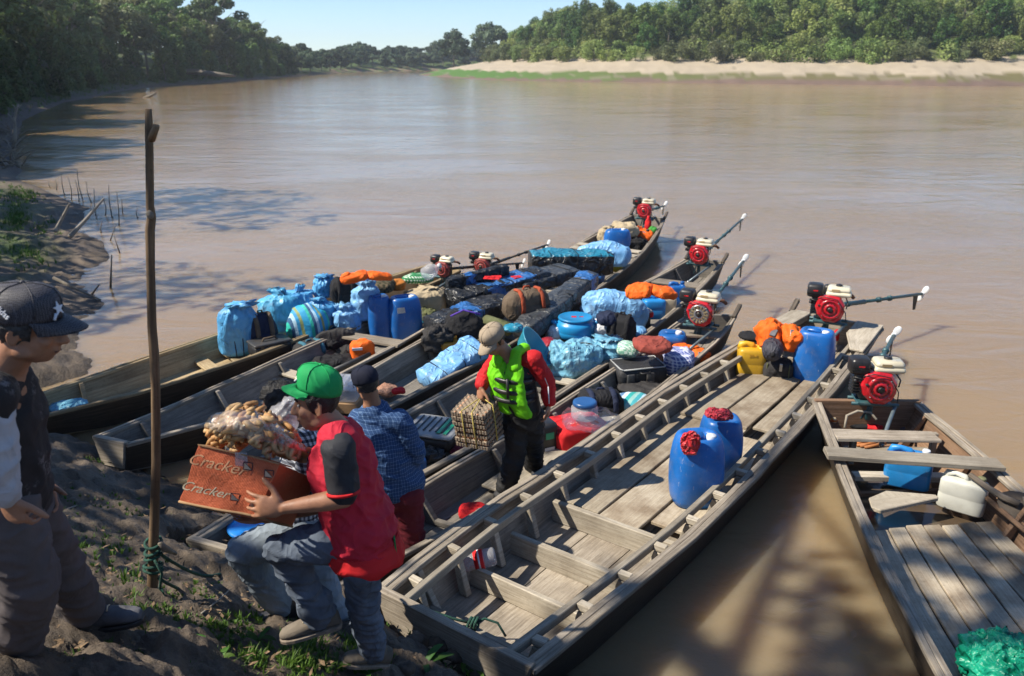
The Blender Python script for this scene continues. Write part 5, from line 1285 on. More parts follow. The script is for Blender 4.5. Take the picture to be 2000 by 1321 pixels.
    text_on('20-4', bpy.data.objects[[o.name for o in bpy.data.objects if o.get('label', '').startswith('yellow jerrycan')][0]], (1436, 662, 1490, 741, .13, .25), .15, .72, .05, basic('faded_print', (.50, .27, .03), .6))
    t, c, vy, w, d, h = soft('duffel_bag', 'dark duffel bag with pale piping between the yellow and blue cans', 'bag', (1488, 692, 1544, 748), .13, .28, CHAR_C, seed=60, e=.45, ez=.55, amp=.04, part='bag_body')
    for sx in (-.36, .38): mb = MB(); mb.tube([c+rotz(vy) @ Vector((w*sx, -d*.5, h*u)) for u in (.06, .4, .75, .96)], .006, 5); mb.build('piping', OLIVE_C, t)
    mb = MB(); mb.box(c+rotz(vy) @ Vector((.03, -d*.52, h*.8)), (.03, .02, .08), rotz(vy)); mb.build('buckle', METAL, t)
    t = thing('sleeping_bag', 'dark grey sleeping bag roll on top of the duffel bag', 'sleeping bag', at(1508, 698, .42)); p = at(1508, 690, .52); q = p+Vector((.12, .35, .03)); mb = MB(); mb.tube([p-Vector((.01, .04, 0)), p, p.lerp(q, .3), q], [.04, .10, .115, .1], 16); mb.build('roll', cloth('slate_cloth', (.05, .05, .065), .6, .2, .8, 20), t)
    mb = MB(); mb.ball(p-Vector((.01, .06, 0)), .03, 8, 6); mb.build('drawstring_knot', BLACK_C, t)
    soft('black_cloth', 'black cloth bunched behind the yellow jerrycan', 'cloth', (1442, 645, 1492, 668), .42, .25, BLACK_C, seed=61, amp=.14)
    vest('orange life vest with grey patches heaped on the duffel bag', (1484, 617, 1560, 684), .5, .26, 62, .2, 1.0)
    canister('large scratched blue canister beside the orange vest, far end of the barge', (1544, 633, 1620, 757), .13, dep=.34, yaw=-.1)
    soft('dark_sack', 'dark sack squeezed against the right wall behind the large canister', 'sack', (1590, 706, 1630, 760), .13, .25, CHAR_C, seed=63, amp=.08)
    canister('front blue canister with a red rag hanging from its handle', (1302, 828, 1404, 998), .165, dep=.36, yaw=.35)
    canister('rear blue canister of the front pair, red netting stuffed in its top', (1358, 796, 1441, 936), .165, dep=.34, yaw=.3, cap=False)
    soft('red_rag', 'red plastic rag hanging over the front canister', 'rag', (1330, 842, 1364, 890), .66, .05, basic('red_film', (.60, .03, .04), .4, .2, 9, 1.0, 34, fold=True), .1, seed=64, amp=.14, freq=3.5, ridge=.9, flatb=.05, n=50, m=40)
    soft('red_netting', 'red netting stuffed into the top of the rear canister', 'netting', (1378, 797, 1428, 822), .76, .16, basic('red_net', (.50, .03, .05), .5, .4, 70, 1.0, 40, fold=True), seed=65, amp=.16, freq=4.5, ridge=.9, n=60, m=44)
    t = thing('soda_bottle', 'empty plastic bottle with a red label lying in the barge bow', 'bottle', at(940, 1092, .2)); M = frame(z=(-.94, -.1, -.18)); c = at(968, 1086, .30)
    mb = MB(); mb.lathe([(.05, 0), (.064, .015), (.066, .20), (.05, .26), (.018, .31), (.016, .34)], c, M, 18); mb.build('bottle_body', FILM_H, t)
    mb = MB(); mb.lathe([(.0672, .085), (.0672, .15)], c, M, 18); mb.build('red_label', RED_C, t)
    mb = MB(); mb.lathe([(.0685, .11), (.0685, .122)], c, M, 18); mb.build('white_band', WHITE_C, t)
    t = thing('red_bottle', 'two red capped bottles in the stern of the barge', 'bottle', at(1640, 662, .2))
    for k in range(2): mb = MB(); mb.lathe([(.04, 0), (.045, .02), (.045, .12), (.018, .17), (.018, .2)], at(1634+k*9, 664-k*4, .2), None, 12); mb.build('bottle_body', RED_C, t)
    # ---------------- right boat
    jerry('blue jerrycan with a white cap under the loose plank of the right boat', (1724, 866, 1808, 956), .1, BLUE_L, .05, .19, capm=WHITE_CAP)
    jerry('milky white jerrycan in the right boat beside the slatted floor', (1831, 918, 1914, 1003), .12, WHITE_PL, -.1, .17, capm=basic('olive_cap', (.2, .2, .1)))
    soft('black_jacket', 'black jacket in the stern of the right boat below the largest engine', 'jacket', (1620, 795, 1704, 838), .16, .4, BLACK_C, seed=66, amp=.1)
    soft('flame_print_cloth', 'cream and orange printed cloth at the left stern corner of the right boat', 'cloth', (1608, 793, 1636, 830), .2, .2, plaid('orange_print_cloth', (.62, .52, .34), (.55, .22, .05), (.65, .12, .03), 16, .4), seed=67)
    soft('red_bag', 'round red bag in the stern of the right boat', 'bag', (1674, 812, 1722, 842), .16, .25, RED_C, seed=68)
    soft('grey_cloth', 'grey brown cloth heap right of the round red bag', 'cloth', (1728, 812, 1786, 842), .14, .3, cloth('mauve_grey_cloth', (.10, .08, .085)), seed=69, amp=.12)
    t = thing('cane_hoop', 'curved cane handle arching over the black jacket', 'hoop', at(1660, 835, .3)); mb = MB(); mb.tube([at(1650, 836, .3), at(1654, 812, .40), at(1675, 803, .44), at(1700, 806, .42), at(1712, 820, .38)], .012, 8); mb.build('hoop_rod', W_PALE, t)
    for k in range(5): pass
    t = thing('loose_board', 'short pale board with a rounded end lying beside the milky jerrycan', 'board', at(1760, 985, .2)); z3 = Vector((0, 0, 1))
    A = [at(x, y, .26) for x, y in ((1702, 990), (1697, 972), (1730, 958), (1828, 966), (1834, 972), (1720, 997))]; mb = MB(); mb.loft([[p-z3*.035 for p in A], A]); mb.build('board_body', W_PALE, t, bevel=.006)
    t = thing('firewood_stick', 'orange brown sticks lying under the rear thwart of the right boat', 'sticks', at(1690, 872, .15))
    for k in range(4): mb = MB(); mb.tube([at(1665+8*k, 868+2*k, .2), at(1700+10*k, 860+6*(k % 2), .22)], .015, 6); mb.build('stick', basic('orange_stick', (.42, .16, .05), .8, .2), t)
    clutter(); paddle(); green_bag()
    # ---------------- ropes
def text_on(txt, parent, box, yaw, hfrac, size, mat, shear=0.0, dx=0.0, name='printed_text'):
    x0, y0, x1, y1, zb, dep = box; c, vy, w, d, h = fit(x0, y0, x1, y1, zb, dep)
    M = (Matrix.Translation(c) @ rotz(vy+yaw).to_4x4() @ Matrix.Translation((dx, -d*.5-.004, h*hfrac)) @ Matrix.Rotation(R(90), 4, 'X'))
    return text_obj(txt, M, size, mat, parent, shear, name)
def text_obj(txt, M, size, mat, parent, shear=0.0, name='printed_text', ext=.0012, offset=0.0):
    cu = bpy.data.curves.new(name, 'FONT'); cu.body = txt; cu.size = size; cu.align_x = 'CENTER'; cu.align_y = 'CENTER'; cu.shear = shear; cu.extrude = ext; cu.offset = offset; cu.resolution_u = 3
    o = bpy.data.objects.new('text_source', cu); COL.objects.link(o); dg = bpy.context.evaluated_depsgraph_get(); dg.update()
    me = bpy.data.meshes.new_from_object(o.evaluated_get(dg)); bpy.data.objects.remove(o); bpy.data.curves.remove(cu)
    me.transform(M); me.materials.clear(); return link(name, me, parent, mat)
PAPER = basic('weathered_paper', (.6, .58, .52), .8, .15, 30)
CARTON = basic('brown_carton', (.36, .22, .11), .85, .12, 12, .15, 40)
TEAL_PL = basic('teal_plastic', (.03, .24, .33), .35, .12, 5, .04, 30)
def toolcase(label, box, zb, dep):
    c, vy, w, d, h = fit(*box, zb, dep); t = thing('tool_case', label, 'case', c); M = rotz(vy+.35)
    mb = MB(); rbox(mb, c+M @ Vector((0, 0, h*.45)), (w*.95, d, h*.9), .025, M); mb.build('case_body', BLACK_PL, t)
    mb = MB(); rbox(mb, c+M @ Vector((0, 0, h*.9+.012)), (w*.97, d*1.02, .03), .012, M); mb.build('case_lid', DGREY_PL, t)
    mb = MB(); mb.tube([c+M @ Vector((x*w, y*d, h*.9+z)) for x, y, z in ((-.2, -.1, .02), (-.16, -.1, .06), (.14, -.1, .06), (.18, -.1, .02))], .012, 8); mb.build('handle', BROWN_C, t)
    for sx in (-.3, .3): mb = MB(); mb.box(c+M @ Vector((sx*w, -d*.52, h*.85)), (.04, .014, .05), M); mb.build('latch', METAL_D, t)
def crate_grey(label, box, zb, dep):
    c, vy, w, d, h = fit(*box, zb, dep); t = thing('lidded_crate', label, 'crate', c); M = rotz(vy+.5)
    mb = MB(); rbox(mb, c+M @ Vector((0, 0, h*.42)), (w, d, h*.84), .03, M); mb.build('crate_body', DGREY_PL, t)
    mb = MB(); rbox(mb, c+M @ Vector((0, 0, h*.9)), (w*1.06, d*1.06, h*.16), .02, M)
    for k in range(5): rbox(mb, c+M @ Vector((w*(-.4+.2*k), 0, h*.985)), (w*.1, d*.9, .014), .005, M)
    mb.build('crate_lid', GREY_PL, t)
    mb = MB(); rbox(mb, c+M @ Vector((w*.5, -d*.4, h*.72)), (.06, .08, h*.3), .015, M); mb.build('corner_latch', RED_C, t)
def blue_barrel(label, box, zb):
    c, vy, w, d, h = fit(*box, zb, .40); t = thing('barrel', label, 'barrel', c); r = w/2; d = w
    c = at((box[0]+box[2])/2, box[3], zb)+Vector((0, r*.9, 0)); h = ((box[3]-box[1])*mpp(c)-2*r*math.sin(elev(c)))/math.cos(elev(c))
    mb = MB(); mb.lathe([(r*.84, 0), (r*.93, .015), (r*.97, h*.2), (r, h*.3), (r*.985, h*.33), (r, h*.36), (r, h*.62), (r*.95, h*.72), (r*.84, h*.80), (r*.80, h*.84), (r*.80, h*.9)], c, None, 34); mb.build('barrel_body', BLUE_L2, t)
    mb = MB(); mb.lathe([(r*.83, h*.86), (r*.87, h*.88), (r*.87, h*.95), (r*.84, h*.97), (r*.78, h*.985), (r*.76, h*.97), (r*.3, h*.975)], c, None, 34); lid = mb.build('lid', BLUE_L2, t)
    mb = MB(); mb.box(c+Vector((-.02, -.02, h*.977)), (.06, .05, .006)); mb.box(c+Vector((.07, -.02, h*.977)), (.05, .02, .006)); mb.build('red_mark', RED_C, lid)
    for sg in (-1, 1): mb = MB(); mb.tube([c+Vector((sg*r*.93, -.05, h*.72)), c+Vector((sg*r*1.16, -.05, h*.76)), c+Vector((sg*r*1.16, .05, h*.70)), c+Vector((sg*r*.95, .06, h*.66))], .022, 8); mb.build('side_handle', BLUE_L2, t)
BLUE_L2 = basic('barrel_blue_plastic', (.015, .24, .52), .33, .1, 5, .04, 30, dirt=.1)
def cooler(label, box, zb, dep):
    c, vy, w, d, h = fit(*box, zb, dep); t = thing('storage_box', label, 'box', c); M = rotz(vy-.42); w *= .92
    mb = MB(); rbox(mb, c+M @ Vector((0, 0, h*.40)), (w*.96, d*.96, h*.8), .05, M); mb.build('box_body', BLACK_PL, t)
    mb = MB(); rbox(mb, c+M @ Vector((0, 0, h*.86)), (w*1.03, d*1.04, h*.2), .03, M); lid = mb.build('box_lid', GREY_PL, t)
    for k in range(6):
        mb = MB(); mb.box(c+M @ Vector((w*(-.38+.13*k), .01, h*.96+.007)), (w*.028, d*.72, .012), M); mb.build('lid_rib', DGREY_PL, lid, bevel=.003)
    for k in range(2): mb = MB(); mb.box(c+M @ Vector((w*(.30+.14*k)-.04, 0, h*.96+.012)), (w*.075, d*.8, .007), M, jit=.003); mb.build('green_tape', GREEN_TAPE, lid)
def suitcase(label, box, zb, dep):
    c, vy, w, d, h = fit(*box, zb, dep); t = thing('suitcase', label, 'suitcase', c); M = rotz(vy+.42); w *= .86
    mb = MB(); rbox(mb, c+M @ Vector((0, 0, h/2)), (w, d*.8, h), .05, M); mb.build('case_body', cloth('black_nylon', (.03, .03, .032), .6, .15, .25, 20), t)
    for sx in (-.28, .12): mb = MB(); rbox(mb, c+M @ Vector((w*sx, -d*.4-.004, h*.42)), (w*.16, .03, h*.7), .012, M); mb.build('case_rib', DGREY_PL, t)
    mb = MB(); q = [c+M @ Vector((x*w, y*d, h*1.0)) for x, y in ((-.42, -.38), (.42, -.38), (.46, -.3), (.46, .3), (-.46, .3), (-.46, -.3), (-.42, -.38))]; mb.tube(q, .009, 6); mb.build('zip_edge', GREY_PL, t)
    mb = MB(); mb.tube([c+M @ Vector((x*w, -d*.42-z, h*.82)) for x, z in ((-.1, .0), (-.08, .03), (.08, .03), (.1, 0))], .012, 6); mb.build('handle', BLACK_PL, t)
def paddle():
    t = thing('paddle', 'dark wooden paddle with a round blade leaning in the right boat', 'paddle', at(1960, 990, .3))
    p = [at(1925, 950, .42), at(1960, 972, .40), at(1990, 985, .38)]; mb = MB()
    mb.tube([at(1895, 928, .43)]+p, [.022, .024, .026, .03], 8); mb.build('shaft', W_DARK, t)
    c = at(1990, 985, .36); mb = MB(); M = frame(x=(c-p[0]), z=(-.45, -.55, .7)); mb.ball(c+M @ Vector((.06, -.02, 0)), (.20, .125, .018), 18, 10, M); mb.build('blade', W_DARK, t)
    t = thing('push_pole', 'thin round pole lying along the right wall of the right boat', 'pole', at(1960, 1030, .3)); mb = MB(); mb.tube([at(1914, 962, .30), at(2000, 1035, .30), at(2160, 1165, .30)], .02, 8); mb.build('pole_shaft', W_RED, t)
def green_bag():
    soft('green_plastic', 'shiny green plastic sheet crumpled on the slatted floor at the picture corner', 'plastic sheet', (1876, 1238, 2120, 1400), .17, .45, basic('shiny_green_film', (.006, .30, .18), .36, .25, 7, 1.0, 12, fold=True), seed=70, amp=.085, freq=9, ridge=1.9, n=110, m=80, e=.8)

def clutter():
    """small things wedged between the bigger loads"""
    for nm, lb, cat, box, zb, dep, mat, kw in (
        ('sandal_bag', 'small black pouch between the striped bag and the left boat wall', 'pouch', (628, 662, 662, 684), .2, .15, BLACK_C, {}),
        ('cloth', 'faded green cloth tucked beside the tan sack and the canister pair', 'cloth', (822, 600, 850, 628), .25, .2, OLIVE_C, {}),
        ('cloth', 'teal cloth showing under the tan sack', 'cloth', (828, 612, 866, 636), .22, .2, TARP_TURQ, {}),
        ('bag', 'dark blue bag between the brown backpack and the long grey roll', 'bag', (1058, 585, 1092, 612), .45, .2, NAVY_C, {}),
        ('cloth', 'grey cloth stuffed left of the brown backpack', 'cloth', (945, 585, 990, 610), .4, .2, CHAR_C, {}),
        ('bag', 'small black bag on the rail end beside the white cloth', 'bag', (1100, 650, 1130, 668), .2, .2, BLACK_C, {}),
        ('cloth', 'brown cloth wedged between the crumpled tarp bundle and the pale sack', 'cloth', (1150, 700, 1180, 722), .2, .2, BROWN_C, {}),
        ('cloth', 'orange scrap between the plaid bag and the boat wall', 'cloth', (1350, 690, 1376, 708), .25, .15, ORANGE, {}),
        ('bag', 'dark bag under the blue and cream jerrycans', 'bag', (1236, 606, 1262, 630), .15, .2, BLACK_C, {}),
        ('cloth', 'red cloth below the orange vest beside the left wall of the narrow boat', 'cloth', (1212, 572, 1240, 592), .2, .2, REDB_C, {}),
        ('bag', 'black bag in front of the black backpack, by the pale sack', 'bag', (1205, 672, 1240, 692), .2, .2, BLACK_C, {}),
        ('cloth', 'pale blue rag at the foot of the light blue barrel', 'cloth', (1120, 655, 1160, 678), .25, .2, SACK2, {}),
        ('bag', 'grey bag behind the suitcase beside the printed bag', 'bag', (1180, 685, 1212, 705), .3, .2, CHAR_C, {}),
        ('cloth', 'dark cloth on the floor between black gear and the orange vest', 'cloth', (668, 672, 700, 700), .12, .2, CHAR_C, {}),
        ('bag', 'olive bag behind the far red bottle', 'bag', (1238, 470, 1266, 488), .2, .2, OLIVE_C, {})):
        soft(nm, lb, cat, box, zb, dep, mat, random.uniform(-.5, .5), seed=hash(len(lb)*7+box[0]) % 90+100, amp=.13, freq=4.5, ridge=.8, **kw)
# ------------------------------------------------------------------ people
def limb(mb, pts, rad, flat=None, n=14):
    pts = [Vector(p) for p in pts]
    for i in range(len(pts)-1):
        k = max(2, int((pts[i+1]-pts[i]).length/.08)); q = [pts[i].lerp(pts[i+1], j/k) for j in range(k+1)]; r = [rad[i]+(rad[i+1]-rad[i])*j/k for j in range(k+1)]
        mb.tube(q, r, n, flat=flat)
    for p, r in zip(pts, rad):
        M = Matrix.Identity(3); rr = (r, r, r)
        if flat is not None: M = frame(x=flat[0]); rr = (r*flat[1], r, r)
        mb.ball(p, rr, n, 10, M)
def fuse(name, mb, mat, parent, voxel=.01, smooth=3, wr=None, sm2=0):
    """union of overlapping shapes into one continuous skin"""
    me = mb.mesh('shapes'); o = bpy.data.objects.new('shapes', me); COL.objects.link(o)
    md = o.modifiers.new('r', 'REMESH'); md.mode = 'VOXEL'; md.voxel_size = voxel; md.use_smooth_shade = True
    s = o.modifiers.new('s', 'SMOOTH'); s.factor = .5; s.iterations = smooth
    dg = bpy.context.evaluated_depsgraph_get(); dg.update()
    out = bpy.data.meshes.new_from_object(o.evaluated_get(dg)); bpy.data.objects.remove(o); bpy.data.meshes.remove(me)
    if wr:
        n = len(out.vertices); co = np.empty(n*3); out.vertices.foreach_get('co', co); no = np.empty(n*3); out.vertex_normals.foreach_get('vector', no)
        co = co.reshape(-1, 3); no = no.reshape(-1, 3)
        for k in range(n): co[k] += no[k]*wr(Vector(co[k]))
        out.vertices.foreach_set('co', co.ravel())
    out.polygons.foreach_set('use_smooth', [True]*len(out.polygons)); out.materials.clear(); out.update()
    return link(name, out, parent, mat)
def wrinkle(amp, fr=9, seed=0, zs=1.0, diag=.5):
    off = Vector((seed, seed*2.1, seed*.6))
    def f(p):
        q = Vector((p.x*.7, p.y*.7, p.z*zs+diag*p.x))*fr+off
        w = noise.noise(p*3+off)*.8
        a = (1-min(1, 1.7*abs(noise.noise(q+Vector((w, w, 0))))))**2; b = (1-min(1, 1.7*abs(noise.noise(q*1.9-off+Vector((0, w, w))))))**2; c = noise.noise(p*4+off)
        return amp*(1.25*a+.6*b+.5*c-.5)
    return f
def hand(mb, wrist, d, nrm, side, curl=(.3, .4, .3), spread=.10, s=1.0, thumb=(.9, .3), thumb_curl=.3):
    """palm, four fingers and a thumb; d = finger direction, nrm = palm normal, side = thumb side"""
    wrist = Vector(wrist); d = Vector(d).normalized(); nrm = Vector(nrm); nrm = (nrm-d*nrm.dot(d)).normalized(); sd = Vector(side); sd = (sd-d*sd.dot(d)-nrm*sd.dot(nrm)).normalized()
    M = Matrix((sd, nrm, d)).transposed()
    mb.ball(wrist+d*.045*s, (.040*s, .016*s, .052*s), 14, 10, M); mb.ball(wrist+d*.07*s+sd*.004, (.040*s, .014*s, .026*s), 12, 8, M)
    L = (.070, .078, .073, .056)
    for k in range(4):
        off = (.030-.020*k)*s; p = wrist+d*.072*s+sd*off; a = spread*(1.5-k); ang = 0; r = (.0090-.0006*(k == 3))*s; pts = [p-d*.015]; rad = [r*1.08]
        for j, l in enumerate((.46, .31, .23)):
            ang += curl[j]*(1+.12*k); v = (d*math.cos(a)+sd*math.sin(a)); v = v*math.cos(ang)+nrm*math.sin(ang); p = p+v*L[k]*l*1.12*s; pts.append(p); rad.append(r*(1-.10*(j+1)))
        limb(mb, pts, rad, n=8)
    p = wrist+d*.022*s+sd*.026*s; v = (d*math.cos(thumb[0])+sd*math.sin(thumb[0]))*math.cos(thumb[1])+nrm*math.sin(thumb[1]); q = p+v*.042*s; v2 = (v*math.cos(thumb_curl)+d*math.sin(thumb_curl)).normalized(); e = q+v2*.034*s
    limb(mb, [p, q, e, e+v2*.016*s], [.015*s, .0115*s, .0105*s, .008*s], n=8)
def head_frame(c, face, up):
    f = Vector(face).normalized(); u = Vector(up); u = (u-f*u.dot(f)).normalized(); r = f.cross(u)
    return Vector(c), Matrix((r, f, u)).transposed()
def head(mb, c, M, s=1.0, neck=None):
    def W(x, y, z): return c+M @ Vector((x*s, y*s, z*s))
    def E(p, r): mb.ball(W(*p), tuple(a*s for a in r), 18, 14, M)
    E((0, -.012, .035), (.076, .097, .085)); E((0, .022, -.03), (.062, .068, .088)); E((0, .045, -.085), (.036, .036, .028)); E((0, .0, -.055), (.062, .055, .05))
    E((0, .078, .024), (.05, .018, .014))                       # brow
    for sg in (-1, 1): E((sg*.038, .062, -.025), (.024, .022, .022)); E((sg*.055, -.0, -.07), (.012, .03, .02))
    limb(mb, [W(0, .088, .012), W(0, .103, -.012), W(0, .112, -.032)], [.009*s, .012*s, .014*s], n=8)
    for sg in (-1, 1): E((sg*.013, .098, -.034), (.010, .012, .009))
    E((0, .088, -.060), (.026, .012, .007)); E((0, .084, -.073), (.022, .012, .008))
    for sg in (-1, 1):
        for k in range(7):                                     # ears: a rim and a lobe
            a = -1.9+k*.62; E((sg*(.078+.006*math.cos(a)), -.014-.014*math.cos(a)-.004, -.005+.028*math.sin(a)), (.007, .007, .008))
        E((sg*.075, -.012, -.008), (.006, .014, .024))
    if neck is not None: limb(mb, [W(0, -.012, -.04), neck], [.055*s, .062*s])
def face_parts(par, c, M, s=1.0):
    def W(x, y, z): return c+M @ Vector((x*s, y*s, z*s))
    for sg in (-1, 1):
        mb = MB(); mb.ball(W(sg*.031, .0795, .004), (.012*s, .006*s, .0055*s), 10, 8, M); e = mb.build('eye', EYE_W, par)
        mb = MB(); mb.ball(W(sg*.031, .085, .004), (.0055*s, .002*s, .0052*s), 8, 6, M); mb.build('iris', HAIR, e)
        mb = MB(); mb.tube([W(sg*.014, .094, .026), W(sg*.032, .092, .032), W(sg*.05, .078, .027)], [.004*s, .005*s, .003*s], 6); mb.build('eyebrow', HAIR, par)
    mb = MB(); mb.tube([W(-.024, .088, -.0665), W(0, .0985, -.0655), W(.024, .088, -.0665)], .0024*s, 6); mb.build('mouth_line', LIP_D, par)
EYE_W = basic('eye_white', (.45, .42, .38), .3); LIP_D = basic('dark_lip', (.09, .03, .025), .6)
def hair_part(par, c, M, s=1.0, mat=HAIR, front=.035, low=-.06, amp=.006, top=True, big=1.0, name='hair'):
    """short hair as a rough cap over the skull, open at the face"""
    mb = MB(); n, m = 40, 26; V = []; keep = []
    for i in range(m+1):
        ph = -math.pi/2+math.pi*i/m
        for k in range(n):
            th = 2*math.pi*k/n; q = Vector((math.cos(ph)*math.cos(th), math.cos(ph)*math.sin(th), math.sin(ph)))
            p = Vector((q.x*.081*big, q.y*.102*big-.014, q.z*.092*big+.034)); p += q*amp*(1.2*noise.noise(p*55)+1.4*abs(noise.noise(p*110)))
            V.append(c+M @ (p*s)); keep.append(p)
    fs = []
    for i in range(m):
        for k in range(n):
            f = (i*n+k, i*n+(k+1) % n, (i+1)*n+(k+1) % n, (i+1)*n+k); p = sum((keep[j] for j in f), Vector())/4
            if p.z < low or (p.y > front-.35*max(0, -p.z) and p.z < .07): continue
            if not top and p.z > .06: continue
            fs.append(f)
    mb.add(V, fs, None, 0, True); o = mb.build(name, mat, par)
    sol = o.modifiers.new('thick', 'SOLIDIFY'); sol.thickness = .008*s; return o
def cap_part(par, c, M, s=1.0, mat=None, brim_mat=None, tilt=0.0, low=.045, brim_len=.075, back=False, mesh_tex=None, droop=.35):
    Mc = M @ Matrix.Rotation(tilt, 3, 'X'); mb = MB(); n = 36; secs = []
    prof = [(1.0, low-.004), (1.03, low+.012), (1.03, low+.035), (.97, low+.062), (.80, low+.084), (.52, low+.097), (.2, low+.102), (.03, low+.103)]
    for r, z in prof:
        ring = []
        for k in range(n):
            th = 2*math.pi*k/n; rr = r*(1+.006*math.cos(6*th)); p = Vector((rr*.083*math.cos(th), rr*.104*math.sin(th)-.012, z+.012*max(0, math.sin(th))*(1-abs(r-.9))))
            p += Vector((math.cos(th), math.sin(th), 0))*.004*noise.noise(p*26); ring.append(c+Mc @ (p*s))
        secs.append(ring)
    mb.loft(secs, 0, True, True); o = mb.build('cap', mat, par)
    mb = MB(); mb.ball(c+Mc @ (Vector((0, -.012, low+.104))*s), .008*s, 8, 6, Mc); mb.build('cap_button', mat, o)
    for k in range(6):                                         # seams
        th = math.pi/6+2*math.pi*k/6; mb = MB(); mb.tube([c+Mc @ (Vector((r*1.005*.083*math.cos(th), r*1.005*.104*math.sin(th)-.012, z+.012*max(0, math.sin(th))*(1-abs(r-.9))+.001))*s) for r, z in prof[1:]], .0016*s, 5); mb.build('cap_seam', mat, o)
    sg = -1 if back else 1; secs = []; N = 15
    for i in range(7):
        u = i/6; row = []
        for k in range(N):
            a = R(22+136*k/(N-1)); x = math.cos(a); y = math.sin(a); e = max(0, (y-.30)/.70)**.55
            row.append(Vector((x*.084*(1-.06*u*u), sg*(y*.103+brim_len*u*e)-.012, low+.006-droop*brim_len*u*u*.8-.35*x*x*.055*u)))
        secs.append([c+Mc @ (p*s) for p in row]+[c+Mc @ ((p-Vector((0, 0, .004)))*s) for p in reversed(row)])
    mb = MB(); mb.loft(secs, 0, True, True); mb.build('brim', brim_mat or mat, o)
    return o, Mc
def shoe(par, ankle, heel, toe, mat, sole=None, w=.088, h=.085, up=(0, 0, 1), lace=True, name='shoe'):
    ankle, heel, toe = Vector(ankle), Vector(heel), Vector(toe); x = (toe-heel); L = x.length; x.normalize(); z = Vector(up); z = (z-x*z.dot(x)).normalized(); y = z.cross(x)
    def sec(u, wd, ht, n=16): return [heel+x*(L*u)+y*(wd*w*.5*spow(math.cos(2*math.pi*k/n), .8))+z*(max(0, .5+.5*spow(math.sin(2*math.pi*k/n), .8))*ht*h+.016) for k in range(n)]
    mb = MB(); mb.loft([sec(u, a, b) for u, a, b in ((0, .45, .75), (.03, .62, .95), (.12, .74, 1.05), (.28, .78, 1.02), (.42, .84, .92), (.58, .96, .74), (.74, 1.0, .60), (.88, .9, .50), (.96, .66, .42), (1.0, .38, .3))], 0, True, True)
    mb.tube([ankle, heel+x*(L*.2)+z*h*.8], [.045, .042], 12, flat=(x, 1.15)); o = mb.build(name, mat, par)
    def so(u, wd, t): return [heel+x*(L*u)+y*(sg*wd*w*.53)+z*t0 for sg, t0 in ((-1, 0), (1, 0), (1, t), (-1, t))]
    mb = MB(); mb.loft([so(u, a, .022) for u, a in ((-.01, .45), (.03, .68), (.12, .80), (.3, .82), (.45, .88), (.6, 1.0), (.76, 1.03), (.9, .92), (.97, .7), (1.015, .4))], 0, True); mb.build('sole', sole or BLACK_PL, o, bevel=.004)
    if lace:
        for u in (.40, .48, .56): 
            q = heel+x*(L*u)+z*(.016+h*(1.0-.62*(u-.28))); mb = MB(); mb.tube([q-y*.022-z*.006, q+z*.004, q+y*.022-z*.006], .0035, 5); mb.build('lace', CREAM_PL, o)
    return o

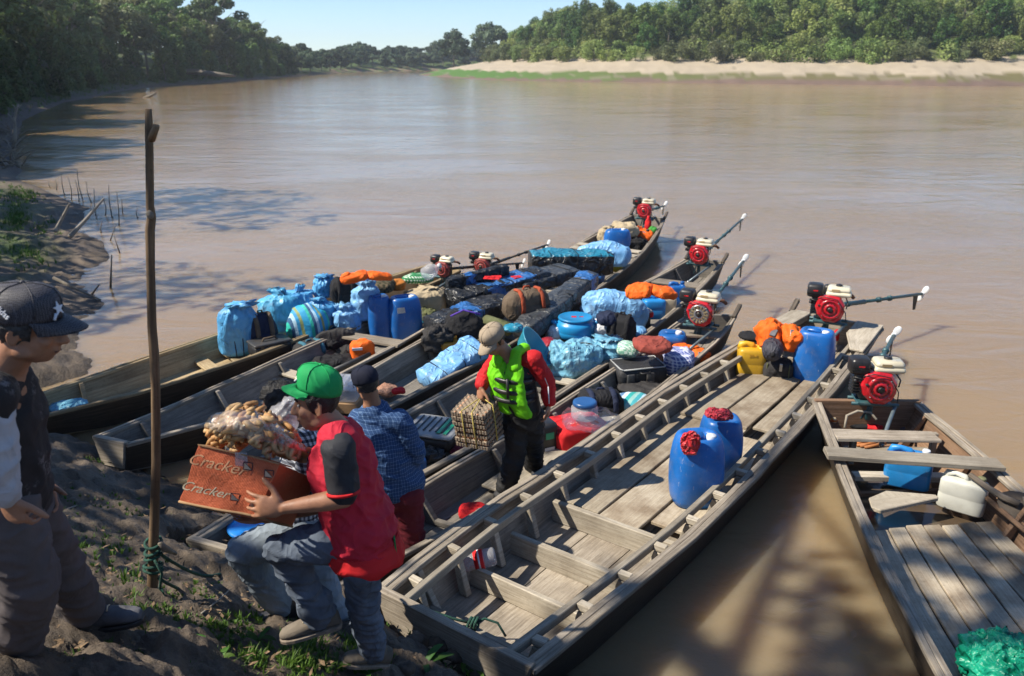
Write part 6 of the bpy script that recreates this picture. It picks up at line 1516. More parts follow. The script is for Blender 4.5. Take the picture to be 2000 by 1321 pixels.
def build_people():
    man_red(); man_behind(); man_plaid(); man_egg(); man_left()
Y2 = 2.95
def man_red():
    Y = Y2; P = lambda x, y, d=0.0: atY(x, y, Y+d)
    t = thing('person', 'man in a red vest and green cap carrying a carton of bread up the bank', 'person', P(725, 1300, .22), group=None)
    hc, HM = head_frame(P(617, 787, -.03), (-1, -.14, -.04), (-.12, .02, 1)); HM = HM @ Matrix.Diagonal((.86, .84, 1.03))
    nk = P(668, 850, .0); ch = P(668, 905, -.0); wa = P(690, 1000, -.02); pe = P(704, 1042, -.02)
    ls, rs = P(662, 878, -.155), P(655, 870, .16); le, lw = P(672, 974, -.20), P(556, 992, -.22)
    re, rw = P(640, 985, .20), P(520, 1012, .16)
    lh, rh = P(705, 1050, -.09), P(712, 1050, .07)
    lk, la = P(550, 1074, -.10), P(628, 1200, .04); rk, ra = P(708, 1165, .10), P(727, 1270, .22)
    ax = (0, 1, 0)
    mb = MB(); head(mb, hc, HM, .97, nk)
    limb(mb, [pe, wa, ch, nk], [.10, .095, .11, .052], (ax, 1.3)); limb(mb, [rs, ls], [.055, .055])
    limb(mb, [ls, le, le.lerp(lw, .3), lw], [.046, .038, .040, .025]); limb(mb, [rs, re, rw], [.046, .038, .026])
    limb(mb, [lh, lk, la], [.07, .05, .035]); limb(mb, [rh, rk, ra], [.07, .05, .035])
    fd = (P(497, 990, -.23)-lw).normalized()
    hand(mb, lw, fd, Vector((.10, .86, -.25)), Vector((.1, -.1, 1)), (.22, .38, .30), .15, 1.12, (1.05, .05), .35)
    hand(mb, rw, (-.8, .1, -.1), (0, 0, 1), (0, 1, 0), (.2, .2, .2), .1, 1.05)
    fuse('body', mb, SKIN, t, .0065, 2)
    face_parts(t, hc, HM, .97)
    hair_part(t, hc, HM, .98, HAIR, .03, -.045)
    cp, Mc = cap_part(t, hc, HM, 1.0, GREEN_CAP, None, .20, .054, .07, droop=.25)
    # round white and yellow badge on the front of the cap
    for r_, m_, e_ in ((.030, WHITE_C, .0), (.024, BADGE_Y, .0015), (.017, WHITE_C, .003)):
        mb = MB(); mb.ball(hc+Mc @ Vector((0, .086+e_, .098)), (r_*.8, .006, r_*.9), 14, 10, Mc @ Matrix.Rotation(.72, 3, 'X')); mb.build('cap_badge', m_, cp)
    # dark shirt sleeve with red trim, black collar side
    mb = MB(); limb(mb, [rs, ls], [.07, .068]); limb(mb, [ls, ls.lerp(le, .5), ls.lerp(le, .83)], [.070, .063, .062]); limb(mb, [rs, rs.lerp(re, .75)], [.068, .06]); limb(mb, [ch, nk.lerp(ch, .5)], [.09, .07], (ax, 1.15))
    limb(mb, [pe, wa, ch], [.10, .09, .092], (ax, 1.2))
    fuse('shirt', mb, SHIRT_DK, t, .009, 3, wrinkle(.006, 10, 2))
    d = (le-ls).normalized(); q = ls.lerp(le, .83+.04); M = frame(z=d); mb = MB(); mb.lathe([(.058, -.006), (.0665, -.006), (.0665, .006), (.058, .006)], q, M, 22); mb.build('sleeve_trim', RED_C, t)
    mb = MB(); limb(mb, [P(698, 1022, -.02), P(690, 985, -.02), P(668, 905, .0), P(664, 864, .0)], [.148, .132, .132, .092], (ax, 1.28)); limb(mb, [P(655, 863, .13), P(661, 864, -.115)], [.074, .074])
    limb(mb, [P(705, 1042, -.02), P(698, 1020, -.02)], [.15, .15], (ax, 1.28))
    fuse('vest', mb, VEST_RED, t, .008, 2, wrinkle(.013, 8, 5, 1.5, .8))
    mb = MB(); mb.lathe([(.066, 0), (.074, .004), (.070, .02), (.062, .03)], P(666, 858, 0), frame(z=(P(650, 835)-P(675, 880)).normalized()), 24); mb.build('collar', VEST_RED, t)
    mb = MB(); secs = []                                        # ragged red shirt tail below the vest
    for j in range(4):
        ring = []
        for k in range(30):
            a = 2*math.pi*k/30; rr = .150+.006*j; c = P(706+2*j, 1044+10*j, -.02)
            ring.append(c+Vector((math.cos(a)*rr, math.sin(a)*rr*1.22, .012*math.sin(7*a)*(j == 3)-.01*math.cos(a)*j)))
        secs.append(ring)
    mb.loft(secs, 0, False, True); o = mb.build('shirt_tail', RED_C, t); o.modifiers.new('thick', 'SOLIDIFY').thickness = .004
    mb = MB(); q = P(768, 1045, -.06); mb.loft([[q, q+Vector((.006, -.03, 0)), q+Vector((.01, -.02, -.09)), q+Vector((.004, .02, -.10))], [p+Vector((.006, 0, 0)) for p in (q, q+Vector((.006, -.03, 0)), q+Vector((.01, -.02, -.09)), q+Vector((.004, .02, -.10)))]]); mb.build('green_tag', GREEN_CAP, t)
    mb = MB(); limb(mb, [P(704, 1035, -.01), P(706, 1050, -.01)], [.105, .108], (ax, 1.22)); limb(mb, [lh, lh.lerp(lk, .5), lk, lk.lerp(la, .5), la.lerp(lk, .05)], [.090, .086, .070, .062, .057]); limb(mb, [rh, rk, ra.lerp(rk, .0)], [.092, .074, .064])
    limb(mb, [la.lerp(lk, .22), la.lerp(lk, .04)], [.078, .074])
    fuse('trousers', mb, JEANS_G, t, .008, 2, wrinkle(.012, 9, 8, 1.8, .9))
    shoe(t, la, P(668, 1222, .04), P(551, 1252, .0), SHOE_GR, SOLE_W, up=(-.1, 0, 1)); shoe(t, ra, P(758, 1300, .24), P(668, 1296, .16), SHOE_GR, SOLE_W)
    carton(P)
GREEN_CAP = cloth('green_cap_cloth', (.012, .30, .085), .75, .12, .25, 14); BADGE_Y = basic('badge_yellow', (.6, .42, .03), .5)
SHIRT_DK = cloth('dark_grey_jersey', (.028, .029, .034), .7, .15, .4, 12); VEST_RED = cloth('red_vest_cloth', (.48, .02, .042), .8, .12, .6, 11)
JEANS_G = cloth('faded_grey_blue_denim', (.11, .135, .175), .9, .35, .8, 9); SHOE_GR = cloth('muddy_grey_canvas', (.16, .135, .105), .9, .3, .4, 14); SOLE_W = basic('muddy_pale_sole', (.26, .21, .16), .8, .3, 30)
JEANS_P = cloth('pale_grey_blue_denim', (.20, .235, .27), .9, .25, .7, 9)
def carton(P):
    A = P(388, 868, -.10); B = P(548, 906, -.17); Cc = P(499, 1010, -.17); D = P(350, 980, -.10); dv = P(616, 930, .16)-B; dv.z -= .02
    t = thing('cardboard_box', 'battered red orange carton printed with white script, carried by the man in the red vest', 'carton', (D+Cc)/2)
    n = 10; V = []; 
    def pt(u, v, w):                                            # u across front, v up, w depth
        p = D.lerp(Cc, u).lerp(A.lerp(B, u), v)+dv*w; c = Vector((u-.5, v-.5, w-.5)); s = noise.fractal(p*9, 1, 2, 3)*.006+.010*noise.noise(p*4)
        return p+(p-((A+Cc)/2+dv*.5)).normalized()*(s-.012*(1-abs(2*u-1))*0)
    mb = MB(); g = lambda f, nu, nv: None
    def grid(fn, nu, nv, flip=False):
        vs = [fn(i/nu, j/nv) for j in range(nv+1) for i in range(nu+1)]; fs = []; uv = []
        for j in range(nv):
            for i in range(nu):
                q = [j*(nu+1)+i, j*(nu+1)+i+1, (j+1)*(nu+1)+i+1, (j+1)*(nu+1)+i]; w = [(i/nu, j/nv), ((i+1)/nu, j/nv), ((i+1)/nu, (j+1)/nv), (i/nu, (j+1)/nv)]
                fs.append(q[::-1] if flip else q); uv.append(w[::-1] if flip else w)
        mb.add(vs, fs, uv, 0, True)
    grid(lambda u, v: pt(u, v, 0), 18, 12); grid(lambda u, v: pt(1, v, u), 14, 12); grid(lambda u, v: pt(1-u, v, 1), 18, 12); grid(lambda u, v: pt(0, v, 1-u), 14, 12); grid(lambda u, v: pt(u, 0, 1-v), 18, 14)
    grid(lambda u, v: pt(u, .97, v), 18, 14)
    m, nn, b = newmat('red_orange_carton'); tc = node(nn, 'ShaderNodeTexCoord'); geo = node(nn, 'ShaderNodeNewGeometry')
    w = node(nn, 'ShaderNodeTexWave'); w.inputs['Scale'].default_value = 17; w.inputs['Distortion'].default_value = .6; w.inputs['Detail'].default_value = 3; nn.links.new(mapping(nn, tc.outputs['UV'], (1, .03, 1)), w.inputs['Vector'])
    bl = noise_node(nn, geo.outputs['Position'], 10, 6, .7); c1 = ramp(nn, w.outputs[0], [(.2, (.44, .085, .035)), (.6, (.60, .155, .065))]).outputs[0]
    c2 = mixc(nn, ramp(nn, bl.outputs[0], [(.58, 0.0), (.72, .6)]).outputs[0], c1, (.42, .20, .10)); c2 = mixc(nn, ramp(nn, noise_node(nn, geo.outputs['Position'], 31, 4, .7).outputs[0], [(.66, 0.0), (.74, .6)]).outputs[0], c2, (.13, .05, .03))
    nn.links.new(c2, b.inputs['Base Color']); b.inputs['Roughness'].default_value = .62
    p = bump(nn, w.outputs[0], None, .25, .004); bump(nn, bl.outputs[0], b, .6, .02, p)
    body = mb.build('carton_body', m, t)
    mb = MB(); 
    for (u0, w0, u1, w1) in ((0, 0, 1, 0), (1, 0, 1, 1), (0, 1, 0, 0)): 
        q = [pt(u0+(u1-u0)*k/8, 0, w0+(w1-w0)*k/8) for k in range(9)]; mb.tube(q, .006, 6)
    mb.build('bottom_edge', CARTON, t)['kind'] = 'stuff'
    fl = [pt(0, .98, -.02), pt(.62, .98, -.05), pt(.55, .96, .22), pt(.05, 1.03, .2)]; mb = MB(); mb.loft([fl, [q+Vector((0, 0, .006)) for q in fl]]); mb.build('flap', CARTON, t)
    fl = [pt(.64, .99, -.04), pt(1.0, .98, -.02), pt(1.0, 1.02, .3), pt(.70, 1.04, .22)]; mb = MB(); mb.loft([fl, [q+Vector((0, 0, .006)) for q in fl]]); mb.build('flap', CARTON, t)
    # print on the front face
    ex = (Cc-D).normalized(); ey = (A-D).normalized(); nz = ex.cross(ey).normalized(); ey = nz.cross(ex); W = (Cc-D).length; Hh = (A-D).length
    def FM(u, v, off=.010): 
        o = pt(u, v, 0)+nz*off; return Matrix((tuple(ex)+(o.x,), tuple(ey)+(o.y,), tuple(nz)+(o.z,), (0, 0, 0, 1)))
    for u, v, s, mt in ((.29, .74, .074, PRINT_O), (.25, .28, .064, PRINT_W)):
        for uu, vv, off, mt2, nm, fat in ((u, v, .0009, mt, 'printed_name', 0),):
            o = text_obj('Cracker', Matrix.Identity(4), s, mt2, None, .35, nm, .0001, fat); o.parent = t; MW[o] = MW[t]; Li = MW[t].inverted()
            for q in o.data.vertices: p = pt(uu+q.co.x/W, vv+q.co.y/Hh, 0)+nz*(off+q.co.z); q.co = Li @ p
    for u, v in ((.66, .84), (.93, .80), (.66, .28), (.93, .20)):
        F4 = FM(u, v, .005); mb = MB(); 
        for (x0, y0, x1, y1) in ((-1, -1, 1, -1), (1, -1, 1, 1), (1, 1, -1, 1), (-1, 1, -1, -1), (-1, -1, 1, 1)):
            k = .017; mb.beam(F4 @ Vector((x0*k, y0*k, 0)), F4 @ Vector((x1*k, y1*k, 0)), .0035, .001, up=nz)
        mb.build('square_mark', PRINT_D, t); mb = MB(); k = .014; q = [F4 @ Vector((-k, -k, .0)), F4 @ Vector((k, k, .0)), F4 @ Vector((-k, k, .0))]; mb.loft([q, [p+nz*.0008 for p in q]]); mb.build('mark_fill', PRINT_W, t)
    q = [FM(.56, .93, .011) @ Vector(p) for p in ((-.025, -.03, 0), (.02, -.035, 0), (.03, .03, .0), (-.02, .03, .0))]; mb = MB(); mb.loft([q, [p+nz*.001 for p in q]]); mb.build('tape', FILM_H, t)
    # bag of twisted bread sitting in the open carton
    top = [pt(u, .97, w) for u, w in ((0, 0), (1, 0), (1, 1), (0, 1))]; c0 = sum(top, Vector())/4; e1 = (top[1]-top[0]); e2 = (top[3]-top[0])
    bt = thing('bread_bag', 'big clear bag of golden twisted bread resting on the red carton', 'bag of bread', c0)
    protos = []
    for s_ in range(4):
        mb = MB(); L = .135+.014*s_; bend = .22*(s_-1.5)
        for ph in (0, math.pi): mb.tube([(L*(k/16-.5), .013*math.cos(ph+k*.75)+bend*L*((k/16-.5)**2)*3, .013*math.sin(ph+k*.75)) for k in range(17)], [.008+.0065*math.sin(math.pi*min(1, max(0, k/16*.9+.05))) for k in range(17)], 8)
        me = mb.mesh('bread_twist'); me.materials.append(BREAD if s_ % 2 else BREAD2); protos.append(me)
    rnd = random.Random(4); z3 = Vector((0, 0, 1)); MWi = MW[bt].inverted()
    def dome(u, w, k=1.0): return c0+e1*(u*.54*k)+e2*(w*.52*k)+z3*(.02+.20*k*max(0, 1-(u*u*.8+w*w*.9))**.55)
    cnt = 0
    while cnt < 105:
        u, w = rnd.uniform(-1, 1), rnd.uniform(-1, 1)
        if u*u+w*w > .78: continue
        k = rnd.choice((1, 1, .93, .8)); p = dome(u, w, k*.95); tn = (e1.normalized()*u*.9+e2.normalized()*w*.9+z3*.9).normalized()
        o = bpy.data.objects.new('bread_twist', protos[cnt % 4]); COL.objects.link(o); o.parent = bt
        o.matrix_local = MWi @ (Matrix.Translation(p) @ (frame(z=tn) @ Euler((rnd.uniform(-.25, .25), rnd.uniform(-.25, .25), rnd.uniform(0, 6.28))).to_matrix()).to_4x4()); cnt += 1
    mb = MB(); n, m_ = 48, 18; V = []
    for i in range(m_+1):
        r = 1.08*math.sin(math.pi/2*i/m_)
        for k in range(n):
            a = 2*math.pi*k/n; u, w = r*math.cos(a), r*math.sin(a); p = dome(u/1.08, w/1.08, 1.06); q = noise.fractal(p*13, 1, 2, 3); p += (p-c0).normalized()*(.012*q+.012*(1-2*abs(noise.noise(p*22)))+.004)
            V.append(p)
    fs = [(i*n+k, i*n+(k+1) % n, (i+1)*n+(k+1) % n, (i+1)*n+k) for i in range(m_) for k in range(n)]; mb.add(V, fs, None, 0, True); mb.build('bag_film', FILM, bt)
    cN = atY(553, 838, Y2+.10); link('bag_neck', sack_mesh(cN, .12, .12, .13, .4, 5, .35, 9, .3, (.35, 0), .16), bt, FILM_H)
PRINT_O = basic('print_orange_cream', (.66, .36, .20), .6); PRINT_W = basic('print_cream', (.66, .56, .40), .6); PRINT_D = basic('print_dark', (.05, .03, .04), .6)
BREAD = basic('golden_bread_crust', (.50, .26, .09), .6, .3, 30, .2, 60); BREAD2 = basic('pale_bread_crust', (.58, .37, .17), .65, .3, 30, .2, 60)
def man_behind():
    Y = 3.55; P = lambda x, y, d=0.0: atY(x, y, Y+d)
    t = thing('person', 'man with black hair and pale jeans, mostly hidden behind the red carton', 'person', P(600, 1240, .1))
    hc, HM = head_frame(P(550, 792), (-1, .15, -.25), (-.2, 0, 1)); nk = P(588, 838); ch = P(600, 895); pe = P(588, 1022); ax = (0, 1, 0)
    ls, rs = P(598, 862, -.15), P(592, 858, .16); le, lw = P(610, 960, -.14), P(560, 985, -.10)
    lh, rh = P(588, 1036, -.09), P(602, 1036, .09); lk, la = P(474, 1078, -.12), P(545, 1180, .0); rk, ra = P(630, 1140, .10), P(672, 1240, .12)
    mb = MB(); head(mb, hc, HM, .93, nk); limb(mb, [pe, ch, nk], [.1, .11, .06], (ax, 1.3)); limb(mb, [ls, le, lw], [.045, .036, .027]); limb(mb, [rs, P(610, 960, .2), P(540, 985, .15)], [.045, .036, .027])
    limb(mb, [lh, lk, la], [.07, .05, .035]); limb(mb, [rh, rk, ra], [.07, .05, .035]); hand(mb, lw, (-1, .1, 0), (0, .3, .9), (0, 1, .2)); hand(mb, P(540, 985, .15), (-1, 0, 0), (0, 0, 1), (0, 1, 0))
    fuse('body', mb, SKIN_D, t, .009, 2); face_parts(t, hc, HM, .93); hair_part(t, hc, HM, .97, HAIR, .045, -.06, .016, True, 1.05)
    mb = MB(); limb(mb, [P(588, 1020), P(592, 990), ch, P(590, 850)], [.132, .12, .125, .08], (ax, 1.28)); limb(mb, [rs, ls], [.066, .066]); limb(mb, [ls, le], [.065, .055]); limb(mb, [rs, P(610, 960, .2)], [.065, .055])
    fuse('shirt', mb, CHECK_BW, t, .011, 3, wrinkle(.008, 9, 3))
    mb = MB(); limb(mb, [P(590, 1020), P(594, 1040)], [.12, .125], (ax, 1.25)); limb(mb, [lh, lh.lerp(lk, .5), lk, lk.lerp(la, .6), la], [.10, .095, .08, .076, .072]); limb(mb, [rh, rk, ra], [.10, .08, .072])
    fuse('trousers', mb, JEANS_P, t, .010, 3, wrinkle(.009, 9, 6, 1.8, .9))
    shoe(t, la, P(590, 1208, .03), P(500, 1222, -.03), BLACK_PL, lace=False); shoe(t, ra, P(706, 1264, .12), P(620, 1270, .06), BLACK_PL, lace=False)
CHECK_BW = plaid('black_white_check_shirt', (.60, .62, .66), (.14, .15, .18), (.03, .03, .04), 32, .5)
def man_plaid():
    Y = at(795, 1092, .12).y; P = lambda x, y, d=0.0: atY(x, y, Y+d)
    t = thing('person', 'man in a blue plaid shirt and navy cap seen from behind, dark red trousers', 'person', P(800, 1092))
    hc, HM = head_frame(P(716, 752), (-.55, .82, -.30), (-.25, .1, 1)); nk = P(728, 792); ch = P(740, 842); wa = P(768, 920); pe = P(785, 962); ax = (.83, .55, 0)
    ls, rs = P(700, 822, .02), P(782, 822, -.05); le, lw = P(690, 880, .22), P(690, 900, .45); re, rw = P(812, 880, .0), P(806, 930, .15)
    lh, rh = P(768, 968, .03), P(796, 968, -.03); lk, la = P(772, 1030, .06), P(782, 1092, .04); rk, ra = P(802, 1026, 0), P(815, 1092, 0)
    mb = MB(); head(mb, hc, HM, .93, nk); limb(mb, [pe, wa, ch, nk], [.1, .1, .11, .055], (ax, 1.3)); limb(mb, [ls, le, lw], [.045, .037, .027]); limb(mb, [rs, re, rw], [.045, .037, .027])
    limb(mb, [lh, lk, la], [.07, .05, .04]); limb(mb, [rh, rk, ra], [.07, .05, .04]); hand(mb, lw, (-.2, .9, -.2), (0, 0, -1), (1, 0, 0)); hand(mb, rw, (-.1, .5, -.7), (-1, 0, 0), (0, 1, 0), (.5, .6, .4))
    fuse('body', mb, SKIN, t, .0095, 2); hair_part(t, hc, HM, .95, HAIR, .02, -.05); cap_part(t, hc, HM, .98, NAVY_CAP, None, .05, .03, .07)
    mb = MB(); mb.ball(hc+HM @ Vector((0, -.109, .048)), (.032, .008, .017), 14, 8, HM); mb.build('cap_opening', HAIR, t)
    mb = MB(); limb(mb, [P(784, 950), wa, P(760, 880), ch, P(731, 805)], [.135, .14, .14, .135, .08], (ax, 1.30)); limb(mb, [rs, ls], [.072, .072]); limb(mb, [rs, re, re.lerp(rw, .25)], [.075, .068, .066]); limb(mb, [ls, le, le.lerp(lw, .25)], [.075, .068, .066])
    fuse('shirt', mb, PLAID_BL, t, .010, 3, wrinkle(.011, 9, 7, 1.3))
    mb = MB(); mb.lathe([(.064, 0), (.072, .005), (.070, .028), (.062, .034)], P(727, 800), frame(z=(-.2, .1, 1)), 22); mb.build('collar', PLAID_BL, t)
    mb = MB(); limb(mb, [P(782, 945), P(784, 966)], [.125, .125], (ax, 1.2)); limb(mb, [lh, lk, la], [.11, .09, .078]); limb(mb, [rh, rk, ra], [.11, .09, .078])
    fuse('trousers', mb, MAROON_C, t, .011, 3, wrinkle(.010, 9, 9, 1.5))
    for a in (la, ra): shoe(t, a, a+Vector((.03, -.07, -.07)), a+Vector((-.08, .17, -.07)), BLACK_PL, lace=False)
NAVY_CAP = cloth('navy_cap_cloth', (.010, .012, .026), .85, .15, .2, 14); MAROON_C = cloth('dark_red_trouser_cloth', (.13, .014, .022), .85, .2, .5, 10)
PLAID_BL = plaid('blue_plaid_shirt', (.025, .06, .15), (.07, .13, .26), (.17, .26, .40), 40, .16)
def man_egg():
    Y = at(1012, 955, .13).y; P = lambda x, y, d=0.0: atY(x, y, Y+d)
    t = thing('person', 'man in a lime green life jacket and beige cap lifting a stack of egg trays', 'person', P(1012, 955))
    hc, HM = head_frame(P(965, 666, -.08), (-.62, -.62, -.62), (-.35, -.35, 1)); nk = P(992, 694, -.02); ch = P(1004, 728); wa = P(1012, 780); pe = P(1022, 806); ax = (.85, -.5, 0)
    rs, ls = P(968, 706, .06), P(1042, 702, -.06); re, rw = P(946, 738, .05), P(940, 756, -.08); le, lw = P(1070, 748, -.05), P(1072, 788, -.08)
    rh, lh = P(1006, 812, .03), P(1038, 812, .02); rk, ra = P(1008, 876, .0), P(990, 950, -.02); lk, la = P(1040, 862, .12), P(1042, 908, .32)
    mb = MB(); head(mb, hc, HM, .95, nk); limb(mb, [pe, wa, ch, nk], [.1, .1, .11, .055], (ax, 1.3)); limb(mb, [rs, re, rw], [.045, .037, .027]); limb(mb, [ls, le, lw], [.045, .037, .027]); limb(mb, [rs, ls], [.05, .05])
    limb(mb, [rh, rk, ra], [.07, .05, .04]); limb(mb, [lh, lk, la], [.07, .05, .04]); hand(mb, rw, (-.15, -.15, -.9), (.7, .5, 0), (.5, -.8, 0), (.8, .9, .6), .06, 1.1); hand(mb, lw, (-.05, -.1, -1), (-.9, .1, 0), (-.1, -.9, 0), (.35, .4, .3), .08, 1.1)
    fuse('body', mb, SKIN, t, .0085, 2); face_parts(t, hc, HM, .95); hair_part(t, hc, HM, .96, HAIR, .02, -.06)
    cp, Mc = cap_part(t, hc, HM, 1.0, BEIGE_CAP, None, .05, .035, .08)
    M4 = Matrix.Translation(hc+Mc @ Vector((0, .096, .081))) @ (Mc.to_4x4() @ Matrix.Rotation(R(180), 4, 'Z') @ Matrix.Rotation(R(72), 4, 'X')); text_obj('NY', M4, .05, BEIGE_D, cp, 0, 'cap_letters', .003)
    mb = MB(); limb(mb, [P(1020, 800), wa, ch, P(996, 700)], [.115, .115, .122, .07], (ax, 1.3)); limb(mb, [rs, ls], [.068, .068]); limb(mb, [rs, re, re.lerp(rw, .75)], [.07, .06, .05]); limb(mb, [ls, le, lw.lerp(le, .12)], [.07, .064, .054])
    fuse('shirt', mb, RED_SH, t, .010, 3, wrinkle(.007, 10, 4))
    for (a, b, r_) in ((ls+Vector((.02, -.06, .03)), le+Vector((.0, -.066, 0)), 0), (le+Vector((.0, -.066, 0)), lw.lerp(le, .12)+Vector((.0, -.056, 0)), 0)):
        mb = MB(); mb.tube([a, b], .005, 6); mb.build('sleeve_stripe', WHITE_C, t)
    mb = MB(); limb(mb, [P(1018, 794), wa, ch], [.135, .14, .135], (ax, 1.25)); fuse('life_jacket', mb, VEST_BLK, t, .011, 3, wrinkle(.006, 8, 2))
    f = Vector((-.5, -.86, 0)); lat = Vector((.86, -.5, 0))                 # green foam panels in front, with buckled belts
    for sx in (-.085, .070):
        mb = MB(); limb(mb, [ch+f*.10+lat*sx+Vector((0, 0, .10)), ch+f*.125+lat*sx, wa+f*.130+lat*sx+Vector((0, 0, .02)), pe+f*.120+lat*sx+Vector((0, 0, .05))], [.030, .036, .036, .034], (lat, 2.35)); fuse('foam_panel', mb, LIME, t, .010, 2, wrinkle(.006, 12, 6))
        mb = MB(); sh = (rs if sx < 0 else ls); limb(mb, [ch+f*.115+lat*sx+Vector((0, 0, .10)), nk.lerp(sh, .45)+Vector((0, 0, .055))+f*.05, nk.lerp(sh, .5)+Vector((0, 0, .06))-f*.06], [.042, .036, .04], (lat, 1.3)); fuse('shoulder_pad', mb, LIME, t, .010, 2)
    for k, dz in enumerate((.055, -.035, -.11)):
        mb = MB(); c = ch.lerp(wa, .3)+Vector((0, 0, dz)); mb.tube([c+f*(.178*math.cos(a))+lat*(.19*math.sin(a)) for a in [R(-80+160*j/10) for j in range(11)]], .013, 8, flat=((0, 0, 1), 1.5)); mb.build('belt', BLACK_PL, t)
    mb = MB(); c = ch+f*.19+lat*.05; mb.tube([c+Vector((0, 0, .02)), c+Vector((.005, 0, -.14))], .012, 6); mb.build('belt', BLACK_PL, t)
    mb = MB(); limb(mb, [P(1020, 795), P(1022, 815)], [.12, .12], (ax, 1.2)); limb(mb, [rh, rk, ra], [.105, .09, .082]); limb(mb, [lh, lk, la], [.105, .088, .08])
    fuse('trousers', mb, BLACK_TR, t, .010, 3, wrinkle(.012, 9, 3, 1.6))
    shoe(t, ra, ra+Vector((.06, .05, -.085)), P(966, 976, -.06), SHOE_BK, None); shoe(t, la, la+Vector((-.03, .06, -.075)), la+Vector((.05, -.18, -.08)), SHOE_BK, None)
    eggs(P, rw)
BEIGE_CAP = cloth('beige_cap_cloth', (.33, .265, .19), .85, .12, .25, 14); BEIGE_D = cloth('brown_cap_letters', (.20, .15, .10), .8); RED_SH = cloth('red_jersey', (.50, .015, .018), .7, .12, .5, 11)
VEST_BLK = cloth('black_vest_nylon', (.02, .02, .022), .55, .2, .5, 12); LIME = cloth('lime_green_nylon', (.17, .62, .012), .6, .08, .4, 14); BLACK_TR = cloth('black_track_trousers', (.019, .019, .02), .7, .2, .6, 10); SHOE_BK = basic('dark_grey_shoe', (.03, .03, .032), .7, .3, 20, .2)
def eggs(P, grip):
    c = P(938, 855, -.10); W_ = 70*mpp(c); D_ = W_*.98; M = frame(x=(.90, -.42, .05), z=(-.08, -.12, 1))
    t = thing('egg_tray_stack', 'stack of grey cardboard egg trays tied with yellow twine in the man\'s hand', 'egg trays', c, group=None)
    nx = 6; base = MB(); n = 36; V = []
    for j in range(n+1):
        for i in range(n+1):
            u, v = i/n, j/n; z = .012*math.cos(u*nx*2*math.pi)*math.cos(v*nx*2*math.pi)+.004*(noise.noise(Vector((u*5, v*5, 0))))
            V.append((W_*(u-.5), D_*(v-.5), z))
    fs = [(j*(n+1)+i, j*(n+1)+i+1, (j+1)*(n+1)+i+1, (j+1)*(n+1)+i) for j in range(n) for i in range(n)]; base.add(V, fs, None, 0, True)
    for sx, sy in ((1, 0), (-1, 0), (0, 1), (0, -1)):
        a = Vector((sx*W_/2-sy*W_/2, sy*D_/2+sx*D_/2, 0)); b = Vector((sx*W_/2+sy*W_/2, sy*D_/2-sx*D_/2, 0)); k = 12
        for q in range(k): base.box(a.lerp(b, (q+.5)/k)+Vector((0, 0, -.012)), (W_/k*.62 if sy else .006, D_/k*.62 if sx else .006, .026))
    me = base.mesh('egg_tray'); me.materials.append(PULP)
    egg = MB(); egg.lathe([(.004, -.024), (.016, -.017), (.021, -.004), (.018, .012), (.010, .023), (.003, .027)], (0, 0, 0), None, 10); eme = egg.mesh('egg'); eme.materials.append(EGG)
    nt_ = 6; dz = .048; Mi = MW[t].inverted()
    def place(nm, m_, loc, rot=0.0):
        o = bpy.data.objects.new(nm, m_); COL.objects.link(o); o.parent = t; o.matrix_local = Mi @ (Matrix.Translation(c+M @ Vector(loc)) @ (M @ rotz(rot)).to_4x4()); return o
    for k in range(nt_+1):
        place('egg_tray', me, (random.uniform(-.006, .006), random.uniform(-.006, .006), .02+dz*k-(.012 if k == nt_ else 0)), random.uniform(-.02, .02))
        if k < nt_:
            for i in range(6):
                for sx, sy in ((i, 0), (0, i), (5, i)):
                    if sx == 0 and sy == 0 and i: continue
                    place('egg', eme, (W_*((sx+.5)/6-.5), D_*((sy+.5)/6-.5), .035+dz*k))
    topz = .02+dz*nt_+.018
    for off in (-.16, .16):
        mb = MB(); q = [c+M @ Vector((W_*off, y*D_*.53, z)) for y, z in ((-1, .0), (-1.02, topz*.5), (-1, topz))]+[grip+Vector((0, 0, -.085))]+[c+M @ Vector((W_*off, D_*.53, topz)), c+M @ Vector((W_*off, D_*.53, 0))]; mb.tube(q, .005, 6); mb.build('twine', ROPE_T, t)
    mb = MB(); q = [c+M @ Vector((x*W_*.53, 0, z)) for x, z in ((1, 0), (1.02, topz*.5), (1, topz))]+[grip+Vector((0, 0, -.085))]; mb.tube(q, .005, 6); mb.build('twine', ROPE_T, t)
PULP = basic('egg_tray_pulp', (.28, .22, .16), .95, .15, 20, .3, 90); EGG = basic('brown_egg', (.50, .24, .12), .5, .15, 6)
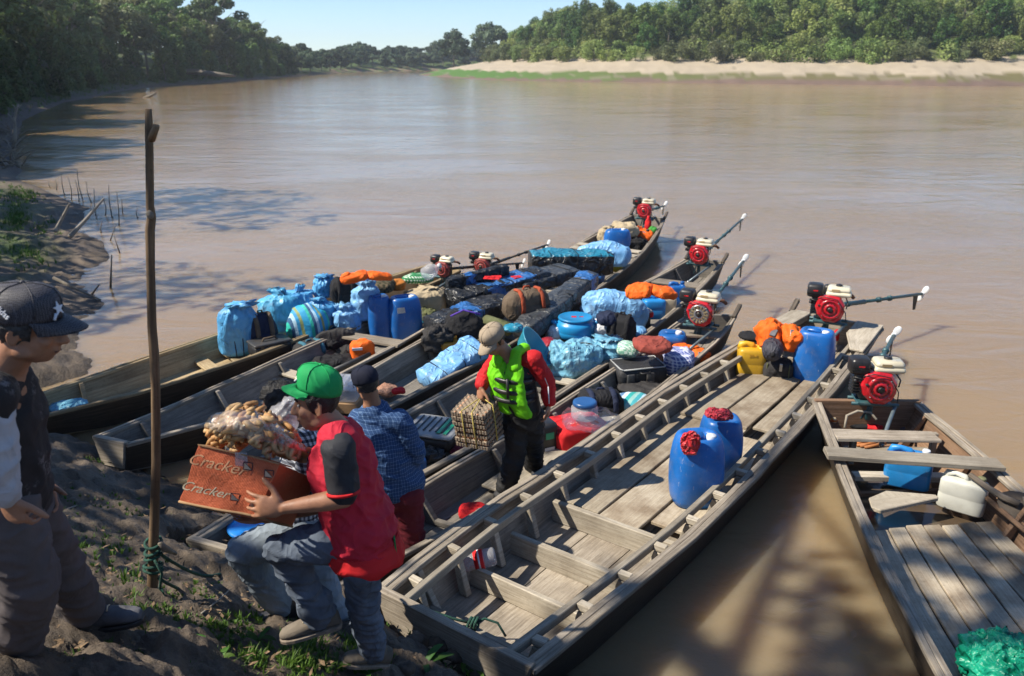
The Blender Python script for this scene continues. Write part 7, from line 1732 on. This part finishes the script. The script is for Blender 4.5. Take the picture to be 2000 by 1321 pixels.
def man_left():
    Y = 2.27; P = lambda x, y, d=0.0: atY(x, y, Y+d)
    t = thing('person', 'man in a black mesh cap and printed black shirt walking in at the left edge', 'person', P(60, 1330, .25))
    hc, HM = head_frame(P(54, 640), (1, .22, -.20), (.14, 0, 1)); nk = P(8, 722); ch = P(0, 810); wa = P(12, 930); pe = P(22, 985, .05); ax = (.1, 1, 0)
    rs, ls = P(-22, 775, -.17), P(-2, 770, .18); re, rw = P(-8, 900, -.19), P(14, 968, -.17); le, lw = P(55, 880, .22), P(70, 940, .2)
    rh, lh = P(10, 1000, -.05), P(48, 995, .14); rk, ra = P(58, 1135, .0), P(18, 1330, .22); lk, la = P(112, 1090, .32), P(166, 1190, .50)
    mb = MB(); head(mb, hc, HM, .93, nk); limb(mb, [pe, wa, ch, nk], [.1, .1, .11, .06], (ax, 1.3)); limb(mb, [rs, re, rw], [.046, .037, .028]); limb(mb, [ls, le, lw], [.046, .037, .028]); limb(mb, [rs, ls], [.055, .055])
    limb(mb, [rh, rk, ra], [.07, .05, .04]); limb(mb, [lh, lk, la], [.07, .05, .04]); hand(mb, rw, (.05, .05, -1), (.25, .9, .1), (.9, -.25, .2), (.55, .8, .5), .05, 1.05, (.7, .5)); hand(mb, lw, (.4, -.1, -.8), (0, -1, 0), (1, 0, 0), (.5, .5, .5))
    fuse('body', mb, SKIN, t, .007, 2); face_parts(t, hc, HM, .93); hair_part(t, hc, HM, .945, HAIR_G, .03, -.065, .008)
    cp, Mc = cap_part(t, hc, HM, 1.0, MESH_CAP, MESH_CAP, .02, .036, .075)
    # brand lettering on the side of the cap and a white emblem on its front
    sx = 1; c2 = hc+Mc @ Vector((.085, -.040, .076)); nn = (Mc @ Vector((.95, -.25, .35))).normalized(); xx = (Mc @ Vector((.25, .95, .05))); xx = (xx-nn*xx.dot(nn)).normalized(); yy = nn.cross(xx)
    a_ = R(-35); xx, yy = xx*math.cos(a_)+yy*math.sin(a_), yy*math.cos(a_)-xx*math.sin(a_)
    text_obj('adidas', Matrix((tuple(xx)+(c2.x,), tuple(yy)+(c2.y,), tuple(nn)+(c2.z,), (0, 0, 0, 1)))[:] and Matrix(((xx.x, yy.x, nn.x, c2.x), (xx.y, yy.y, nn.y, c2.y), (xx.z, yy.z, nn.z, c2.z), (0, 0, 0, 1))), .024, WHITE_C, cp, 0, 'cap_lettering', .0025)
    mb = MB(); e0 = hc+Mc @ Vector((.031, .087, .080)); Me = Mc @ Matrix.Rotation(-.35, 3, 'Z') @ Matrix.Rotation(.35, 3, 'X')
    pts = []
    for k in range(10): a = math.pi/2+2*math.pi*k/10; r_ = .022 if k % 2 == 0 else .009; pts.append(e0+Me @ Vector((r_*math.cos(a), .006, r_*math.sin(a))))
    mb.loft([pts, [p+Me @ Vector((0, .003, 0)) for p in pts]]); mb.tube([e0+Me @ Vector((.012, .004, -.012)), e0+Me @ Vector((.022, .0, -.03))], .004, 6); mb.build('cap_emblem', WHITE_C, cp)
    mb = MB(); limb(mb, [P(22, 975, .03), wa, P(6, 870), ch, P(4, 745)], [.108, .108, .112, .112, .075], (ax, 1.4)); limb(mb, [rs, ls], [.072, .072]); limb(mb, [ls, ls.lerp(le, .6)], [.07, .062]); limb(mb, [rs, rs.lerp(re, .2)], [.068, .06])
    fuse('shirt', mb, TEE_PRINT, t, .009, 3, wrinkle(.007, 8, 5))
    mb = MB(); limb(mb, [rs.lerp(re, .12), re, re.lerp(rw, .88)], [.062, .058, .046]); fuse('long_sleeve', mb, SLEEVE, t, .008, 3, wrinkle(.007, 12, 2))
    mb = MB(); limb(mb, [P(22, 978, .04), P(28, 1000, .06)], [.10, .102], (ax, 1.3)); limb(mb, [rh, rk, ra], [.102, .09, .085]); limb(mb, [lh, lk, la.lerp(lk, .03)], [.10, .08, .074])
    fuse('trousers', mb, GREY_TR, t, .010, 3, wrinkle(.010, 7, 11, 1.3))
    shoe(t, la, P(140, 1236, .50), P(281, 1212, .56), BOOT, None, .098, .095, up=(-.25, 0, 1)); shoe(t, ra, P(-40, 1372, .2), P(75, 1395, .2), BOOT, None, .098, .095)
m_, n_, b_ = newmat('black_cap_mesh'); MESH_CAP = m_
g_ = node(n_, 'ShaderNodeNewGeometry'); v_ = node(n_, 'ShaderNodeTexVoronoi', feature='DISTANCE_TO_EDGE'); v_.inputs['Scale'].default_value = 190; v_.inputs['Randomness'].default_value = .25; n_.links.new(g_.outputs['Position'], v_.inputs['Vector'])
n_.links.new(ramp(n_, v_.outputs[0], [(.05, (.075, .072, .085)), (.16, (.008, .008, .012))]).outputs[0], b_.inputs['Base Color']); b_.inputs['Roughness'].default_value = .6; bump(n_, v_.outputs[0], b_, .5, .003)
m_, n_, b_ = newmat('black_shirt_with_worn_print'); TEE_PRINT = m_
g_ = node(n_, 'ShaderNodeNewGeometry'); a1 = noise_node(n_, g_.outputs['Position'], 7.5, 3, .6); a2 = noise_node(n_, g_.outputs['Position'], 70, 4, .75)
s_ = node(n_, 'ShaderNodeMath', operation='MULTIPLY'); n_.links.new(ramp(n_, a1.outputs[0], [(.54, 0.0), (.62, 1.0)]).outputs[0], s_.inputs[0]); n_.links.new(ramp(n_, a2.outputs[0], [(.50, 0.0), (.56, 1.0)]).outputs[0], s_.inputs[1])
n_.links.new(mixc(n_, s_.outputs[0], (.014, .012, .014), (.15, .135, .14)), b_.inputs['Base Color']); b_.inputs['Roughness'].default_value = .85; bump(n_, noise_node(n_, g_.outputs['Position'], 10, 3, .5, 1).outputs[0], b_, .5, .02)
SLEEVE = cloth('pale_grey_sleeve', (.42, .42, .45), .85, .12, .5, 14); GREY_TR = cloth('grey_brown_trousers', (.105, .09, .09), .9, .2, .4, 8); BOOT = cloth('worn_dark_leather', (.10, .10, .11), .7, .4, .4, 14)
# ------------------------------------------------------------------ things on the bank
GRASS_M = leafmat('bank_grass', (.028, .080, .012), (.05, .125, .018), (.10, .20, .03))
def blade_tuft(V, Fc, T, p, h, n, rnd, wid=.006, bend=.6):
    for _ in range(n):
        a = rnd.uniform(0, 6.28); hh = h*rnd.uniform(.5, 1.15); d = Vector((math.cos(a), math.sin(a), 0)); s = Vector((-d.y, d.x, 0))*wid*rnd.uniform(.6, 1.3)
        b = p+d*rnd.uniform(0, h*.25); bd = bend*rnd.uniform(.3, 1.3); k = len(V); t = rnd.uniform(-.2, .25)
        for u in (0, .5, .8, 1.0):
            q = b+d*(hh*bd*u*u)+Vector((0, 0, hh*(u-.35*bd*u*u))); w = (1-u)**.6
            V += [tuple(q-s*w), tuple(q+s*w)]; T += [t, t]
        for j in range(3): Fc.append((k+2*j, k+2*j+1, k+2*j+3, k+2*j+2))
def grass_object(name, spots, label, seed):
    rnd = random.Random(seed); V, Fc, T = [], [], []
    for (x0, y0, x1, y1, n, h) in spots:
        sow = on_ground_grid(x0, y0, x1, y1)
        for _ in range(n):
            g = sow(min(1, max(0, rnd.gauss(.5, .24))), min(1, max(0, rnd.gauss(.5, .24))))
            if g.z < .06: continue
            blade_tuft(V, Fc, T, g-Vector((0, 0, .015)), h*rnd.uniform(.5, 1.3), rnd.randint(5, 9), rnd, .0045+.012*h)
    me = bpy.data.meshes.new(name); me.from_pydata(V, [], Fc); at_ = me.attributes.new('tone', 'FLOAT', 'POINT'); at_.data.foreach_set('value', T)
    reg(link(name, me, None, GRASS_M), label, 'grass', kind='stuff')
def weed(px, py, n, L, label, seed, wid=.22):
    rnd = random.Random(seed); g = on_ground(px, py); t = thing('weed', label, 'weed', g, group='broad leaved weeds on the mud')
    for k in range(n):
        a = 6.28*k/n+rnd.uniform(-.4, .4); d = Vector((math.cos(a), math.sin(a), 0)); s = Vector((-d.y, d.x, 0)); l = L*rnd.uniform(.65, 1.15); el = rnd.uniform(.5, 1.1); mb = MB(); V = []
        for u in (0, .15, .4, .7, .9, 1.0):
            w = l*wid*math.sin(math.pi*min(1, u*.9+.06))**.8*(u < 1)+.001; q = g+d*(l*u*math.cos(el*(1-u*.6)))+Vector((0, 0, l*u*math.sin(el*(1-.75*u))+.0)); V += [q-s*w+Vector((0, 0, w*.35)), q, q+s*w+Vector((0, 0, w*.35))]
        fs = [];
        for j in range(5): fs += [(3*j, 3*j+1, 3*j+4, 3*j+3), (3*j+1, 3*j+2, 3*j+5, 3*j+4)]
        mb.add(V, fs, None, 0, True); mb.build('leaf', GRASS_M, t)
def stick(name, label, pts, r, mat=BARK_PALE, cat='stick', group=None, n=6, parent=None):
    mb = MB(); r = r if isinstance(r, (list, tuple)) else [r*(1-.5*i/(len(pts)-1)) for i in range(len(pts))]; mb.tube(pts, r, n); o = mb.build(name, mat, parent)
    return reg(o, label, cat, group) if parent is None else o
def litter():
    rnd = random.Random(21); V, Fc = [], []; sow = on_ground_grid(90, 890, 900, 1325, 9)
    for _ in range(900):
        g = sow(rnd.random(), rnd.random())
        if g.z < .1: continue
        a = rnd.uniform(0, 6.28); L = rnd.uniform(.008, .03); d = Vector((math.cos(a), math.sin(a), rnd.uniform(-.2, .5)))*L; s = Vector((-d.y, d.x, rnd.uniform(-.01, .01)))*rnd.uniform(.15, .5); k = len(V); g = g+Vector((0, 0, .03))
        V += [tuple(g-d), tuple(g+s), tuple(g+d), tuple(g-s)]; Fc.append((k, k+1, k+2, k+3))
    me = bpy.data.meshes.new('leaf_litter'); me.from_pydata(V, [], Fc); reg(link('leaf_litter', me, None, basic('dead_leaf', (.20, .13, .07), .8, .6, 60)), 'dead leaf and straw scraps strewn over the trodden mud', 'leaf litter', kind='stuff')
def build_bank():
    g = on_ground(297, 1160); Y = g.y; m = mpp(g)
    t = thing('mooring_pole', 'tall crooked wooden pole with a cut side branch, stuck in the bank mud', 'pole', g)
    px = [(290, 213, 6.5), (291, 250, 8), (292, 300, 8), (293, 400, 8), (296, 425, 9), (293, 450, 9.5), (294, 520, 8.5), (297, 640, 9), (301, 690, 9.5), (304, 760, 9), (305, 900, 9), (302, 1000, 9.5), (299, 1100, 10), (297, 1165, 11)]
    pts = [atY(x, y, Y) for x, y, r in px]; pts.append(pts[-1]-Vector((0, 0, .2)))
    mb = MB(); secs_r = [r*mpp(p)*.95 for (x, y, r), p in zip(px, pts)]+[.03]; mb.tube(pts, secs_r, 12); mb.build('pole_shaft', POLE_M, t)
    mb = MB(); q = [atY(295, 272, Y), atY(301, 258, Y-.02), atY(306, 246, Y-.03)]; mb.tube(q, [.018, .015, .013], 8); mb.build('branch_stub', POLE_M, t)
    mb = MB(); mb.ball(atY(293, 420, Y-.025), (.018, .012, .02), 8, 6); mb.build('knot', BARK, t)
    # rope lashed round the pole, and lines to the bows
    t = thing('mooring_rope', 'dark green rope lashed round the pole with lines running to the bows', 'rope', atY(299, 1085, Y))
    for k in range(5):
        y = 1062+k*13+random.uniform(-3, 3); c = atY(299, y, Y); r = .036+random.uniform(0, .008); mb = MB(); mb.tube([c+Vector((r*math.cos(a), r*math.sin(a), .012*math.sin(a+k))) for a in [2*math.pi*j/14 for j in range(15)]], .008, 6); mb.build('rope_turn', ROPE_G, t)
    b = BOAT['d']; e = b.rail(0.0, 1)
    for y0, end in ((1078, e+Vector((.02, -.02, .03))), (1128, e+Vector((-.1, -.03, -.02)))):
        a = atY(306, y0, Y); mb = MB(); mb.tube([a.lerp(end, u)-Vector((0, 0, .16*math.sin(math.pi*u))) for u in [i/10 for i in range(11)]], .009, 6); mb.build('rope_line', ROPE_G, t)
    mb = MB(); q = [atY(x, y, Y-.05) for x, y in ((302, 1095), (316, 1120), (312, 1150), (322, 1165), (316, 1150))]; mb.tube(q, .007, 6); mb.build('rope_end', ROPE_G, t)
    stick('driftwood_branch', 'dark forked branch leaning against the foot of the mooring pole', [on_ground(345, 1095)+Vector((0, 0, .05)), atY(322, 1072, Y), atY(312, 1060, Y-.02)], [.012, .018, .012], BARK, 'branch')
    f = BOAT['f']; p0 = f.rail(0, 0)+Vector((0, 0, .02)); kn = f.pos(.045, .42, .13)
    t = thing('bow_rope', 'green rope tied to the cross timber in the barge bow', 'rope', kn)
    mb = MB(); mb.tube([p0+Vector((-.10, .05, -.03)), p0, p0.lerp(kn, .4)-Vector((0, 0, .03)), p0.lerp(kn, .8)-Vector((0, 0, .02)), kn], .009, 6); mb.build('rope_line', ROPE_G, t)
    mb = MB(); 
    for k in range(3): c = kn+Vector((.02*k-.02, 0, .0)); mb.tube([c+Vector((.012*math.sin(a*1.5), .035*math.cos(a), .035*math.sin(a))) for a in [2*math.pi*j/12 for j in range(13)]], .009, 6)
    mb.build('knot', ROPE_G, t)['kind'] = 'stuff'
    mb = MB(); mb.tube([kn, kn+Vector((.07, .02, .02)), kn+Vector((.15, .03, -.02)), kn+Vector((.2, -.02, -.08))], .008, 6); mb.build('rope_end', ROPE_G, t)
    grass_object('bank_grass', [(x0, y0, x1, y1, n, h*.62) for x0, y0, x1, y1, n, h in [(85, 838, 135, 885, 22, .07), (130, 880, 230, 945, 60, .06), (110, 1000, 215, 1065, 90, .07), (140, 1040, 170, 1100, 14, .06), (215, 1040, 260, 1075, 14, .06), (225, 1120, 290, 1180, 26, .10), (270, 1165, 310, 1260, 22, .12),
        (90, 1220, 320, 1325, 90, .06), (370, 1180, 480, 1325, 60, .06), (480, 1210, 780, 1325, 170, .085), (560, 1240, 640, 1320, 50, .12), (840, 1235, 1000, 1325, 46, .07), (380, 1130, 450, 1180, 26, .06), (420, 1260, 470, 1325, 20, .09), (300, 1290, 560, 1325, 70, .07), (90, 880, 370, 1180, 260, .05), (90, 1160, 800, 1325, 520, .055), (250, 1120, 460, 1320, 160, .055)]], 'short green grass and seedlings growing on the trodden mud', 3)
    litter(); 
    grass_object('shore_grass', [(0, 358, 100, 400, 260, .14), (0, 400, 60, 450, 160, .14), (60, 420, 120, 470, 60, .12), (0, 460, 110, 530, 120, .12), (0, 190, 60, 240, 60, .3), (60, 175, 170, 222, 260, .4), (130, 160, 300, 194, 300, .5), (280, 145, 420, 166, 260, .55), (400, 138, 600, 154, 240, .6)], 'bright grass on the low mud point and along the left shore', 4)
    for k, (x, y, n, L) in enumerate(((348, 1262, 3, .12), (505, 1252, 5, .10), (830, 1300, 5, .15), (655, 1300, 4, .09), (300, 1295, 4, .07), (430, 1290, 7, .07), (720, 1318, 4, .07), (585, 1235, 4, .09), (905, 1290, 5, .11), (930, 1310, 5, .12))):
        weed(x, y, n, L, ('long leaved green weed growing on the trodden mud near the feet', 'low broad leaved weed on the dark mud')[k in (4, 5, 6)], k, (.13, .20)[k in (4, 5, 6)])
    stick('fallen_stick', 'thin pale stick lying on the mud in front of the pale jeans', [on_ground(395, 1205)+Vector((0, 0, .02)), on_ground(425, 1185)+Vector((0, 0, .03)), on_ground(452, 1166)+Vector((0, 0, .05))], [.006, .005, .003])
    stick('fallen_stick', 'thin stick lying on the mud left of the pole', [on_ground(120, 1005)+Vector((0, 0, .02)), on_ground(152, 995)+Vector((0, 0, .03))], [.008, .006])
    # dead stems standing in the shallows off the grassy point
    rnd = random.Random(8); gs = 'dead stems standing in the shallow water off the grassy point'
    for (x0, y0, x1, y1) in ((127, 385, 120, 340), (140, 395, 132, 345), (163, 395, 150, 330), (155, 398, 147, 350), (180, 400, 168, 355), (188, 425, 184, 370), (206, 425, 200, 385), (220, 430, 212, 360), (233, 445, 228, 375), (240, 420, 238, 390), (214, 475, 226, 440), (236, 500, 222, 460), (270, 430, 268, 405), (110, 375, 108, 350), (100, 370, 96, 352), (198, 460, 200, 430)):
        p = at(x0, y0, -.05); e = atY(x1, y1, p.y); stick('dead_reed', 'thin dead stem standing in the shallow water off the grassy point', [p, p.lerp(e, .5)+Vector((rnd.uniform(-.05, .05), 0, 0)), e], [.016, .011, .005], BARK, 'dead stem', gs, 5)
    for nm, lb, pts, r, mt in (('driftwood_branch', 'long pale branch leaning from the mud point over the water', ((137, 462, .15), (165, 432, .35), (203, 388, .8)), .05, BARK_PALE),
        ('driftwood_branch', 'shorter grey branch propped on the mud point', ((108, 452, .3), (122, 425, .5), (136, 398, .85)), .04, BARK_PALE), ('thin_log', 'thin dark log lying half in the water at the muddy shore', ((105, 543, .25), (150, 565, .12), (196, 586, .03)), .03, BARK),
        ('upright_stick', 'dark stick standing in the water below the mud point', ((216, 563, -.05), (217, 530, .3), (218, 498, .62)), .02, BARK), ('upright_stick', 'short stick sticking up beside the thin dark log', ((178, 577, .0), (194, 556, .28)), .02, BARK)):
        P = [at(x, y, z) for x, y, z in pts] if 'upright' not in nm else [atY(x, y, at(pts[0][0], pts[0][1], 0).y) for x, y, z in pts]; stick(nm, lb, P, r, mt, 'branch')
    base = on_ground(26, 285); t = thing('dead_branch', 'bleached forked branch standing at the left edge above the shore', 'dead branch', base); Y = base.y
    for pts, r in ((((26, 288), (30, 262), (28, 235), (32, 215), (36, 204)), .10), (((28, 238), (20, 228), (15, 222)), .06), (((32, 218), (28, 208), (24, 204)), .04), (((34, 212), (42, 205)), .03)):
        mb = MB(); P = [atY(x, y, Y) for x, y in pts]; mb.tube(P, [r*(1-.6*i/(len(P)-1)) for i in range(len(P))], 6); mb.build('limb', BARK_PALE, t)
    t = thing('brush_pile', 'tangle of dead brush at the left edge of the shore', 'brush pile', on_ground(20, 310)); mb = MB(); rr = random.Random(2)
    for k in range(70):
        c = on_ground(rr.uniform(-20, 45), rr.uniform(255, 330)); a = rr.uniform(0, 6.28); l = rr.uniform(.5, 1.4); d = Vector((math.cos(a)*l, math.sin(a)*l, rr.uniform(.0, .7))); mb.tube([c, c+d*.5+Vector((0, 0, .1)), c+d], [.03, .022, .01], 5)
    mb.build('dead_twigs', BARK, t)['kind'] = 'stuff'
    p = at(293, 190, .05); mb = MB(); mb.tube([p+Vector((-.7, .1, -.1)), p+Vector((0, 0, .08)), p+Vector((.5, 0, .3)), p+Vector((.6, 0, .45))], [.1, .13, .11, .05], 8); reg(mb.build('snag', BARK), 'dark snag poking out of the river near the left bank', 'snag')
    p = on_ground(360, 152); mb = MB(); mb.tube([p+Vector((-2, 1.5, .9)), p+Vector((2, 0, .9)), p+Vector((6.5, -1.5, .5)), p+Vector((9, -2, .3))], [.5, .45, .35, .15], 8); reg(mb.build('fallen_log', BARK), 'fallen trunk lying on the left shore under the forest', 'log')
    p = on_ground(353, 150); mb = MB(); mb.tube([p, p+Vector((.1, 0, 1.6)), p+Vector((-.1, 0, 3.0))], [.5, .42, .3], 8); reg(mb.build('tree_stump', BARK_PALE), 'pale broken stump standing above the fallen trunk', 'stump')
    # clods of mud by the barge bow
    rr = random.Random(12); gm = 'clods of mud beside the barge bow'
    for k in range(14):
        c = on_ground(rr.uniform(780, 1010), rr.uniform(1225, 1318)); s = rr.uniform(.02, .06); me = soft_mesh('clod', c-Vector((0, 0, s*.3)), (s*2.2, s*1.9, s*1.5), rr.uniform(0, 6), k, .9, .9, .16, 3, 14, 10, .2); reg(link('mud_clod', me, None, MUD_M), 'lump of brown mud lying beside the barge bow', 'mud clod', gm)
MUD_M = basic('clod_mud', (.10, .072, .05), .85, .3, 14, .6, 50)

def build_haze():
    mb = MB(); mb.box((0, 200, 17.8), (2100, 1900, 40.4)); m = bpy.data.materials.new('river_haze'); m.use_nodes = True; n = m.node_tree; n.nodes.remove(n.nodes['Principled BSDF'])
    v = node(n, 'ShaderNodeVolumePrincipled'); v.inputs['Color'].default_value = (.86, .92, 1.0, 1); v.inputs['Density'].default_value = .00042; v.inputs['Anisotropy'].default_value = .2
    n.links.new(v.outputs[0], n.nodes['Material Output'].inputs['Volume']); reg(mb.build('haze', m), 'thin morning haze over the river', 'haze', kind='stuff')
build_water(); build_trees(); build_boats(); build_engines(); build_cargo(); build_people(); build_bank(); build_ground(); build_haze()
